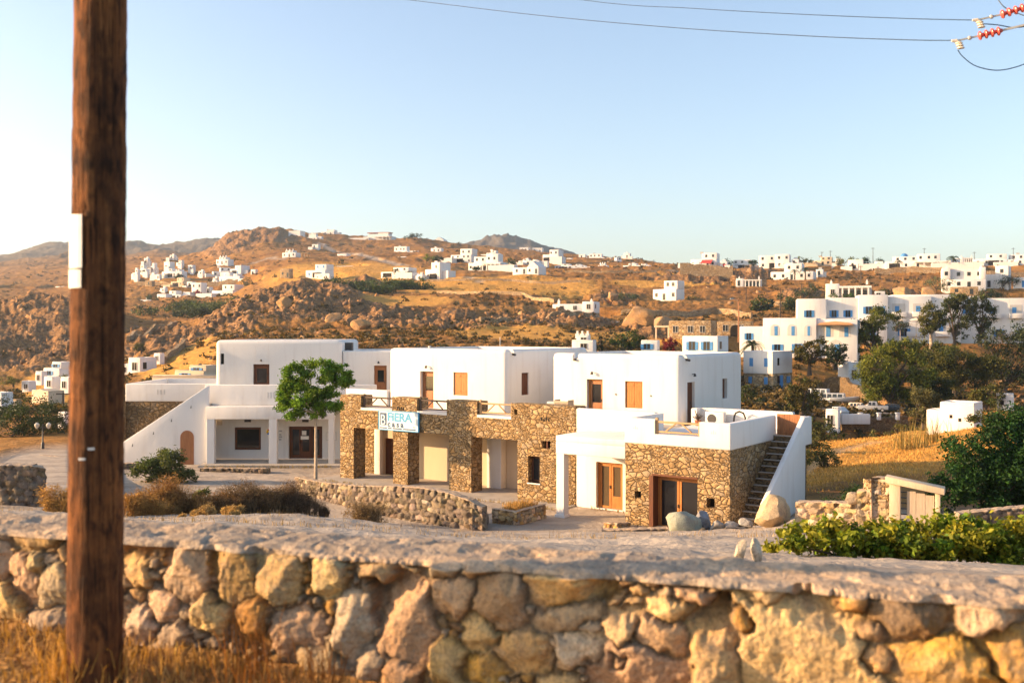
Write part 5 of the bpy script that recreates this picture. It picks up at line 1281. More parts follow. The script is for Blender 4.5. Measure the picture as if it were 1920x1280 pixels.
def far_house(spec, i):
    x0, x1, yt, yb, d, yaw, st, paint, label = spec
    a = R(yaw); dr = {'split': 1.05, 'box': 0.75, 'tower': 0.8, 'cube': 0.75, 'long': 0.3, 'villa': 0.4, 'hotel': 0.4, 'arc': 0.35, 'arcblock': 0.45, 'belfry': 0.5, 'balcony': 0.4, 'step': 0.6}.get(st, 0.55)
    if x1-x0 > 110 and st == 'box': dr = 0.15
    wt = (x1-x0)/F*d; H = (yb-yt)/F*d
    w = wt/(math.cos(a)+dr*abs(math.sin(a))); dep = w*dr
    if a < 0:   # front turned to the right: leftmost point is the back-left corner
        px = (x0-CX)/F*d + dep*math.sin(-a); 
    else: px = (x0-CX)/F*d
    B = Thing('house' if st not in ('stone', 'pergola', 'belfry', 'gable', 'crenel') else {'stone': 'stone_house', 'pergola': 'pergola', 'belfry': 'chapel_belfry', 'gable': 'shed', 'crenel': 'hut'}[st],
              label, {'pergola': 'pergola', 'belfry': 'belfry', 'gable': 'shed', 'stone': 'stone house', 'crenel': 'hut'}.get(st, 'house'), (px, d, (HY-yb)/F*d), -a, 'houses scattered over the hills')
    mat = 'plaster_white'
    if st == 'stone': mat = 'rubble_far'
    if st == 'gable' or 'cream' in label: mat = 'plaster_cream'
    r = random.Random(i*13+5); near = d < 280
    bev = min(0.18, H*0.04) if d < 700 else 0.0
    for k, (fx0, fx1, fy0, fy1, fz0, fz1) in enumerate(STY[st]):
        z0 = fz0*H-(3.0 if fz0 == 0 else 0.03); z1 = fz1*H
        b = (fx0*w, fx1*w, fy0*dep, fy1*dep, z0, z1)
        mm = mat
        if st in ('split', 'arcblock') and k == 0: mm = 'rubble_far'
        m = MB().box(*b); o = m.build('wall' if fz0 == 0 else 'upper_wall', mm, B, bevel=bev, seg=2)
        # parapet rim on the flat roof
        t = 0.28 if d < 700 else 0.5; rim = MB(); h = 0.4
        if bev == 0 or st in ('stone',) or d > 250: rim = None
        if rim:
            for q in ((b[0], b[1], b[2], b[2]+t), (b[0], b[1], b[3]-t, b[3]), (b[0], b[0]+t, b[2]+t, b[3]-t), (b[1]-t, b[1], b[2]+t, b[3]-t)): rim.box(q[0]+0.02, q[1]-0.02, q[2]+0.02, q[3]-0.02, z1-0.1, z1+h*0.5)
            rim.build('parapet', mm, B, bevel=0.05, seg=1)
        if paint == 'none' or st in ('belfry', 'crenel', 'pergola', 'cube', 'gable'): continue
        if d > 720 and k > 0: continue
        bw = b[1]-b[0]; bh = z1-fz0*H; ns = max(1, round(bh/3.1)); nc = max(1, min(5, round(bw/3.4)))
        if d > 720: ns = 1; nc = min(nc, 2)
        if bw < 2.2 and d > 300: continue
        for f in range(ns):
            zf = fz0*H + bh*f/ns
            for c in range(nc):
                xx = b[0]+bw*(c+0.5)/nc + r.uniform(-0.15, 0.15)*bw/nc
                ww = min(0.62 if st == 'split' else 1.0, bw/nc*0.45); hh = min(1.25, bh/ns*0.45)
                door = f == 0 and fz0 == 0 and c == nc//2 and not near
                p = paint if paint != 'dark' else 'dark'
                zz = zf+bh/ns*(0.06 if door else 0.34); hh2 = min(2.1, bh/ns*0.68) if door else hh
                if st == 'arc' and k == 1: continue
                win(B, xx, zz, ww, hh2, b[2], p, near and not door and st != 'split')
        if near and dep > 3 and st not in ('stone',):
            sw = b[3]-b[2]
            for c in range(max(1, min(2, round(sw/4)))):
                win(B, b[2]+sw*(c+0.6)/2.2, fz0*H+bh*0.4, 0.5 if st == 'split' and k == 1 else 0.8, 1.1, None, 'dark', False, side=b[1])
    if st in ('box', 'step', 'stepl', 'two', 'long', 'tower', 'villa', 'hotel') and paint != 'none' and 380 < d < 980 and x1-x0 > 9:
        # the low walls, annexes and shaded verandas every one of these houses has
        q = r.random(); sgn = 1 if r.random() < 0.5 else -1; h1 = H*r.uniform(0.22, 0.38)
        u0 = -0.45*w if sgn < 0 else 0.7*w; wbox(B, u0, u0+0.75*w, -dep*r.uniform(0.35, 0.8), -0.02, -3, h1, mat, 'terrace_wall')
        if q < 0.55: wbox(B, -0.42*w if sgn > 0 else w-0.02*w, 0.02*w if sgn > 0 else 1.36*w, dep*0.25, dep*0.95, -3, H*r.uniform(0.35, 0.6), mat, 'annex')
        if q > 0.35 and d < 720:
            vw = min(4.5, w*0.45); xa = r.uniform(0.05, 0.5)*w; wbox(B, xa, xa+vw, -0.05, 0.02, 0.05*H, 0.05*H+min(2.2, H*0.4), 'void', 'veranda_opening')
        if q < 0.4: wbox(B, 0.3*w, 0.3*w+1.4, dep*0.5, dep*0.5+0.9, STY[st][-1][5]*H-0.05, STY[st][-1][5]*H+0.9, 'metal_grey' if q < 0.2 else mat, 'roof_tank')
    if st == 'split':   # blue door and window of the stone ground floor
        win(B, dep*0.42, 0.1, 0.9, 2.0, None, 'blue', False, side=w); win(B, dep*0.78, 0.9, 1.0, 1.0, None, 'blue', False, side=w)
    if st in ('castle', 'arc', 'arcblock', 'balcony'):
        tops = {'castle': 0.86, 'arc': 1.0, 'arcblock': 0.92, 'balcony': 0.95}[st]
        for fx in ((0.22, 0.45, 0.7) if st == 'castle' else (0.12, 0.9)):
            zt = tops*H; s = 0.28; m = MB(); m.box(fx*w-s, fx*w+s, dep*0.3-s, dep*0.3+s, zt-0.3, zt+H*0.13+0.1); m.box(fx*w-s*0.5, fx*w+s*0.5, dep*0.3-s*0.5, dep*0.3+s*0.5, zt+H*0.13+0.1, zt+H*0.13+0.5)
            m.build('chimney', mat, B)
    if st == 'arc':     # veranda: roof slab on columns, dark openings behind
        wbox(B, 0.3*w, w, 0, dep*0.36, 0.72*H, 0.85*H, mat, 'veranda_roof')
        n = 5
        for q in range(n): xx = 0.3*w+0.7*w*(q+0.5)/n; wbox(B, xx-0.2, xx+0.2, 0.05, 0.45, -1, 0.72*H, mat, 'column')
        for q in range(n-1): xx = 0.3*w+0.7*w*(q+1)/n; wbox(B, xx-0.6, xx+0.6, dep*0.35-0.04, dep*0.35+0.03, 0.02, 0.6*H, 'glass_dark', 'door')
    if st == 'villa':
        n = 5
        wbox(B, 0.45*w, w, -dep*0.28, 0.0, 0.38*H, 0.47*H, mat, 'veranda_roof')
        for q in range(n): xx = 0.47*w+0.5*w*q/(n-1); wbox(B, xx-0.22, xx+0.22, -dep*0.27, -dep*0.27+0.45, -1.5, 0.38*H, mat, 'column')
        if 'roof band' in label: wbox(B, 0.1*w, 0.9*w, 0.2*dep, 0.95*dep, 1.0*H, 1.08*H, 'terracotta', 'roof')
        if 'dome' in label:
            m = MB(); R_ = w*0.06; m.lathe([(R_*math.cos(t), R_*math.sin(t)) for t in np.linspace(0, 1.45, 7)], 12, 0, (w*0.3, dep*0.5, H*0.86)); m.build('dome', 'blue_paint', B, smooth=True)
    if st in ('chapel', 'gable'):
        if st == 'chapel': u0, u1, y0, y1, zb, zt = 0.55*w, w, 0, dep, 0.55*H, H
        else: u0, u1, y0, y1, zb, zt = 0, w, 0, dep, 0.78*H, H
        m = MB(); m.prism([(u0, zb-0.02), (u1, zb-0.02), ((u0+u1)/2, zt)], 'y', y0+0.01, y1-0.01); m.build('gable_roof', mat, B)
    if st == 'crenel':
        n = 5
        for q in range(n):
            for yy in (0, dep-0.25): wbox(B, w*(q+0.1)/n, w*(q+0.65)/n, yy, yy+0.25, 0.87*H, H, mat, 'merlon')
        wbox(B, 0.2*w, 0.45*w, -0.03, 0.05, 0.25*H, 0.55*H, 'void', 'window')
    if st == 'belfry':
        wbox(B, 0.1*w, 0.34*w, 0.05, dep*0.9, 0.44*H, 0.78*H, mat, 'pier'); wbox(B, 0.66*w, 0.9*w, 0.05, dep*0.9, 0.44*H, 0.78*H, mat, 'pier')
        m = MB(); m.prism([(0.05*w, 0.77*H), (0.95*w, 0.77*H), (0.5*w, H)], 'y', 0.0, dep); m.build('gable', mat, B)
        m = MB(); m.lathe([(0.02, 0.22), (0.1, 0.18), (0.16, 0.0)], 8, 0, (0.5*w, dep*0.5, 0.58*H)); m.build('bell', 'metal_dark', B)
    if st == 'pergola':
        for fx in (0.03, 0.5, 0.97):
            for yy in (0, dep): wbox(B, fx*w-0.2, fx*w+0.2, yy-0.2, yy+0.2, -2, 0.85*H, 'rubble_far', 'post')
        wbox(B, 0, w, -0.3, dep+0.3, 0.85*H, H, 'rubble_far', 'beam')
    if 'awning' in label:
        m = MB(); m.prism([(-dep*0.4, 0.28*H), (0, 0.5*H), (0, 0.54*H), (-dep*0.4, 0.33*H)], 'x', w*0.45, w*0.85); m.build('awning', 'poster_red', B)
    if 'pergola on its left' in label:
        for fx in (-0.32, -0.02): wbox(B, fx*w-0.15, fx*w+0.15, 0.3, 0.6, -1, 0.62*H, 'plaster_cream', 'post')
        wbox(B, -0.36*w, -0.005, 0.2, 0.8, 0.62*H, 0.72*H, 'plaster_cream', 'beam')
    if 'arch' in label:
        m = MB(); m.prism(arch(0.38*w, 0.7*w, 0, 0.4*H), 'y', -0.04, 0.05); m.build('archway', 'void', B)
    if st == 'cube':
        for fx, fz in ((0.5, 0.55), (0.68, 0.45)): wbox(B, fx*w, fx*w+0.25, -0.02, 0.05, fz*H, fz*H+0.3, 'void', 'vent')
    return B
for i, s in enumerate(HOUSES): far_house(s, i)

# ---------- the hotel terraces with blue shutters
def hotel(name, label, x0, x1, yb, d, yaw, blocks, cat='hotel'):
    a = R(yaw); k = d/F
    B = Thing(name, label, cat, ((x0-CX)*k, d, (HY-yb)*k), -a)
    for (u0, u1, y0, y1, z0, z1, wins) in blocks:   # metres
        o = MB().box(u0, u1, y0, y1, z0-(2.5 if z0 == 0 else 0.02), z1).build('wall', 'plaster_white', B, bevel=0.12)
        for (wx, wz, ww, wh, kind) in wins:
            if kind == 'balcony':
                m = MB(); m.box(wx-ww/2, wx+ww/2, y0-0.035, y0+0.02, wz, wz+wh); q = m.build('balcony_recess', 'plaster_grey', B)
                m = MB(); m.box(wx-ww*0.28, wx+ww*0.05, y0-0.06, y0-0.035, wz, wz+wh*0.8); m.build('door', 'blue_paint', q)
                m = MB(); m.box(wx-ww/2-0.15, wx+ww/2+0.15, y0-0.9, y0-0.04, wz-0.2, wz); m.box(wx-ww/2-0.15, wx+ww/2+0.15, y0-0.9, y0-0.75, wz, wz+0.75)
                m.box(wx-ww/2-0.15, wx-ww/2, y0-0.75, y0-0.04, wz, wz+0.75); m.box(wx+ww/2, wx+ww/2+0.15, y0-0.75, y0-0.04, wz, wz+0.75)
                m.build('balcony', 'plaster_white', q, bevel=0.04)
            elif kind == 'arch':
                m = MB(); m.prism(arch(wx-ww/2, wx+ww/2, wz, wz+wh*0.6), 'y', y0-0.035, y0+0.02); q = m.build('arched_recess', 'plaster_grey', B)
                m = MB(); m.box(wx-ww*0.05, wx+ww*0.3, y0-0.06, y0-0.035, wz, wz+wh*0.8); m.build('door', 'blue_paint', q)
            elif kind == 'side':
                win(B, wx, wz, ww, wh, None, 'blue', False, side=u1)
            else: win(B, wx, wz, ww, wh, y0, 'blue', True)
    return B
k = 196/F
b1 = [(0, 5.5, 0, 8, 0, 8.6, [(2.2, 5.0, 1.0, 1.3, 'w'), (2.6, 1.4, 1.0, 1.3, 'w')]),
      (5.5, 16.5, -2.0, 6, 0, 4.6, [(8, 1.6, 1.0, 1.3, 'w'), (13.4, 1.4, 1.0, 1.4, 'w'), (10.6, 0.1, 1.2, 2.2, 'arch')]),
      (5.5, 11.5, 1.5, 8, 4.6, 8.8, [(7.0, 5.0, 0.9, 1.3, 'w'), (9.6, 5.0, 0.9, 1.3, 'w')]), (11.5, 17, 1.0, 8, 4.6, 9.3, [(13.4, 5.6, 1.1, 1.4, 'w'), (15.6, 5.6, 0.8, 1.4, 'w')]),
      (17, 25, 2, 9, 0, 9.0, [(19, 5.2, 2.4, 2.4, 'balcony'), (22.8, 5.2, 2.4, 2.4, 'balcony'), (20, 1.3, 1.2, 1.4, 'w')])]
hotel('hotel', 'white terraced hotel with blue shutters, upper left half behind the drooping tree', 1495, 1640, 642, 196, 14, b1)
b2 = [(0, 12.5, 0, 8, 0, 9.3, [(2.2, 5.6, 1.0, 1.4, 'w'), (6.2, 5.6, 1.2, 1.4, 'w'), (4.0, 1.4, 2.6, 2.6, 'balcony'), (9.2, 1.4, 2.4, 2.6, 'balcony')]),
      (12.5, 17, 2, 9, 0, 9.0, [(14.3, 5.6, 1.1, 1.5, 'w')]), (17, 28, 3, 10, 0, 8.6, [(19, 4.9, 2.2, 2.4, 'balcony'), (23, 4.9, 2.2, 2.4, 'balcony'), (20, 1.2, 1.0, 1.3, 'w'), (24, 1.2, 1.0, 1.3, 'w')])]
hotel('hotel', 'white terraced hotel with blue shutters, right half behind the tall dark trees', 1673, 1860, 642, 194, 12, b2)
b3 = [(0, 4.2, 1.5, 7, 0, 5.2, [(1.6, 2.9, 0.8, 1.1, 'w')]), (4.2, 13.0, 0, 8, 0, 6.6, [(6.2, 3.6, 1.5, 2.0, 'arch'), (9.0, 3.6, 1.5, 2.0, 'arch'), (11.6, 3.6, 1.2, 2.0, 'arch'), (6.6, 0.7, 1.0, 1.4, 'w'), (10, 0.7, 1.1, 1.5, 'w')]),
      (13.0, 19.5, 0.6, 9, 0, 6.3, [(14.6, 3.4, 2.0, 2.2, 'arch'), (17.5, 3.4, 1.8, 2.1, 'arch'), (16, 0.4, 2.4, 2.2, 'arch')])]
hb = hotel('hotel', 'lower white hotel row with arched balconies and blue doors, left of the drooping tree', 1384, 1588, 668, 172, 22, b3)
m = MB(); m.prism([(13.2, 5.4), (19, 5.4), (18.4, 5.75), (16.2, 6.0), (13.8, 5.75)], 'y', -2.2, 0.58); m.build('awning', 'canvas_rust', hb)
t = Thing('parasol', 'round straw parasol on the hotel terrace', 'parasol', W(1553, 634, 185), 0)
MB().lathe([(1.7, 1.7), (1.1, 2.4), (0.1, 2.9)], 14).build('canopy', 'wood_grey', t, smooth=True); MB().tube([(0, 0, -1), (0, 0, 2.4)], 0.06, 6).build('pole', 'wood_mid', t)
for px, lb in ((1688, 'left cream parasol under the right half of the hotel'), (1718, 'right cream parasol under the right half of the hotel, next to the round tree')):
    t = Thing('parasol', lb, 'parasol', W(px, 622, 182), 0, 'cream parasols')
    MB().lathe([(1.6, 2.0), (0.8, 2.35), (0.05, 2.6)], 8).build('canopy', 'canvas', t); MB().tube([(0, 0, -1.5), (0, 0, 2.2)], 0.05, 6).build('pole', 'wood_pale', t)

# ---------------------------------------------------------------- walls across the slopes
def field_wall(name, label, pts, h, th, mat='rubble_far', sink=1.5, cat='stone wall', top=None, group=None):
    m = MB(); P = []
    for i in range(len(pts)-1):
        for q in range(6):
            s = q/6; P.append((pts[i][0]*(1-s)+pts[i+1][0]*s, pts[i][1]*(1-s)+pts[i+1][1]*s))
    P.append(pts[-1]); base = [on(px, d) for px, d in P]
    if top is not None: zs = [None]*len(P)
    rings = []
    for i, b in enumerate(base):
        a = base[max(0, i-1)]; c = base[min(len(base)-1, i+1)]; dx, dy = c.x-a.x, c.y-a.y; l = math.hypot(dx, dy)+1e-6; nx_, ny_ = -dy/l*th/2, dx/l*th/2
        zt = (b.z+h*(0.9+0.2*fbm(np.array([b.x*0.3]), np.array([b.y*0.3]), 2, 3)[0])) if top is None else np.interp(P[i][0], [t_[0] for t_ in top], [(HY-t_[1])/F*P[i][1] for t_ in top])
        rings.append([(b.x+nx_, b.y+ny_, b.z-sink), (b.x-nx_, b.y-ny_, b.z-sink), (b.x-nx_*0.8, b.y-ny_*0.8, zt), (b.x+nx_*0.8, b.y+ny_*0.8, zt)])
    vs = [v for r_ in rings for v in r_]; fs = [(0, 1, 2, 3), tuple(4*(len(rings)-1)+q for q in (3, 2, 1, 0))]
    for i in range(len(rings)-1):
        for q in range(4): fs.append((4*i+q, 4*i+(q+1) % 4, 4*(i+1)+(q+1) % 4, 4*(i+1)+q))
    m.add(vs, fs); m.org = tuple(base[0]); o = m.build(name, mat); o.location = base[0]; meta(o, label, cat, group)
    return o
FW = [
 ('long tan retaining wall above the brown gully on the right ridge', [(1275,416),(1330,414),(1374,412)], 4.6),
 ('tan stone wall over the low white shelter', [(1378,386),(1410,384),(1437,384)], 3.0),
 ('pale-topped field wall curving right of the orange rock face', [(1165,268),(1210,266),(1290,268),(1345,272),(1410,262)], 1.6),
 ('field wall rising towards the tan bank on the right slope', [(1440,300),(1500,292),(1545,280)], 1.2),
 ('field wall along the top edge of the golden field', [(800,412),(880,405),(960,402),(1010,396),(1090,392)], 1.0),
 ('field wall below the golden field, running to the lone two-storey house', [(820,345),(900,330),(980,322),(1040,300)], 1.1),
 ('short field wall under the lone two-storey house', [(900,225),(960,235),(1035,245),(1110,250)], 1.0),
 ('dark field wall climbing the rocky slope right of the pole', [(240,205),(275,225),(320,238),(330,262)], 1.2),
 ('lower field wall ending at the tiny white cube hut', [(305,172),(330,178),(345,190)], 1.2),
 ('tan terrace wall on the skyline under the long villa', [(1640,425),(1700,422),(1780,415)], 2.4),
 ('thin field wall crossing the brown slope under the ridge', [(1060,455),(1140,450),(1240,448)], 1.0),
 ('tan terrace wall at the far right under the skyline houses', [(1800,395),(1860,392),(1925,390)], 1.8),
 ('garden wall among the left village houses', [(255,540),(300,535),(345,520)], 2.0),
 ('ochre terrace wall between upper and lower village rows', [(375,520),(410,518),(445,515)], 2.2),
 ('low wall bounding the bank at the right of the hotel', [(1850,240),(1890,236),(1930,232)], 1.6),
]
for lb, pts, h in FW: field_wall('field_wall', lb, pts, h, 0.8, group='dry walls across the slopes')
field_wall('retaining_wall', 'dark stone retaining wall below the parked cars', [(1577,112.5),(1620,112.5),(1700,113)], 3.6, 0.7, 'rubble_grey', 2.0, 'retaining wall', top=[(1577,790),(1700,779)])
field_wall('retaining_wall', 'stepped plastered wall behind the white van', [(1500,152),(1540,149),(1576,147)], 5, 0.6, 'rubble_grey', 2.0, 'retaining wall', top=[(1500,745),(1530,716),(1548,716),(1556,706),(1576,706)])
field_wall('retaining_wall', 'tall plastered stone wall beside the white wall end', [(1577,146.5),(1600,142),(1630,136)], 5, 0.6, 'rubble_grey', 2.0, 'retaining wall', top=[(1577,707),(1590,707),(1593,718),(1610,722),(1630,748)])
for i, (px, nm) in enumerate(((1613, 'left'), (1648, 'middle'), (1683, 'right'))):
    t = Thing('gate_pier', 'short white pier on the retaining wall, %s of three' % nm, 'pier', W(px, 782, 112), 0, 'white piers in front of the cars')
    m = MB().box(-0.2, 0.2, -0.2, 0.2, -0.3, 0.42); m.box(-0.26, 0.26, -0.26, 0.26, 0.42, 0.53); m.build('pier', 'plaster_white', t, bevel=0.04)
m = MB(); m.box(0, 3.2, -0.25, 0.25, -0.4, 0.72); o = m.build('garden_wall', 'plaster_white', None, bevel=0.05); o.location = W(1577, 788, 111.6); meta(o, 'low lilac-white garden wall between the gate wall and the cars', 'garden wall')

# ---------------------------------------------------------------- poles
def far_pole(px, y0, y1, d, label, lamp=False):
    z = (HY-y1)/F*d; Hh = (y1-y0)/F*d
    t = Thing('street_lamp' if lamp else 'power_pole', label, 'street lamp' if lamp else 'power pole', ((px-CX)/F*d, d, z), 0, None if lamp else 'power poles on the slopes')
    MB().tube([(0, 0, -1), (0, 0, Hh*0.5), (0, 0, Hh)], [0.16, 0.13, 0.1], 6).build('shaft', 'bark_dark' if not lamp else 'wood_mid', t)
    m = MB()
    if lamp: m.tube([(0, 0, Hh*0.93), (-1.0, 0, Hh*1.0)], 0.05, 5); m.box(-1.6, -1.0, -0.15, 0.15, Hh*0.98, Hh*1.02); m.build('lamp_arm', 'metal_grey', t)
    else: m.bar((-0.8, 0, Hh*0.94), (0.8, 0, Hh*0.94), 0.14); m.build('crossarm', 'bark_dark', t)
for q in [(1463,540,606,230,'power pole standing just left of the upper hotel'), (1517,526,562,300,'taller of two power poles above the upper hotel'), (1503,530,560,302,'shorter of two power poles above the upper hotel'),
          (1399,538,562,300,'power pole in the brown gully'), (1226,487,513,500,'power pole right of the low skyline house'), (1637,464,491,460,'skyline power pole left of the long villa'),
          (1733,465,491,455,'skyline power pole over the long villa'), (1827,472,496,455,'skyline power pole at the flat pergola house'), (1900,464,502,440,'skyline power pole nearest the right edge'),
          (1557,470,492,470,'skyline power pole behind the cream house'), (1614,498,526,350,'power pole on the orange bank'), (1541,472,492,470,'skyline power pole right of the big white block'),
          (1073,491,505,520,'power pole by the very long low building'), (118,736,776,118,'thin power pole beside the utility pole, at the gabled shed')]: far_pole(*q)
far_pole(1385, 560, 632, 190, 'street lamp on a wooden pole above the stone ruin', True)

# ---------------------------------------------------------------- parked vehicles
def vehicle(name, label, cat, loc, rz, L_, Wd, prof_body, prof_cab, paint, wheels, group=None, glass=True, cabw=0.86):
    t = Thing(name, label, cat, loc, rz, group); t.o.scale = (0.7, 0.7, 0.7) if 'lone' not in label else (1, 1, 1)
    m = MB(); m.prism(prof_body, 'y', -Wd/2, Wd/2); m.build('body', paint, t, bevel=0.06)
    if prof_cab:
        m = MB(); n = len(prof_cab); zs = [p[1] for p in prof_cab]; z0, z1 = min(zs), max(zs)
        vs = []
        for s in (-1, 1):
            for (x, z) in prof_cab: vs.append((x, s*Wd/2*(cabw if z > (z0+z1)/2 else 0.97), z))
        fs = [list(range(n))[::-1], [n+i for i in range(n)]]+[[i, (i+1) % n, n+(i+1) % n, n+i] for i in range(n)]
        m.add(vs, fs); m.build('cabin', paint, t, bevel=0.05)
        if glass:
            xs = [p[0] for p in prof_cab]; xa, xb = min(xs), max(xs)
            for s in (-1, 1):
                nn = 2 if xb-xa < 2.6 else 4
                for q in range(nn):
                    a = xa+0.3+(xb-xa-0.6)*q/nn; b = xa+0.3+(xb-xa-0.6)*(q+1)/nn-0.1; zb, zt2 = z0+(z1-z0)*0.14, z1-(z1-z0)*0.13
                    def yy(z): return s*Wd/2*(0.97+(cabw-0.97)*(z-z0)/(z1-z0))+s*0.02
                    mm = MB(); mm.add([(a, yy(zb), zb), (b, yy(zb), zb), (b-0.05, yy(zt2), zt2), (a+0.05, yy(zt2), zt2), (a, yy(zb)-s*0.05, zb), (b, yy(zb)-s*0.05, zb), (b-0.05, yy(zt2)-s*0.05, zt2), (a+0.05, yy(zt2)-s*0.05, zt2)],
                        [(0,1,2,3),(7,6,5,4),(0,4,5,1),(1,5,6,2),(2,6,7,3),(3,7,4,0)]); mm.build('side_window', 'glass_dark', t)
            p = sorted(prof_cab); (x0, zb), (x1, zt2) = p[0], p[1]
            mm = MB(); w2 = Wd*0.4; mm.add([(x0-0.02+(x1-x0)*0.2, -w2, zb+(zt2-zb)*0.2), (x0-0.02+(x1-x0)*0.2, w2, zb+(zt2-zb)*0.2), (x0-0.02+(x1-x0)*0.85, w2*0.9, zb+(zt2-zb)*0.85), (x0-0.02+(x1-x0)*0.85, -w2*0.9, zb+(zt2-zb)*0.85)], [(0,1,2,3)]); mm.build('windscreen', 'glass_dark', t)
    for x in wheels:
        for s in (-1, 1):
            m = MB(); m.prism([(x+0.33*math.cos(2*math.pi*q/14), 0.33+0.33*math.sin(2*math.pi*q/14)) for q in range(14)], 'y', s*Wd/2-0.2 if s > 0 else s*Wd/2-0.02, s*Wd/2+0.02 if s > 0 else s*Wd/2+0.2)
            w_ = m.build('wheel', 'rubber', t)
            m = MB(); m.prism([(x+0.19*math.cos(2*math.pi*q/10), 0.33+0.19*math.sin(2*math.pi*q/10)) for q in range(10)], 'y', s*(Wd/2+0.021), s*(Wd/2+0.035)); m.build('hubcap', 'metal_grey', w_)
    xf = min(p[0] for p in prof_body)
    if prof_cab:
        for s in (-1, 1): MB().box(xf-0.03, xf+0.03, s*Wd*0.36-0.12, s*Wd*0.36+0.12, 0.62, 0.8).build('headlight', 'plate_white', t)
    return t
G = 'cars parked behind the retaining wall'
VB = [(-2.4,0.35),(2.4,0.35),(2.4,1.1),(-2.35,1.1),(-2.45,0.8)]; VC = [(-2.2,1.08),(-1.55,2.15),(2.3,2.2),(2.4,1.08)]
SB = [(-2.0,0.3),(2.0,0.3),(2.05,0.85),(-1.95,0.8),(-2.05,0.6)]; SC = [(-1.0,0.8),(-0.35,1.42),(1.1,1.42),(1.8,0.83)]
PB = [(-2.4,0.4),(2.4,0.4),(2.4,1.05),(-2.35,1.0),(-2.45,0.75)]; PC = [(-1.1,1.0),(-0.55,1.72),(0.6,1.72),(0.75,1.03)]
vehicle('parked_van', 'white minibus with a row of side windows parked by the plastered wall', 'van', on(1561, 137, 0), R(-28), 4.8, 1.9, VB, VC, 'car_white', (-1.5, 1.5), G)
vehicle('parked_van', 'white van half hidden by the tree, left of the minibus', 'van', on(1532, 140, 0), R(-40), 4.8, 1.9, VB, VC, 'car_white', (-1.5, 1.5), G)
vehicle('parked_car', 'small white hatchback in front of the minibus', 'car', on(1570, 117.5, 0), R(-70), 4, 1.7, SB, SC, 'car_white', (-1.25, 1.25), G)
vehicle('parked_car', 'cream estate car seen from behind, left of the silver jeep', 'car', on(1612, 124, 0), R(155), 4, 1.7, SB, [(-1.0,0.8),(-0.4,1.5),(1.75,1.5),(1.95,0.83)], 'canvas', (-1.25, 1.25), G)
vehicle('parked_jeep', 'silver jeep with an open back facing left', 'jeep', on(1637, 118, 0), R(-18), 4.6, 1.8, PB, PC, 'car_silver', (-1.45, 1.45), G)
vehicle('parked_car', 'dark grey car at the right end of the parked row', 'car', on(1669, 119, 0), R(-10), 4, 1.7, SB, SC, 'metal_dark', (-1.25, 1.25), G)
vehicle('parked_car', 'white car beside the lone two-storey house', 'car', W(1096, 606, 258), R(-15), 4, 1.7, SB, SC, 'car_white', (-1.25, 1.25))
t = Thing('motor_boat', 'white motor boat standing on the ground by the minibus', 'boat', on(1582, 131, 0.45), R(-12)); t.o.scale = (0.7, 0.7, 0.7)
m = MB(); st_ = []
for x, hw, zk, zg in ((-2.6, 0.9, 0.15, 0.8), (-1.0, 1.0, 0.0, 0.82), (0.8, 0.9, 0.0, 0.92), (2.0, 0.5, 0.2, 1.05), (2.8, 0.03, 0.85, 1.15)): st_.append([(x, -hw, zg), (x, -hw*0.75, zk+0.25), (x, 0, zk), (x, hw*0.75, zk+0.25), (x, hw, zg)])
vs = [p for s_ in st_ for p in s_]; fs = [(4, 3, 2, 1, 0), (20, 21, 22, 23, 24)]
for i in range(4):
    for q in range(4): fs.append((5*i+q, 5*i+q+1, 5*i+q+6, 5*i+q+5))
    fs.append((5*i+4, 5*i, 5*i+5, 5*i+9))
m.add(vs, fs); m.build('hull', 'car_white', t, bevel=0.03)
m = MB(); m.add([(0.3,-0.6,0.9),(0.3,0.6,0.9),(-0.1,0.55,1.35),(-0.1,-0.55,1.35),(0.24,-0.6,0.9),(0.24,0.6,0.9),(-0.16,0.55,1.35),(-0.16,-0.55,1.35)], [(0,1,2,3),(7,6,5,4),(0,4,5,1),(1,5,6,2),(2,6,7,3),(3,7,4,0)]); m.build('windscreen', 'glass_dark', t)
m = MB()
for x in (-1.6, 1.2): m.box(x-0.1, x+0.1, -0.7, 0.7, -0.6, 0.12)
m.build('cradle', 'wood_mid', t)
# ---------------------------------------------------------------- boulders
def boulder_np(size, seed, sub=4, cuts=13, rough=0.10):
    bm = bmesh.new(); bmesh.ops.create_icosphere(bm, subdivisions=sub, radius=1.0)
    v = np.array([q.co[:] for q in bm.verts]); f = np.array([[q.index for q in p.verts] for p in bm.faces]); bm.free()
    r = np.random.default_rng(seed)
    for k in range(cuts):
        n = rand_unit(1, r)[0]; c = r.uniform(0.52, 0.82); d = v@n-c; v = v-np.clip(d, 0, None)[:, None]*n*0.92
    s = r.uniform(0, 50)
    nz = fbm(v[:, 0]*1.7+s, v[:, 1]*1.7+v[:, 2]*1.9, 5, seed % 90)-0.5
    nz2 = fbm(v[:, 0]*5+s, v[:, 1]*5+v[:, 2]*4.6, 4, (seed+7) % 90)-0.5
    v = v*(1+rough*2*nz+rough*1.1*nz2)[:, None]
    return v*np.array(size)/2, f
def boulder(name, label, loc, size, seed, col, rz=0.0, mat='field_stone', cat='boulder', group=None, sub=4, sink=0.15, tilt=0.0):
    v, f = boulder_np(size, seed, sub)
    v[:, 2] += size[2]/2*(1-2*sink)
    r = np.random.default_rng(seed); c = np.array(col)[None]*(0.8+0.45*fbm(v[:, 0]*2, v[:, 1]*2+v[:, 2]*2, 4, 3))[:, None]
    o = mesh_np(name, v, f, mat, None, c, True); o.location = loc; o.rotation_euler = (tilt, 0, rz); meta(o, label, cat, group); smooth_by(o.data, 28); return o
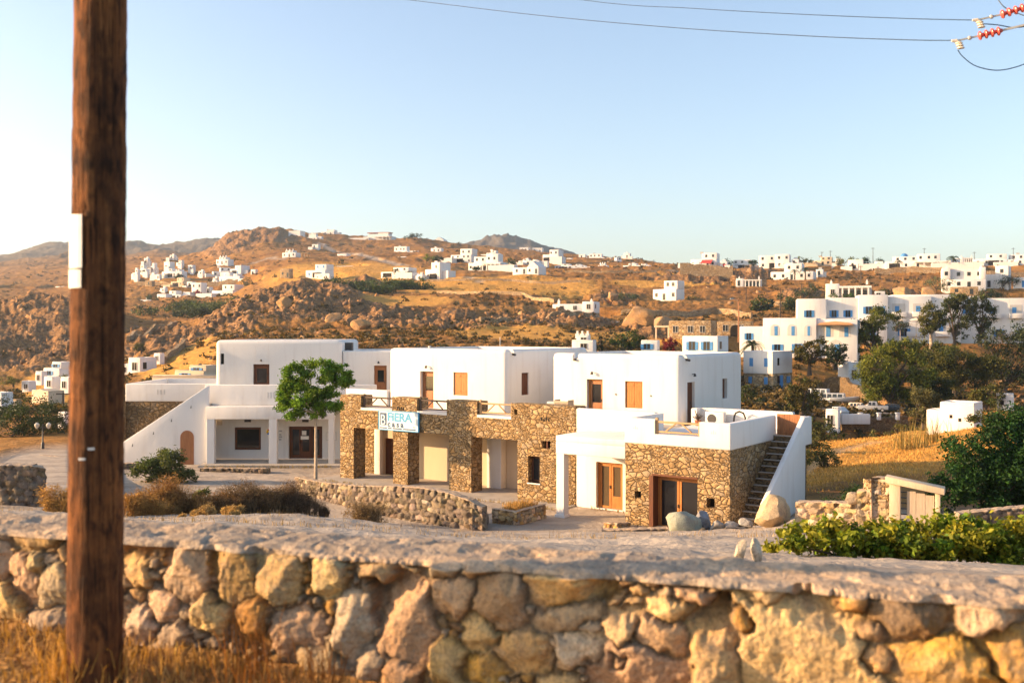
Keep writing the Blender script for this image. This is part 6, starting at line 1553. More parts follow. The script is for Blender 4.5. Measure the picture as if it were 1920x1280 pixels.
boulder('boulder', 'greenish grey boulder in front of the stone shop wall', W(1283, 1003, 38), (1.5, 1.3, 1.25), 3, (0.30, 0.32, 0.25), 0.3)
boulder('boulder', 'smaller dark blue-grey boulder leaning behind the greenish one', W(1319, 997, 38.6), (0.7, 0.7, 1.0), 9, (0.22, 0.24, 0.27), 0.8)
boulder('boulder', 'large tan boulder at the foot of the stair wall', W(1447, 990, 37), (1.75, 1.5, 1.45), 21, (0.58, 0.42, 0.24), 0.5)
for i, (px, py, w, h, lb) in enumerate([(1345, 990, 0.55, 0.42, 'flat grey stone next to the greenish boulder'), (1372, 989, 0.6, 0.35, 'flat grey stone in the middle between the two boulders'), (1398, 985, 0.55, 0.38, 'flat grey stone nearest the tan boulder')]):
    boulder('stone', lb, W(px, py+4, 37.6), (w*1.2, 0.5, h*1.2), 31+i, (0.34, 0.33, 0.30), i, cat='stone', group='flat stones between the boulders')
boulder('stone', 'pointed pale stone shard behind the wall, left of the pair', W(1384, 1058, 7.6), (0.12, 0.10, 0.24), 41, (0.66, 0.56, 0.40), 0.4, 'loose_stone', 'stone', 'upright shards', 3, 0.1, 0.3)
boulder('stone', 'upright pale stone shard behind the wall, right of the pair', W(1421, 1062, 7.6), (0.11, 0.10, 0.26), 43, (0.70, 0.60, 0.45), 1.2, 'loose_stone', 'stone', 'upright shards', 3, 0.1, -0.1)
boulder('stone', 'small grey stone lying on the sunny yard near the curved wall', W(960, 1011, 41.5), (0.75, 0.5, 0.35), 47, (0.30, 0.28, 0.25), 0.2, cat='stone')
boulder('stone', 'flat slab lying at the edge of the sunny yard', W(1062, 1011, 41), (0.9, 0.5, 0.18), 48, (0.30, 0.27, 0.22), 0.2, cat='stone')
boulder('stone', 'squared tan stone resting on the low wall left of the wooden gate', W(1598, 944, 35.4), (0.62, 0.5, 0.5), 51, (0.60, 0.46, 0.30), 0.3, cat='stone')
# big rock faces on the slopes
for i, (px, py, d, sx, sz, lb) in enumerate([(1198, 622, 228, 9.5, 6.2, 'huge orange rock face lit by the sun, left half of the outcrop'), (1250, 618, 240, 10, 5.0, 'grey shaded rock mass right of the orange rock face'), (1150, 585, 315, 5.5, 4.4, 'orange boulder among cactus on the slope'),
        (625, 628, 215, 6, 4.0, 'rounded tan rock just above the flat roofs'), (535, 603, 240, 6, 4, 'brown rock on the lower rocky slope'), (575, 530, 318, 7, 3.5, 'rock cluster on top of the rocky ridge'), (675, 640, 200, 5, 3, 'low rock right of the rounded tan rock'),
        (1690, 570, 290, 8, 5, 'orange rocks on the bank above the hotel'), (1740, 560, 300, 6, 4, 'smaller orange rocks right of the first bank rocks'), (1660, 735, 112, 3.6, 3.4, 'sunlit ochre rock behind the parked cars')]):
    if px == 1660: loc = on(1665, 128, 0.0)
    else: loc = on(px, d, -0.3)
    boulder('rock_outcrop', lb, loc, (sx, sx*0.8, sz), 60+i, (0.46, 0.255, 0.105), i*0.7, 'hill_rock', 'rock', 'rock outcrops', 4, 0.2)

# ---------------------------------------------------------------- low walls near the house
def swall(label, pts, height, thick=0.4, seed=3, res=0.045, cols=None, sw=0.34, sh=0.22, cap=0.06, relief=0.06, name='stone_wall', cat='stone wall'):
    path = [((px-CX)/F*d, d, (HY-py)/F*d) for px, py, d in pts]
    P = []
    for i in range(len(path)-1):
        for q in range(5): s = q/5; P.append(tuple(path[i][j]*(1-s)+path[i+1][j]*s for j in range(3)))
    P.append(path[-1])
    o = stone_wall(name, P, height, thick, sw, sh, res, 'field_stone', None, cap, cols, relief, seed)
    meta(o, label, cat); return o
GREY = [(0.19, 0.155, 0.12), (0.145, 0.12, 0.10), (0.24, 0.195, 0.145), (0.12, 0.10, 0.08), (0.2, 0.145, 0.09)]
swall('curved grey dry stone wall around the tree bed', [(552, 893, 56), (575, 899, 54), (620, 906, 51.5), (680, 911, 49), (740, 911, 47.2), (790, 914, 46), (840, 924, 45), (880, 938, 44.2), (905, 952, 43.9), (914, 962, 44.6), (916, 962, 46)], 2.3, 0.5, 4, 0.04, GREY+[(0.45, 0.36, 0.26)], 0.4, 0.26)
swall('dark stone wall at the left edge beside the pole', [(-90, 866, 40.5), (0, 871, 40), (60, 872, 40), (84, 876, 40.2), (86, 878, 41.5)], 2.0, 0.6, 5, 0.045, GREY, 0.4, 0.26)
swall('low sunlit stone kerb wall by the street lamp', [(57, 851, 69), (75, 853, 66), (95, 855, 65), (126, 858, 64), (150, 860, 64)], 0.9, 0.4, 6, 0.05)
swall('low dark stone wall behind the street lamp', [(34, 834, 79), (60, 831, 80), (100, 829, 80), (160, 829, 80)], 0.9, 0.4, 7, 0.06, GREY)
swall('low stone wall in front of the columned porch', [(374, 877, 63), (440, 877, 62.5), (504, 878, 62), (506, 878, 63)], 0.85, 0.4, 8, 0.045, GREY)
swall('short low stone wall left of the green bush', [(226, 868, 64), (262, 868, 64)], 0.8, 0.4, 9, 0.05, GREY)
c1, c2, c3 = (-0.94, 46.1), (0.19, 45.3), (1.64, 47.3)
o = stone_wall('planter_wall', [c1+(GZ+0.68,), (-0.4, 45.72, GZ+0.68), c2+(GZ+0.66,), (0.9, 46.28, GZ+0.68), c3+(GZ+0.68,)], 0.85, 0.3, 0.3, 0.2, 0.035, 'field_stone', None, 0.05, None, 0.05, 12); meta(o, 'square stone planter in the yard filled with dry grass', 'planter')
m = MB(); m.prism([(-0.85, 46.2), (0.2, 45.5), (1.55, 47.3), (0.5, 48.1)], 'z', GZ-0.2, GZ+0.55); m.build('planter_soil', 'concrete', o); 
swall('small square stone block at the corner of the shop', [(1130, 979, 44.6), (1158, 981, 44.0), (1184, 979, 44.8)], 0.55, 0.35, 13, 0.035)
swall('long low slab of stones in front of the stone shop wall', [(1128, 993, 42.5), (1190, 992, 42.3), (1252, 990, 42.2)], 0.5, 0.5, 14, 0.04, GREY)
swall('low dark stone wall at the right edge under the large bush', [(1800, 962, 37.5), (1860, 956, 37.5), (1930, 950, 37.5), (1990, 948, 37.5)], 1.0, 0.5, 15, 0.04, GREY)
# wooden gate and its wall
HP = [(0.62,0.48,0.31),(0.55,0.40,0.22),(0.66,0.54,0.38),(0.5,0.34,0.16),(0.6,0.45,0.28)]
swall('sunlit low stone wall ending at the weathered wooden gate', [(1490, 941, 36.5), (1540, 941, 36.0), (1596, 943, 35.4), (1612, 943, 35.2)], 1.3, 0.55, 16, 0.028, HP, 0.44, 0.24, relief=0.035)
swall('taller sunlit stone pier carrying the gate lintel', [(1630, 899, 34.95), (1668, 896, 34.55), (1669, 896, 35.0)], 2.0, 0.6, 17, 0.028, HP, 0.42, 0.24, relief=0.035)
o = bpy.data.objects[[x.name for x in bpy.data.objects if x.get('label', '').startswith('taller sunlit stone pier')][0]]
q0 = W(1630, 899, 34.95); q1 = W(1668, 896, 34.55); m = MB(); vs = []
for z in (q0.z-2.0, q0.z-0.04):
    for p, f in ((q0, 0.05), (q1, 0.05), (q1, 0.55), (q0, 0.55)): vs.append((p.x-(0.02 if p is q0 else 0.0), p.y+f, z))
m.add(vs, [(0, 3, 2, 1), (4, 5, 6, 7), (0, 1, 5, 4), (1, 2, 6, 5), (2, 3, 7, 6), (3, 0, 4, 7)]); m.build('pier_core', 'rubble_warm', o)
swall('broken middle step of the sunlit wall left of the gate pier', [(1606, 920, 35.15), (1631, 918, 34.95)], 1.6, 0.55, 18, 0.028, HP, 0.4, 0.24, relief=0.035)
g0 = W(1668, 992, 34.6); g1 = W(1762, 992, 33.9); gv = (g1-g0); gl = math.hypot(gv.x, gv.y); ga = math.atan2(gv.y, gv.x)
t = Thing('garden_gate', 'weathered grey wooden gate with a thick sloping lintel beam', 'gate', g0, ga)
m = MB(); m.box(0.0, 0.36, -0.1, 0.22, -0.3, 1.62); m.build('post', 'wood_pale', t, bevel=0.02); m = MB(); m.box(gl-0.14, gl+0.02, -0.05, 0.15, -0.3, 1.5); m.build('post', 'wood_pale', t, bevel=0.02)
m = MB(); m.prism([(-0.12, 1.64), (gl+0.16, 1.34), (gl+0.16, 1.56), (-0.12, 1.86)], 'y', -0.22, 0.4); m.build('lintel', 'wood_pale', t, bevel=0.02)
m = MB(); n = 3
for q in range(n): a = 0.56+(gl-0.72)*q/n; m.box(a, a+(gl-0.72)/n-0.012, 0.05, 0.09, 0.02, 1.36-0.05*q)
m.box(0.56, gl-0.16, 0.09, 0.13, 0.35, 0.45); m.box(0.56, gl-0.16, 0.09, 0.13, 1.05, 1.15); m.build('gate_leaf', 'wood_grey', t)
for q in range(7): MB().box(0.36, 0.56, 0.1, 0.13, 0.15+q*0.19, 0.19+q*0.19).build('side_bar', 'metal_dark', t)
m = MB()
for q in range(10): m.bar((0.6+0.05*q, 0.035, 0.02), (0.6+0.05*q+rnd.uniform(-.08, .08), 0.02, rnd.uniform(0.2, 0.45)), 0.012)
# street lamp with two heads
t = Thing('street_lamp', 'dark double-headed street lamp beside the low wall, left of the pole', 'street lamp', on(80, 72))
z0 = t.loc.z; Hh = (HY-795)/F*72-z0
MB().lathe([(0.12, -0.2), (0.12, 0.4), (0.06, 0.5), (0.045, Hh)], 10).build('post', 'metal_dark', t, smooth=True)
MB().bar((-0.42, 0, Hh-0.25), (0.42, 0, Hh-0.25), 0.05).build('arm', 'metal_dark', t)
for x in (-0.42, 0.42):
    h_ = MB().lathe([(0.05, -0.02), (0.16, 0.14), (0.17, 0.3), (0.04, 0.42)], 10, 0, (x, 0, Hh-0.3)).build('lamp_head', 'metal_pale', t, smooth=True)

# ---------------------------------------------------------------- trees and shrubs near the house
G1 = (0.040, 0.095, 0.014); GD = (0.022, 0.045, 0.014); GY_ = (0.13, 0.15, 0.022); OL = (0.075, 0.085, 0.025); OR_ = (0.17, 0.13, 0.03)
tb = W(592, 893, 55.3); S_ = 55.3/F
def cb(px, py, rx, ry, dd=0): return ((px-592)*S_, dd, (893-py)*S_, rx*S_, rx*S_*0.9, ry*S_)
tree('tree', 'young green tree with a bare pale trunk in front of the arcade', 'tree', tb,
     [cb(548, 705, 38, 26), cb(600, 695, 42, 24), cb(630, 715, 32, 30), cb(560, 740, 46, 30), cb(605, 745, 40, 28), cb(545, 768, 32, 18), cb(585, 770, 34, 16), cb(640, 688, 18, 14)], 23000, 0.2, (0.085, 0.19, 0.018), (0.23, 0.33, 0.035), None, 130, 0.085, 0.34, 0.165, 5, 12, 0.0, 'bark', 0.25)
def pb_(px, py, d): return (px-CX)/F*d, d
bush('bush', 'dark green oleander bush in front of the stair wall', 'bush', on(308, 58.5), [(-0.9, 0, 0.7, 0.9, 0.8, 0.7), (0.1, 0, 1.1, 1.0, 0.9, 0.8), (0.9, 0, 0.7, 0.9, 0.8, 0.6), (1.5, -.2, 0.4, 0.6, 0.6, 0.4)], 7000, 0.2, (0.06, 0.09, 0.026), (0.15, 0.16, 0.05), nclump=70, aspect=0.35, seed=2, up=0.4)
bush('bush', 'small yellow-green bush at the edge of the dry brush', 'bush', on(378, 48.5, 0.0), [(0, 0, 0.6, 0.4, 0.4, 0.6), (-0.5, 0, 0.45, 0.35, 0.35, 0.4)], 1800, 0.12, (0.11, 0.14, 0.025), (0.2, 0.19, 0.03), nclump=24, seed=3, up=0.4)
r_ = np.random.default_rng(77)
def brush(label, px, d, w, h, n, col, seed, name='dry_bush'):
    b = on(px, d); r = np.random.default_rng(seed); t = Thing(name, label, 'dry bush', b, 0, 'dry brush beyond the wall')
    k = max(6, n//240); bl = []; h = h*1.3
    for i in range(k):
        cx_, cy_ = r.uniform(-w/2, w/2), r.normal(0, w*0.12); sc = r.uniform(0.5, 1.0)*max(0.4, 1-0.75*(cx_/(w/2))**2)
        bl.append((cx_, cy_, ground(b.x+cx_, b.y+cy_)-b.z+h*sc*0.45, h*sc*0.6+0.1, h*sc*0.5, h*sc*0.55))
    pts, q, c = crown_pts(bl, n*3, 50, 0.3, r, 0.3)
    leaf_mesh('twigs', pts, 0.17, tint(q, 50, col, 0.25, r, tuple(x*1.7 for x in col)), t, 0.10, 0.35, 'straw', r=r)
    kk = r.integers(0, k, n); B_ = np.array(bl)[kk]; base = B_[:, :3]+rand_unit(n, r)*B_[:, 3:]*0.5; base[:, 2] -= B_[:, 5]*0.5
    blades('stems', base, B_[:, 5]*1.15, np.array(col)*1.15, 0.9, 0.008, r, 'straw', t)
    return t
brush('tall rusty dry bush in the middle of the brush', 335, 42.5, 2.3, 1.55, 2400, (0.27, 0.145, 0.055), 1)
brush('greyish dry bush right of the tall rusty one', 450, 44, 2.8, 1.15, 2400, (0.17, 0.11, 0.06), 2)
brush('dark dry bush at the right end of the brush', 545, 45, 3.2, 1.3, 2400, (0.14, 0.09, 0.055), 3)
brush('brown dry brush filling the gap between the tall and the greyish bush', 395, 43, 2.4, 0.95, 2000, (0.24, 0.135, 0.06), 11)
brush('brown dry brush between the greyish and the dark bush', 498, 44.5, 2.4, 0.95, 2000, (0.19, 0.12, 0.06), 12)
brush('thin dry brush left of the tall rusty bush', 292, 42, 1.8, 0.9, 1500, (0.29, 0.165, 0.06), 13)
brush('low orange dry bush next to the pole', 262, 39.5, 1.8, 0.75, 1500, (0.33, 0.185, 0.06), 4)
brush('low golden dry tuft left of the pole', 108, 37.5, 1.4, 0.8, 1200, (0.36, 0.21, 0.07), 5)
brush('pale dry grass in front of the brush', 410, 38, 2.6, 0.4, 1500, (0.42, 0.28, 0.12), 6)
brush('small dry bush against the curved stone wall', 692, 40.5, 1.0, 0.95, 1000, (0.22, 0.15, 0.08), 7)
brush('dry grass growing round the foot of the tree', 596, 54.6, 2.0, 0.55, 1000, (0.36, 0.2, 0.07), 8)
t = Thing('planter_grass', 'straw-coloured dry grass filling the square planter', 'dry grass', (0.35, 46.7, GZ+0.55))
q = rng.uniform(-1, 1, (900, 2)); base = np.stack([q[:, 0]*0.45*0.814+q[:, 1]*0.95*0.581, -q[:, 0]*0.45*0.581+q[:, 1]*0.95*0.814, np.zeros(900)], 1)
blades('blades', base, 0.42, (0.50, 0.30, 0.10), 0.6, 0.012, rng, 'straw', t)
# low green and yellow ground shrub behind the wall, right
S15 = 13.5
blobs = []; lo = on(1680, S15)
for px, py, rr in [(1465, 1012, 26), (1500, 1008, 32), (1545, 1006, 36), (1590, 1008, 34), (1640, 1010, 36), (1690, 1012, 38), (1735, 1010, 42), (1785, 1010, 46), (1835, 1012, 46), (1885, 1012, 48), (1935, 1015, 50), (1990, 1015, 50), (1560, 1030, 28), (1660, 1035, 30), (1760, 1038, 34), (1860, 1042, 36)]:
    p = W(px, py, S15)-lo; s = S15/F; blobs.append((p.x, p.y, p.z, rr*s*1.15, 0.55, rr*s*0.85))
bush('ground_shrub', 'low green and yellow shrub spreading behind the foreground wall', 'shrub', lo, blobs, 20000, 0.085, (0.085, 0.17, 0.014), (0.46, 0.36, 0.03), nclump=260, aspect=0.6, cs=0.22, seed=8, up=0.2)
# big dark green bush at the right edge
lo = on(1850, 43); k = 43/F
def bb(px, py, rr, ry, dy=0): p = W(px, py, 43)-lo; return (p.x, p.y+dy, p.z, rr*k, rr*k*0.8, ry*k)
bush('large_bush', 'large dense green bush at the right edge beyond the gate', 'bush', lo, [bb(1772, 905, 40, 42), bb(1800, 885, 50, 55), bb(1850, 860, 60, 60, 1), bb(1905, 845, 60, 58, 1.5), bb(1960, 840, 70, 70, 2), bb(1775, 930, 45, 35), bb(1840, 915, 60, 45), bb(1900, 905, 70, 55), bb(1960, 900, 70, 60), bb(2020, 860, 70, 70, 2)],
     42000, 0.16, (0.014, 0.050, 0.010), (0.035, 0.095, 0.016), nclump=260, cs=0.2, seed=9, up=0.2, aspect=0.5)
lo = on(1592, 40.5); k = 40.5/F
bush('bush', 'round dark green bush behind the low sunlit wall', 'bush', lo, [(-0.3, 0, 0.7, 0.75, 0.6, 0.75), (0.35, 0.1, 0.8, 0.7, 0.6, 0.7)], 3600, 0.1, (0.025, 0.055, 0.016), (0.05, 0.09, 0.02), nclump=50, seed=10)
for i, (px, d, w, h, lb) in enumerate([(1705, 78, 2.8, 2.3, 'left clump of tall olive reeds on the golden slope'), (1745, 80, 3.0, 2.7, 'right clump of tall olive reeds by the big bush')]):
    b = on(px, d); t = Thing('reeds', lb, 'reeds', b, 0, 'reeds on the slope'); q = np.stack([rng.normal(0, w*0.3, 110), rng.normal(0, 0.3, 110), np.zeros(110)], 1)
    blades('stalks', q, h*0.8, (0.30, 0.22, 0.07), 0.35, 0.022, rng, 'straw', t)
for i, (px, d, s, c, lb) in enumerate([(1545, 70, 1.2, OL, 'olive bush at the foot of the golden slope, beside the stair'), (1535, 95, 2.2, GD, 'dark bush under the white gate wall'), (1640, 104, 1.2, (0.12, 0.12, 0.04), 'pale shrub in front of the dark retaining wall, left one'), (1668, 103, 1.2, (0.14, 0.13, 0.045), 'pale shrub in front of the dark retaining wall, right one'),
        (1700, 98, 1.5, OL, 'olive shrub on the bank left of the whitewashed hut'), (1860, 85, 1.8, (0.05, 0.075, 0.02), 'dark bush on the crest right of the whitewashed hut'), (1522, 78, 1.4, OL, 'yellowish bush close behind the stair wall')]):
    bush('bush', lb, 'bush', on(px, d), [(-0.5*s, 0, 0.5*s, 0.6*s, 0.6*s, 0.6*s), (0.5*s, 0.1, 0.45*s, 0.65*s, 0.6*s, 0.5*s), (0, 0.1, 0.8*s, 0.5*s, 0.5*s, 0.5*s)], 1500, 0.1*s+0.05, c, (0.17, 0.16, 0.05), 'bushes on the right slope', 26, seed=20+i)
for i, (px, d, s, lb) in enumerate([(20, 84, 2.2, 'dark green bush at the left edge behind the low wall'), (62, 86, 2.6, 'dark green bush directly behind the street lamp'), (108, 88, 2.2, 'dark green bush between street lamp and utility pole'), (5, 104, 2.2, 'dark bush by the white house at the left edge')]):
    bush('bush', lb, 'bush', on(px, d), [(-0.6*s, 0, 0.45*s, 0.7*s, 0.6*s, 0.5*s), (0.6*s, 0, 0.45*s, 0.7*s, 0.6*s, 0.5*s), (0, 0.1, 0.65*s, 0.7*s, 0.6*s, 0.6*s)], 2600, 0.2, (0.026, 0.045, 0.016), (0.05, 0.07, 0.02), 'dark bushes on the left', 36, seed=30+i)

# ---------------------------------------------------------------- the trees round the hotel
def ftree(label, px, d, base_py, blobs, n, size, col, alt, seed, ncl=90, tr=0.3, kind='tree', droop=0.0, grp='trees round the hotel', aspect=0.45, bark='bark_dark', cs=0.2):
    lo = W(px, base_py, d); k = d/F
    bl = []
    for bx, by, rx, ry in blobs: p = W(bx, by, d)-lo; bl.append((p.x, rng.uniform(-1, 1)*rx*k*0.3, p.z, rx*k, rx*k*0.8, ry*k))
    return tree(kind, label, 'tree', lo, bl, n, size, col, alt, grp, ncl, tr, aspect, cs, seed, 10, 0.0, bark, droop)
ftree('drooping olive green tree in front of the hotel, leaning left', 1640, 168, 668, [(1612, 620, 24, 30), (1640, 598, 30, 22), (1665, 592, 26, 16), (1605, 645, 20, 26), (1630, 625, 26, 24)], 9500, 0.36, (0.075, 0.105, 0.017), (0.22, 0.21, 0.03), 41, droop=0.5)
ftree('round olive tree with a pale bare trunk under the hotel', 1746, 163, 655, [(1745, 600, 22, 24), (1748, 580, 18, 14), (1735, 612, 16, 18), (1758, 608, 16, 20)], 3600, 0.4, (0.07, 0.085, 0.02), (0.17, 0.15, 0.035), 42, bark='bark')
ftree('tall dark tree right of the round olive tree', 1790, 166, 648, [(1785, 585, 20, 22), (1800, 565, 26, 14), (1778, 570, 16, 12), (1795, 610, 16, 24), (1800, 630, 14, 16)], 3600, 0.4, (0.035, 0.055, 0.016), (0.11, 0.11, 0.03), 43)
ftree('tallest dark tree at the right end of the hotel', 1838, 168, 648, [(1835, 572, 24, 18), (1850, 590, 18, 26), (1825, 600, 20, 22), (1845, 560, 12, 10), (1840, 620, 16, 18)], 3600, 0.4, (0.04, 0.06, 0.016), (0.13, 0.12, 0.03), 44)
ftree('big sunlit olive tree hanging over the stone retaining wall', 1668, 126, 765, [(1640, 690, 38, 38), (1690, 665, 40, 30), (1720, 690, 30, 36), (1660, 725, 34, 30), (1632, 730, 24, 34), (1700, 725, 32, 30), (1670, 660, 26, 16)], 21000, 0.30, (0.07, 0.10, 0.016), (0.22, 0.22, 0.03), 45, 190, 0.35, droop=0.3)
ftree('wide brownish pine right of the big olive tree', 1790, 140, 745, [(1760, 680, 34, 26), (1800, 672, 40, 24), (1845, 685, 36, 26), (1780, 705, 34, 22), (1820, 710, 36, 22)], 15000, 0.33, (0.045, 0.06, 0.014), (0.17, 0.14, 0.03), 46, 150, 0.35)
ftree('olive tree filling the gap under the round tree with the pale trunk', 1740, 152, 700, [(1725, 655, 22, 16), (1755, 662, 24, 18), (1740, 675, 26, 14)], 6000, 0.34, (0.06, 0.08, 0.016), (0.18, 0.17, 0.03), 58, 80)
ftree('dark undergrowth tree between big olive tree and brownish pine', 1745, 128, 760, [(1735, 720, 26, 26), (1765, 725, 26, 24), (1750, 745, 30, 16)], 6000, 0.32, (0.035, 0.05, 0.014), (0.12, 0.11, 0.025), 59, 80)
ftree('dark tree mass at the right edge below the hotel', 1885, 150, 735, [(1870, 640, 36, 30), (1905, 660, 36, 40), (1860, 680, 30, 26), (1940, 640, 40, 50), (1900, 705, 36, 28)], 6500, 0.4, (0.022, 0.036, 0.014), (0.06, 0.07, 0.02), 47, 120, 0.35)
ftree('orange-green pine left of the drooping tree', 1518, 147, 700, [(1505, 662, 20, 16), (1525, 650, 18, 16), (1540, 645, 14, 20), (1520, 672, 22, 12), (1545, 670, 12, 14)], 3600, 0.34, (0.06, 0.07, 0.016), (0.22, 0.15, 0.035), 48)
ftree('blue-green tree against the grey hotel end wall', 1567, 150, 690, [(1560, 660, 16, 14), (1578, 658, 14, 16), (1565, 675, 18, 12)], 2400, 0.32, (0.03, 0.055, 0.026), (0.06, 0.09, 0.035), 49)
ftree('ochre-tinged tree below the stone-based white house', 1503, 113, 785, [(1490, 740, 24, 20), (1515, 725, 22, 18), (1505, 755, 28, 18), (1480, 765, 18, 14), (1500, 708, 12, 10), (1528, 750, 14, 18)], 5200, 0.27, (0.06, 0.075, 0.02), (0.20, 0.14, 0.045), 50, 110)
ftree('dark shrub tree between corner house and stone-based house', 1405, 120, 780, [(1402, 745, 16, 22), (1425, 758, 20, 14), (1445, 762, 18, 12)], 2600, 0.28, (0.035, 0.06, 0.018), (0.10, 0.10, 0.03), 51)
ftree('grey-green shrub tree right of the parked cars', 1732, 100, 800, [(1730, 742, 26, 20), (1752, 760, 20, 20), (1720, 775, 18, 18), (1745, 780, 22, 16)], 4200, 0.24, (0.085, 0.085, 0.035), (0.19, 0.17, 0.06), 52)
ftree('yellow-green shrub tree behind the whitewashed hut', 1845, 104, 765, [(1830, 740, 20, 14), (1858, 738, 22, 16), (1845, 752, 24, 12)], 3000, 0.25, (0.08, 0.085, 0.02), (0.2, 0.17, 0.035), 53)
ftree('broad dark green tree behind the flat roofs, under the orange rock face', 1178, 172, 668, [(1160, 640, 20, 14), (1185, 632, 24, 16), (1205, 642, 16, 12), (1175, 648, 26, 12)], 3600, 0.36, (0.035, 0.07, 0.016), (0.08, 0.10, 0.02), 54)
ftree('crimson flowering bougainvillea by the small white house', 1254, 155, 668, [(1250, 645, 12, 10), (1262, 640, 10, 8), (1256, 655, 14, 8)], 1600, 0.3, (0.28, 0.03, 0.045), (0.12, 0.05, 0.03), 55, 40)
ftree('slim dark cypress beside the crenellated white house', 1126, 152, 668, [(1126, 648, 4, 12), (1126, 635, 3, 9), (1126, 658, 4.5, 8)], 1000, 0.25, (0.02, 0.035, 0.014), (0.03, 0.05, 0.015), 56, 30)
ftree('red bougainvillea on the tall village house', 371, 495, 556, [(369, 548, 5, 4), (374, 550, 4, 3)], 300, 0.8, (0.40, 0.05, 0.08), (0.3, 0.05, 0.05), 57, 12, grp='trees in the villages')
SK = [(1364,480,500,[(1362,493,14,6)],'dark flat-topped tree on the skyline left of the white block',GD),(1412,475,499,[(1412,492,8,4)],'small dark tree touching the big skyline block on its left',GD),(1500,465,494,[(1500,486,7,6),(1515,488,10,5)],'green tree pair right of the big skyline block',OL),
      (1583,455,502,[(1575,488,14,7),(1597,488,10,6)],'olive tree group on the skyline behind the cream house',OL),(1626,450,506,[(1624,492,7,9)],'dark tall tree on the skyline near the power pole',GD),(1646,448,508,[(1648,495,9,10)],'dark tree left of the long villa',GD),
      (1757,432,505,[(1756,497,9,6)],'dark bush in front of the long villa',GD),(955,470,508,[(956,492,9,10),(962,498,8,8)],'dark tall tree at the right end of the arcaded villa',GD),(800,520,494,[(799,484,8,7),(808,486,8,5)],'yellow-green tree in front of the two white ridge houses',GY_),
      (822,520,493,[(822,486,10,4)],'dark bush right of the yellow-green ridge tree',GD),(766,430,524,[(768,514,7,6)],'small pine beside the pinkish house',(0.03,0.05,0.02)),(893,470,508,[(893,504,7,4)],'dark round bush before the arcaded villa',GD),
      (775,900,447,[(780,442,12,4),(765,445,12,4)],'dark hump of trees on the crest right of the broad villa',GD),(1180,600,497,[(1180,493,14,5),(1150,495,8,5)],'dark trees round the small skyline houses',GD),(1065,540,512,[(1075,507,14,5)],'dark trees left on the right-hand ridge',GD),
      (1255,345,568,[(1240,567,10,6),(1265,565,10,6),(1225,566,8,6)],'dark green shrubs along the front of the cubic house',GD),(1300,335,566,[(1300,562,14,7),(1318,565,10,6)],'dark shrubs right of the cubic house',GD),(1165,320,568,[(1165,552,14,12),(1185,560,16,10),(1150,560,10,8)],'large cactus thicket left of the cubic house',(0.04,0.06,0.025)),
      (1520,300,553,[(1518,545,14,14),(1500,550,12,10)],'dark bush in the gully by the power poles',GD),(1580,255,562,[(1565,557,10,6),(1590,558,14,6),(1612,559,8,5)],'green hedge in front of the columned veranda',(0.04,0.08,0.02)),(1660,270,556,[(1660,549,12,7)],'dark round bush above the hotel roof',GD),
      (1755,315,545,[(1755,532,16,12),(1775,535,16,10),(1740,535,10,10)],'grey-green cactus mound left of the balcony house',(0.09,0.11,0.05)),(1880,318,540,[(1890,524,16,8),(1905,528,10,8)],'green garden trees right of the stepped house',(0.03,0.05,0.02)),(1680,178,618,[(1690,612,14,10)],'dark red-green bush under the hotel parasols',(0.03,0.04,0.02)),
      (1848,300,552,[(1850,548,14,6),(1870,552,14,5)],'dark bushes below the stepped house at the right',GD),(1870,205,596,[(1880,596,22,6),(1850,600,14,6)],'dark hedge row at the right of the hotel',GD),(1880,190,640,[(1885,632,22,10)],'brown shrub bank at the right edge',(0.07,0.06,0.03)),
      (462,495,535,[(462,529,9,9),(470,532,7,6)],'dark olive trees right of the village front house',(0.05,0.06,0.02)),(352,530,524,[(335,519,9,4)],'dark bush under the long village house',GD),(445,470,556,[(425,556,10,7)],'dark round tree at the corner of the wide village house',GD),
      (285,470,565,[(282,560,9,6),(292,562,6,6)],'dark round trees above the low wall house',GD),(100,150,722,[(118,712,12,10)],'olive tree beside the blue-door house',(0.09,0.09,0.03)),(25,150,722,[(28,712,14,8),(10,716,12,7)],'green-yellow bushes on the left hillside',(0.09,0.10,0.03)),
      (260,470,556,[(350,545,1,1)],'tiny shrub in the left village',GD),(265,185,660,[(262,652,12,8)],'dark bush by the field wall right of the pole',(0.05,0.055,0.02)),(1545,215,614,[(1538,612,10,4)],'green bush left of the straw parasol',(0.07,0.08,0.02))]
for i, (px, d, bp, bl, lb, c) in enumerate(SK):
    if 'tiny' in lb: continue
    k = d/F
    ftree(lb, px, d, bp, bl, 500 if d > 400 else 900, 1.4*k*2.0, c, tuple(min(1, x*2.2) for x in c), 70+i, 22 if d > 400 else 34, 0.15, 'tree' if ('tree' in lb or 'pine' in lb) else 'bush', grp='shrubs and trees on the far slopes', cs=0.3)
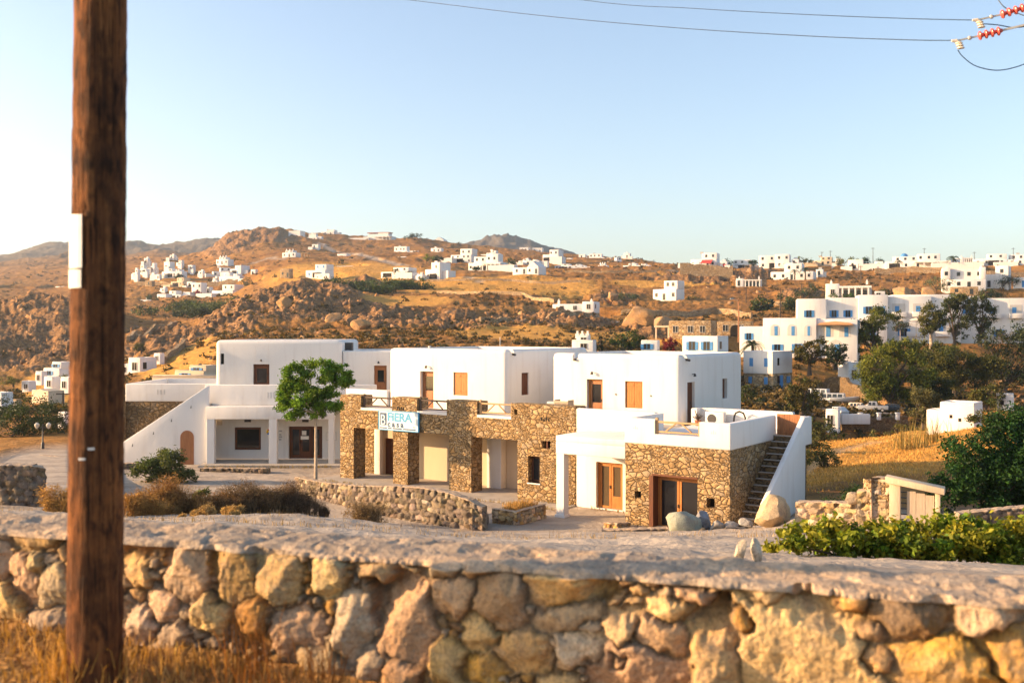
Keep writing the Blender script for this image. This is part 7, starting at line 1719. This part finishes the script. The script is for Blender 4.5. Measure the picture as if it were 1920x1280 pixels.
# green thickets
for i, (px, d, w, h, lb) in enumerate([(665, 352, 12, 4, 'left dark green thicket on the central slope'), (720, 365, 10, 4.5, 'middle green thicket under the ochre hut'), (765, 372, 11, 5, 'right green thicket under the tower house'), (705, 345, 9, 3.5, 'lower yellow-green thicket on the central slope'),
        (400, 385, 11, 4, 'green thicket below the wide village house'), (360, 400, 12, 4, 'olive thicket below the village'), (320, 400, 10, 4, 'dark thicket left under the village'), (375, 360, 14, 4, 'dark shaded thicket in the valley bottom'), (320, 345, 12, 4, 'dark scrub thicket on the shaded valley side'), (1460, 290, 8, 4, 'dark scrub in the brown gully')]):
    b = on(px, d); t = Thing('thicket', lb, 'thicket', b, 0, 'green thickets'); r = np.random.default_rng(200+i)
    bl = [(r.uniform(-w, w)*0.8, r.uniform(-6, 10), h*0.25, w*0.3, w*0.3, h*0.55) for q in range(9)]
    bl = [(x, y, ground(b.x+x, b.y+y)-b.z+z, a_, b_, c_) for x, y, z, a_, b_, c_ in bl]
    pts, q, c = crown_pts(bl, 2600, 60, 0.3, r); base = (0.032, 0.062, 0.014) if 'dark' not in lb else (0.026, 0.04, 0.015)
    leaf_mesh('foliage', pts, 0.75, tint(q, 60, base, 0.3, r, (0.10, 0.13, 0.025)), t, 0.6, 0.2, r=r)
# palms
def palm(label, px, d, bp, hh, fr, seed):
    lo = W(px, bp, d); t = Thing('palm_tree', label, 'palm tree', lo, 0, 'palm trees'); r = np.random.default_rng(seed)
    MB().tube([(0, 0, -0.5), (0.05, 0, hh*0.5), (0, 0, hh)], [0.3, 0.24, 0.2], 8).build('trunk', 'bark_dark', t, smooth=True)
    cen = []; m = MB(); col = []
    for k in range(26):
        a = r.uniform(0, 6.28); el = r.uniform(-0.1, 1.2); pts = []
        for s in np.linspace(0, 1, 7): pts.append((fr*s*math.cos(el)*math.cos(a), fr*s*math.cos(el)*math.sin(a), hh+fr*s*math.sin(el)-fr*0.75*s*s))
        for i in range(6):
            p, q = Vector(pts[i]), Vector(pts[i+1]); dd = (q-p); sd_ = dd.cross(Vector((0, 0, 1))).normalized()*fr*0.16*(1-0.5*i/6)
            for s in (-1, 1):
                for f in (0.0, 0.5):
                    o = p+dd*f; m.add([o, o+dd*0.4, o+dd*0.9+sd_*s+Vector((0, 0, -fr*0.07))], [(0, 1, 2)])
    me = np.array(m.v); fc = np.array(m.f); c = np.tile(np.array([0.05, 0.075, 0.022]), (len(me), 1))*(1+r.normal(0, 0.3, (len(me)//3, 1)).repeat(3, 0).clip(-.6, .9))
    mesh_np('fronds', me, fc, 'leaf', t, c)
palm('bushy palm tree in front of the lower hotel row', 1411, 158, 672, 2.2, 2.6, 1); palm('palm tree on the skyline at the right end of the long villa', 1787, 428, 505, 5, 3.6, 2)
palm('small palm in front of the pinkish house', 742, 432, 522, 3.5, 2.6, 3); palm('left small palm before the terraced skyline house', 1490, 392, 522, 3, 2.2, 4); palm('right small palm before the terraced skyline house', 1510, 390, 523, 4, 2.4, 5)
palm('yellowish palm before the long skyline villa', 1684, 424, 508, 4, 2.6, 6)

# ---------------------------------------------------------------- scatter: rocks, scrub and dry grass that nobody could count
def sample(n, weight, dmin, dmax, pmin=-60, pmax=1980):
    i0, i1 = np.searchsorted(PXS, [pmin, pmax]); j0, j1 = np.searchsorted(DD, [dmin, dmax])
    w = weight[i0:i1, j0:j1].ravel().astype(float); w = w/w.sum(); k = rng.choice(len(w), n, p=w)
    ii, jj = np.unravel_index(k, (i1-i0, j1-j0)); ii += i0; jj += j0
    a = rng.random(n); b = rng.random(n); i2 = np.minimum(ii+1, len(TT)-1); j2 = np.minimum(jj+1, ND-1)
    t = TT[ii]*(1-a)+TT[i2]*a; d = DD[jj]*(1-b)+DD[j2]*b
    z = (HGT[ii, jj]*(1-a)+HGT[i2, jj]*a)*(1-b)+(HGT[ii, j2]*(1-a)+HGT[i2, j2]*a)*b
    return np.stack([t*d, d, z], 1)
free = np.ones_like(GX)
for (hx, hd, hr, hz) in PADS: free *= (np.hypot(GX-hx, GY-hd) > hr*1.25)
screen = 1.0/GY                           # even density in the picture
protos = [boulder_np((1, 1, 1), 300+i, 2, 11, 0.22) for i in range(10)]
def rocks(name, n, weight, dmin, dmax, smin, smax, grow, cols):
    P = sample(n, weight, dmin, dmax); VV = []; FF = []; CC = []; k0 = 0
    for i in range(n):
        v, f = protos[i % 10]; s = (smin+(smax-smin)*rng.random()**2.6)*(1+grow*P[i, 1])
        a = rng.uniform(0, 6.28); c, sn = math.cos(a), math.sin(a); q = (v*np.array([rng.uniform(.9, 1.7), rng.uniform(.7, 1.1), rng.uniform(.4, .8)]))@np.linalg.qr(rng.normal(size=(3, 3)))[0]*s
        q = np.stack([q[:, 0]*c-q[:, 1]*sn, q[:, 0]*sn+q[:, 1]*c, q[:, 2]], 1)+P[i]+np.array([0, 0, -s*0.18])
        VV.append(q); FF.append(f+k0); k0 += len(v); cc = np.array(cols[rng.integers(len(cols))])*rng.uniform(0.75, 1.15); CC.append(np.tile(cc, (len(v), 1)))
    o = mesh_np(name, np.concatenate(VV), np.concatenate(FF), 'hill_rock', None, np.concatenate(CC), False); meta(o, kind='stuff'); return o
RC = [(0.38, 0.19, 0.075), (0.29, 0.145, 0.06), (0.42, 0.23, 0.10), (0.20, 0.11, 0.055)]
o = rocks('hillside_rocks', 3000, (rock**1.3+0.04)*free*screen*(GY > 120)*(1-gold*0.8), 125, 700, 0.22, 1.75, 0.002, RC); meta(o, 'brown rocks strewn over the slopes', 'rocks')
def scrub(name, n, weight, dmin, dmax, s0, s1, grow, base, alt, per=26):
    P = sample(n, weight, dmin, dmax); s = (s0+(s1-s0)*rng.random(n)**2)*(1+grow*P[:, 1])
    c = np.repeat(P, per, 0); sr = np.repeat(s, per)
    off = rand_unit(n*per)*sr[:, None]*rng.uniform(0.4, 1.0, n*per)[:, None]; off[:, 2] = np.abs(off[:, 2])*0.75
    m = rng.random(n)[:, None]; col = np.array(base)*(1-m)+np.array(alt)*m
    return leaf_mesh(name, c+off, sr*0.62, np.repeat(col, per, 0), None, 0.6, 0.25, colvar=0.3)
o = scrub('hillside_scrub', 7000, (1-gold*0.8)*free*screen*np.clip(wob*3.2-1.2, 0.03, 1)*(1-rock*0.4), 110, 1200, 0.25, 0.95, 0.002, (0.05, 0.05, 0.02), (0.17, 0.105, 0.035), 22); meta(o, 'low brown and olive scrub dotted over the hills', 'scrub', kind='stuff')
P = sample(15000, gold*free*(dust < 0.3)*(GX > 0)/GY**1.3, 52, 110, 1400, 1990)
o = blades('dry_grass', P, 0.2, np.array([0.62, 0.34, 0.09])*rng.uniform(0.7, 1.15, (len(P), 1)), 1.1, 0.02, rng, 'straw'); meta(o, 'golden dry grass covering the right slope', 'dry grass', kind='stuff')
P = sample(2600, nearm*free/GY, 20, 45, -20, 1960)
o = blades('dry_grass', P, 0.16, np.array([0.40, 0.27, 0.13])*rng.uniform(0.6, 1.15, (len(P), 1)), 0.9, 0.007, rng, 'straw'); meta(o, 'sparse dry grass on the dusty ground beyond the wall', 'dry grass', kind='stuff')
# leaf litter and weeds in the yard
n = 2200; u = rng.uniform(0, 1, n); px_ = 1030+u*110+rng.normal(0, 4, n); d_ = 43.6-u*0.9+rng.normal(0, 0.22, n)
P = np.stack([(px_-CX)/F*d_, d_, np.full(n, GZ+0.03)+np.abs(rng.normal(0, 0.03, n))], 1)
o = leaf_mesh('leaf_litter', P, 0.09, (0.34, 0.16, 0.06), None, 0.6, 0.0, 'straw', 0.35); meta(o, 'rusty fallen leaves drifted across the sunny yard', 'fallen leaves', kind='stuff')
B_ = []
for x0, x1, y, k_ in ((0, 5.1, -0.12, 160), (-3.6, 0, 2.8, 30), (-21, -4.6, 1.5, 220), (-8.0, -4.6, 2.8, 60)):
    for q in range(k_): p = at_local(rng.uniform(x0, x1), y-abs(rng.normal(0, 0.12))); B_.append((p.x, p.y, GZ+0.0))
for q in range(160): B_.append((rng.uniform(-20, -11.5), 64.8-abs(rng.normal(0, 0.2)), GZ))
o = blades('yard_weeds', B_, 0.22, (0.30, 0.22, 0.08), 0.9, 0.012, rng, 'straw', None, 3); meta(o, 'small dry weeds along the foot of the walls', 'weeds', kind='stuff')
# grass and weeds along the foot of the foreground wall
def foot(n, x0, x1, w, dz=0.0):
    x = rng.uniform(x0, x1, n); y = 4.29-0.3*x-0.06-np.abs(rng.normal(0, w, n)); z = -1.5-0.05*(x+1.8)-0.02+dz
    return np.stack([x, y, z], 1)
P = np.concatenate([foot(1300, -4, -1.2, 0.3), foot(200, -1.2, -0.3, 0.2), foot(420, -2.3, -1.3, 0.5)])
o = blades('roadside_grass', P, 0.1, np.array([0.50, 0.29, 0.10])*rng.uniform(0.5, 1.2, (len(P), 1)), 1.0, 0.0035, rng, 'straw'); meta(o, 'dry straw grass along the foot of the foreground wall', 'dry grass', kind='stuff')
for i, (px, py, h, n, c, lb) in enumerate([(470, 1290, 0.38, 80, (0.34, 0.13, 0.03), 'rusty dried weed standing against the foreground wall'), (590, 1300, 0.24, 60, (0.33, 0.13, 0.035), 'shorter rusty weed right of the tall one'), (150, 1275, 0.17, 260, (0.50, 0.27, 0.07), 'golden grass tuft at the foot of the utility pole')]):
    lo = W(px, py, 4.25); t = Thing('weed', lb, 'weed', lo, 0); q = np.stack([rng.normal(0, 0.10, n), rng.normal(0, 0.05, n), np.zeros(n)], 1)
    q[n//2:, 2] += rng.uniform(0.1, 0.6, n-n//2)*h; q[n//2:, 0] *= 0.6
    blades('stems', q, h*0.75, c, 0.8, 0.0032, rng, 'straw', t)

# ---------------------------------------------------------------- air: far hills fade
m = MB(); m.box(-3400, 3400, -60, 3100, -40, 232); hz = m.build('haze', 'plaster_white'); hz.data.materials.clear()
hm = bpy.data.materials.new('haze_air'); hm.use_nodes = True; nt = hm.node_tree; nt.nodes.clear()
out = nt.nodes.new('ShaderNodeOutputMaterial'); pv = nt.nodes.new('ShaderNodeVolumePrincipled'); pv.inputs['Color'].default_value = (0.80, 0.90, 1.0, 1); pv.inputs['Density'].default_value = 0.00017; pv.inputs['Anisotropy'].default_value = 0.6
nt.links.new(pv.outputs[0], out.inputs['Volume']); hz.data.materials.append(hm); meta(hz, kind='stuff')
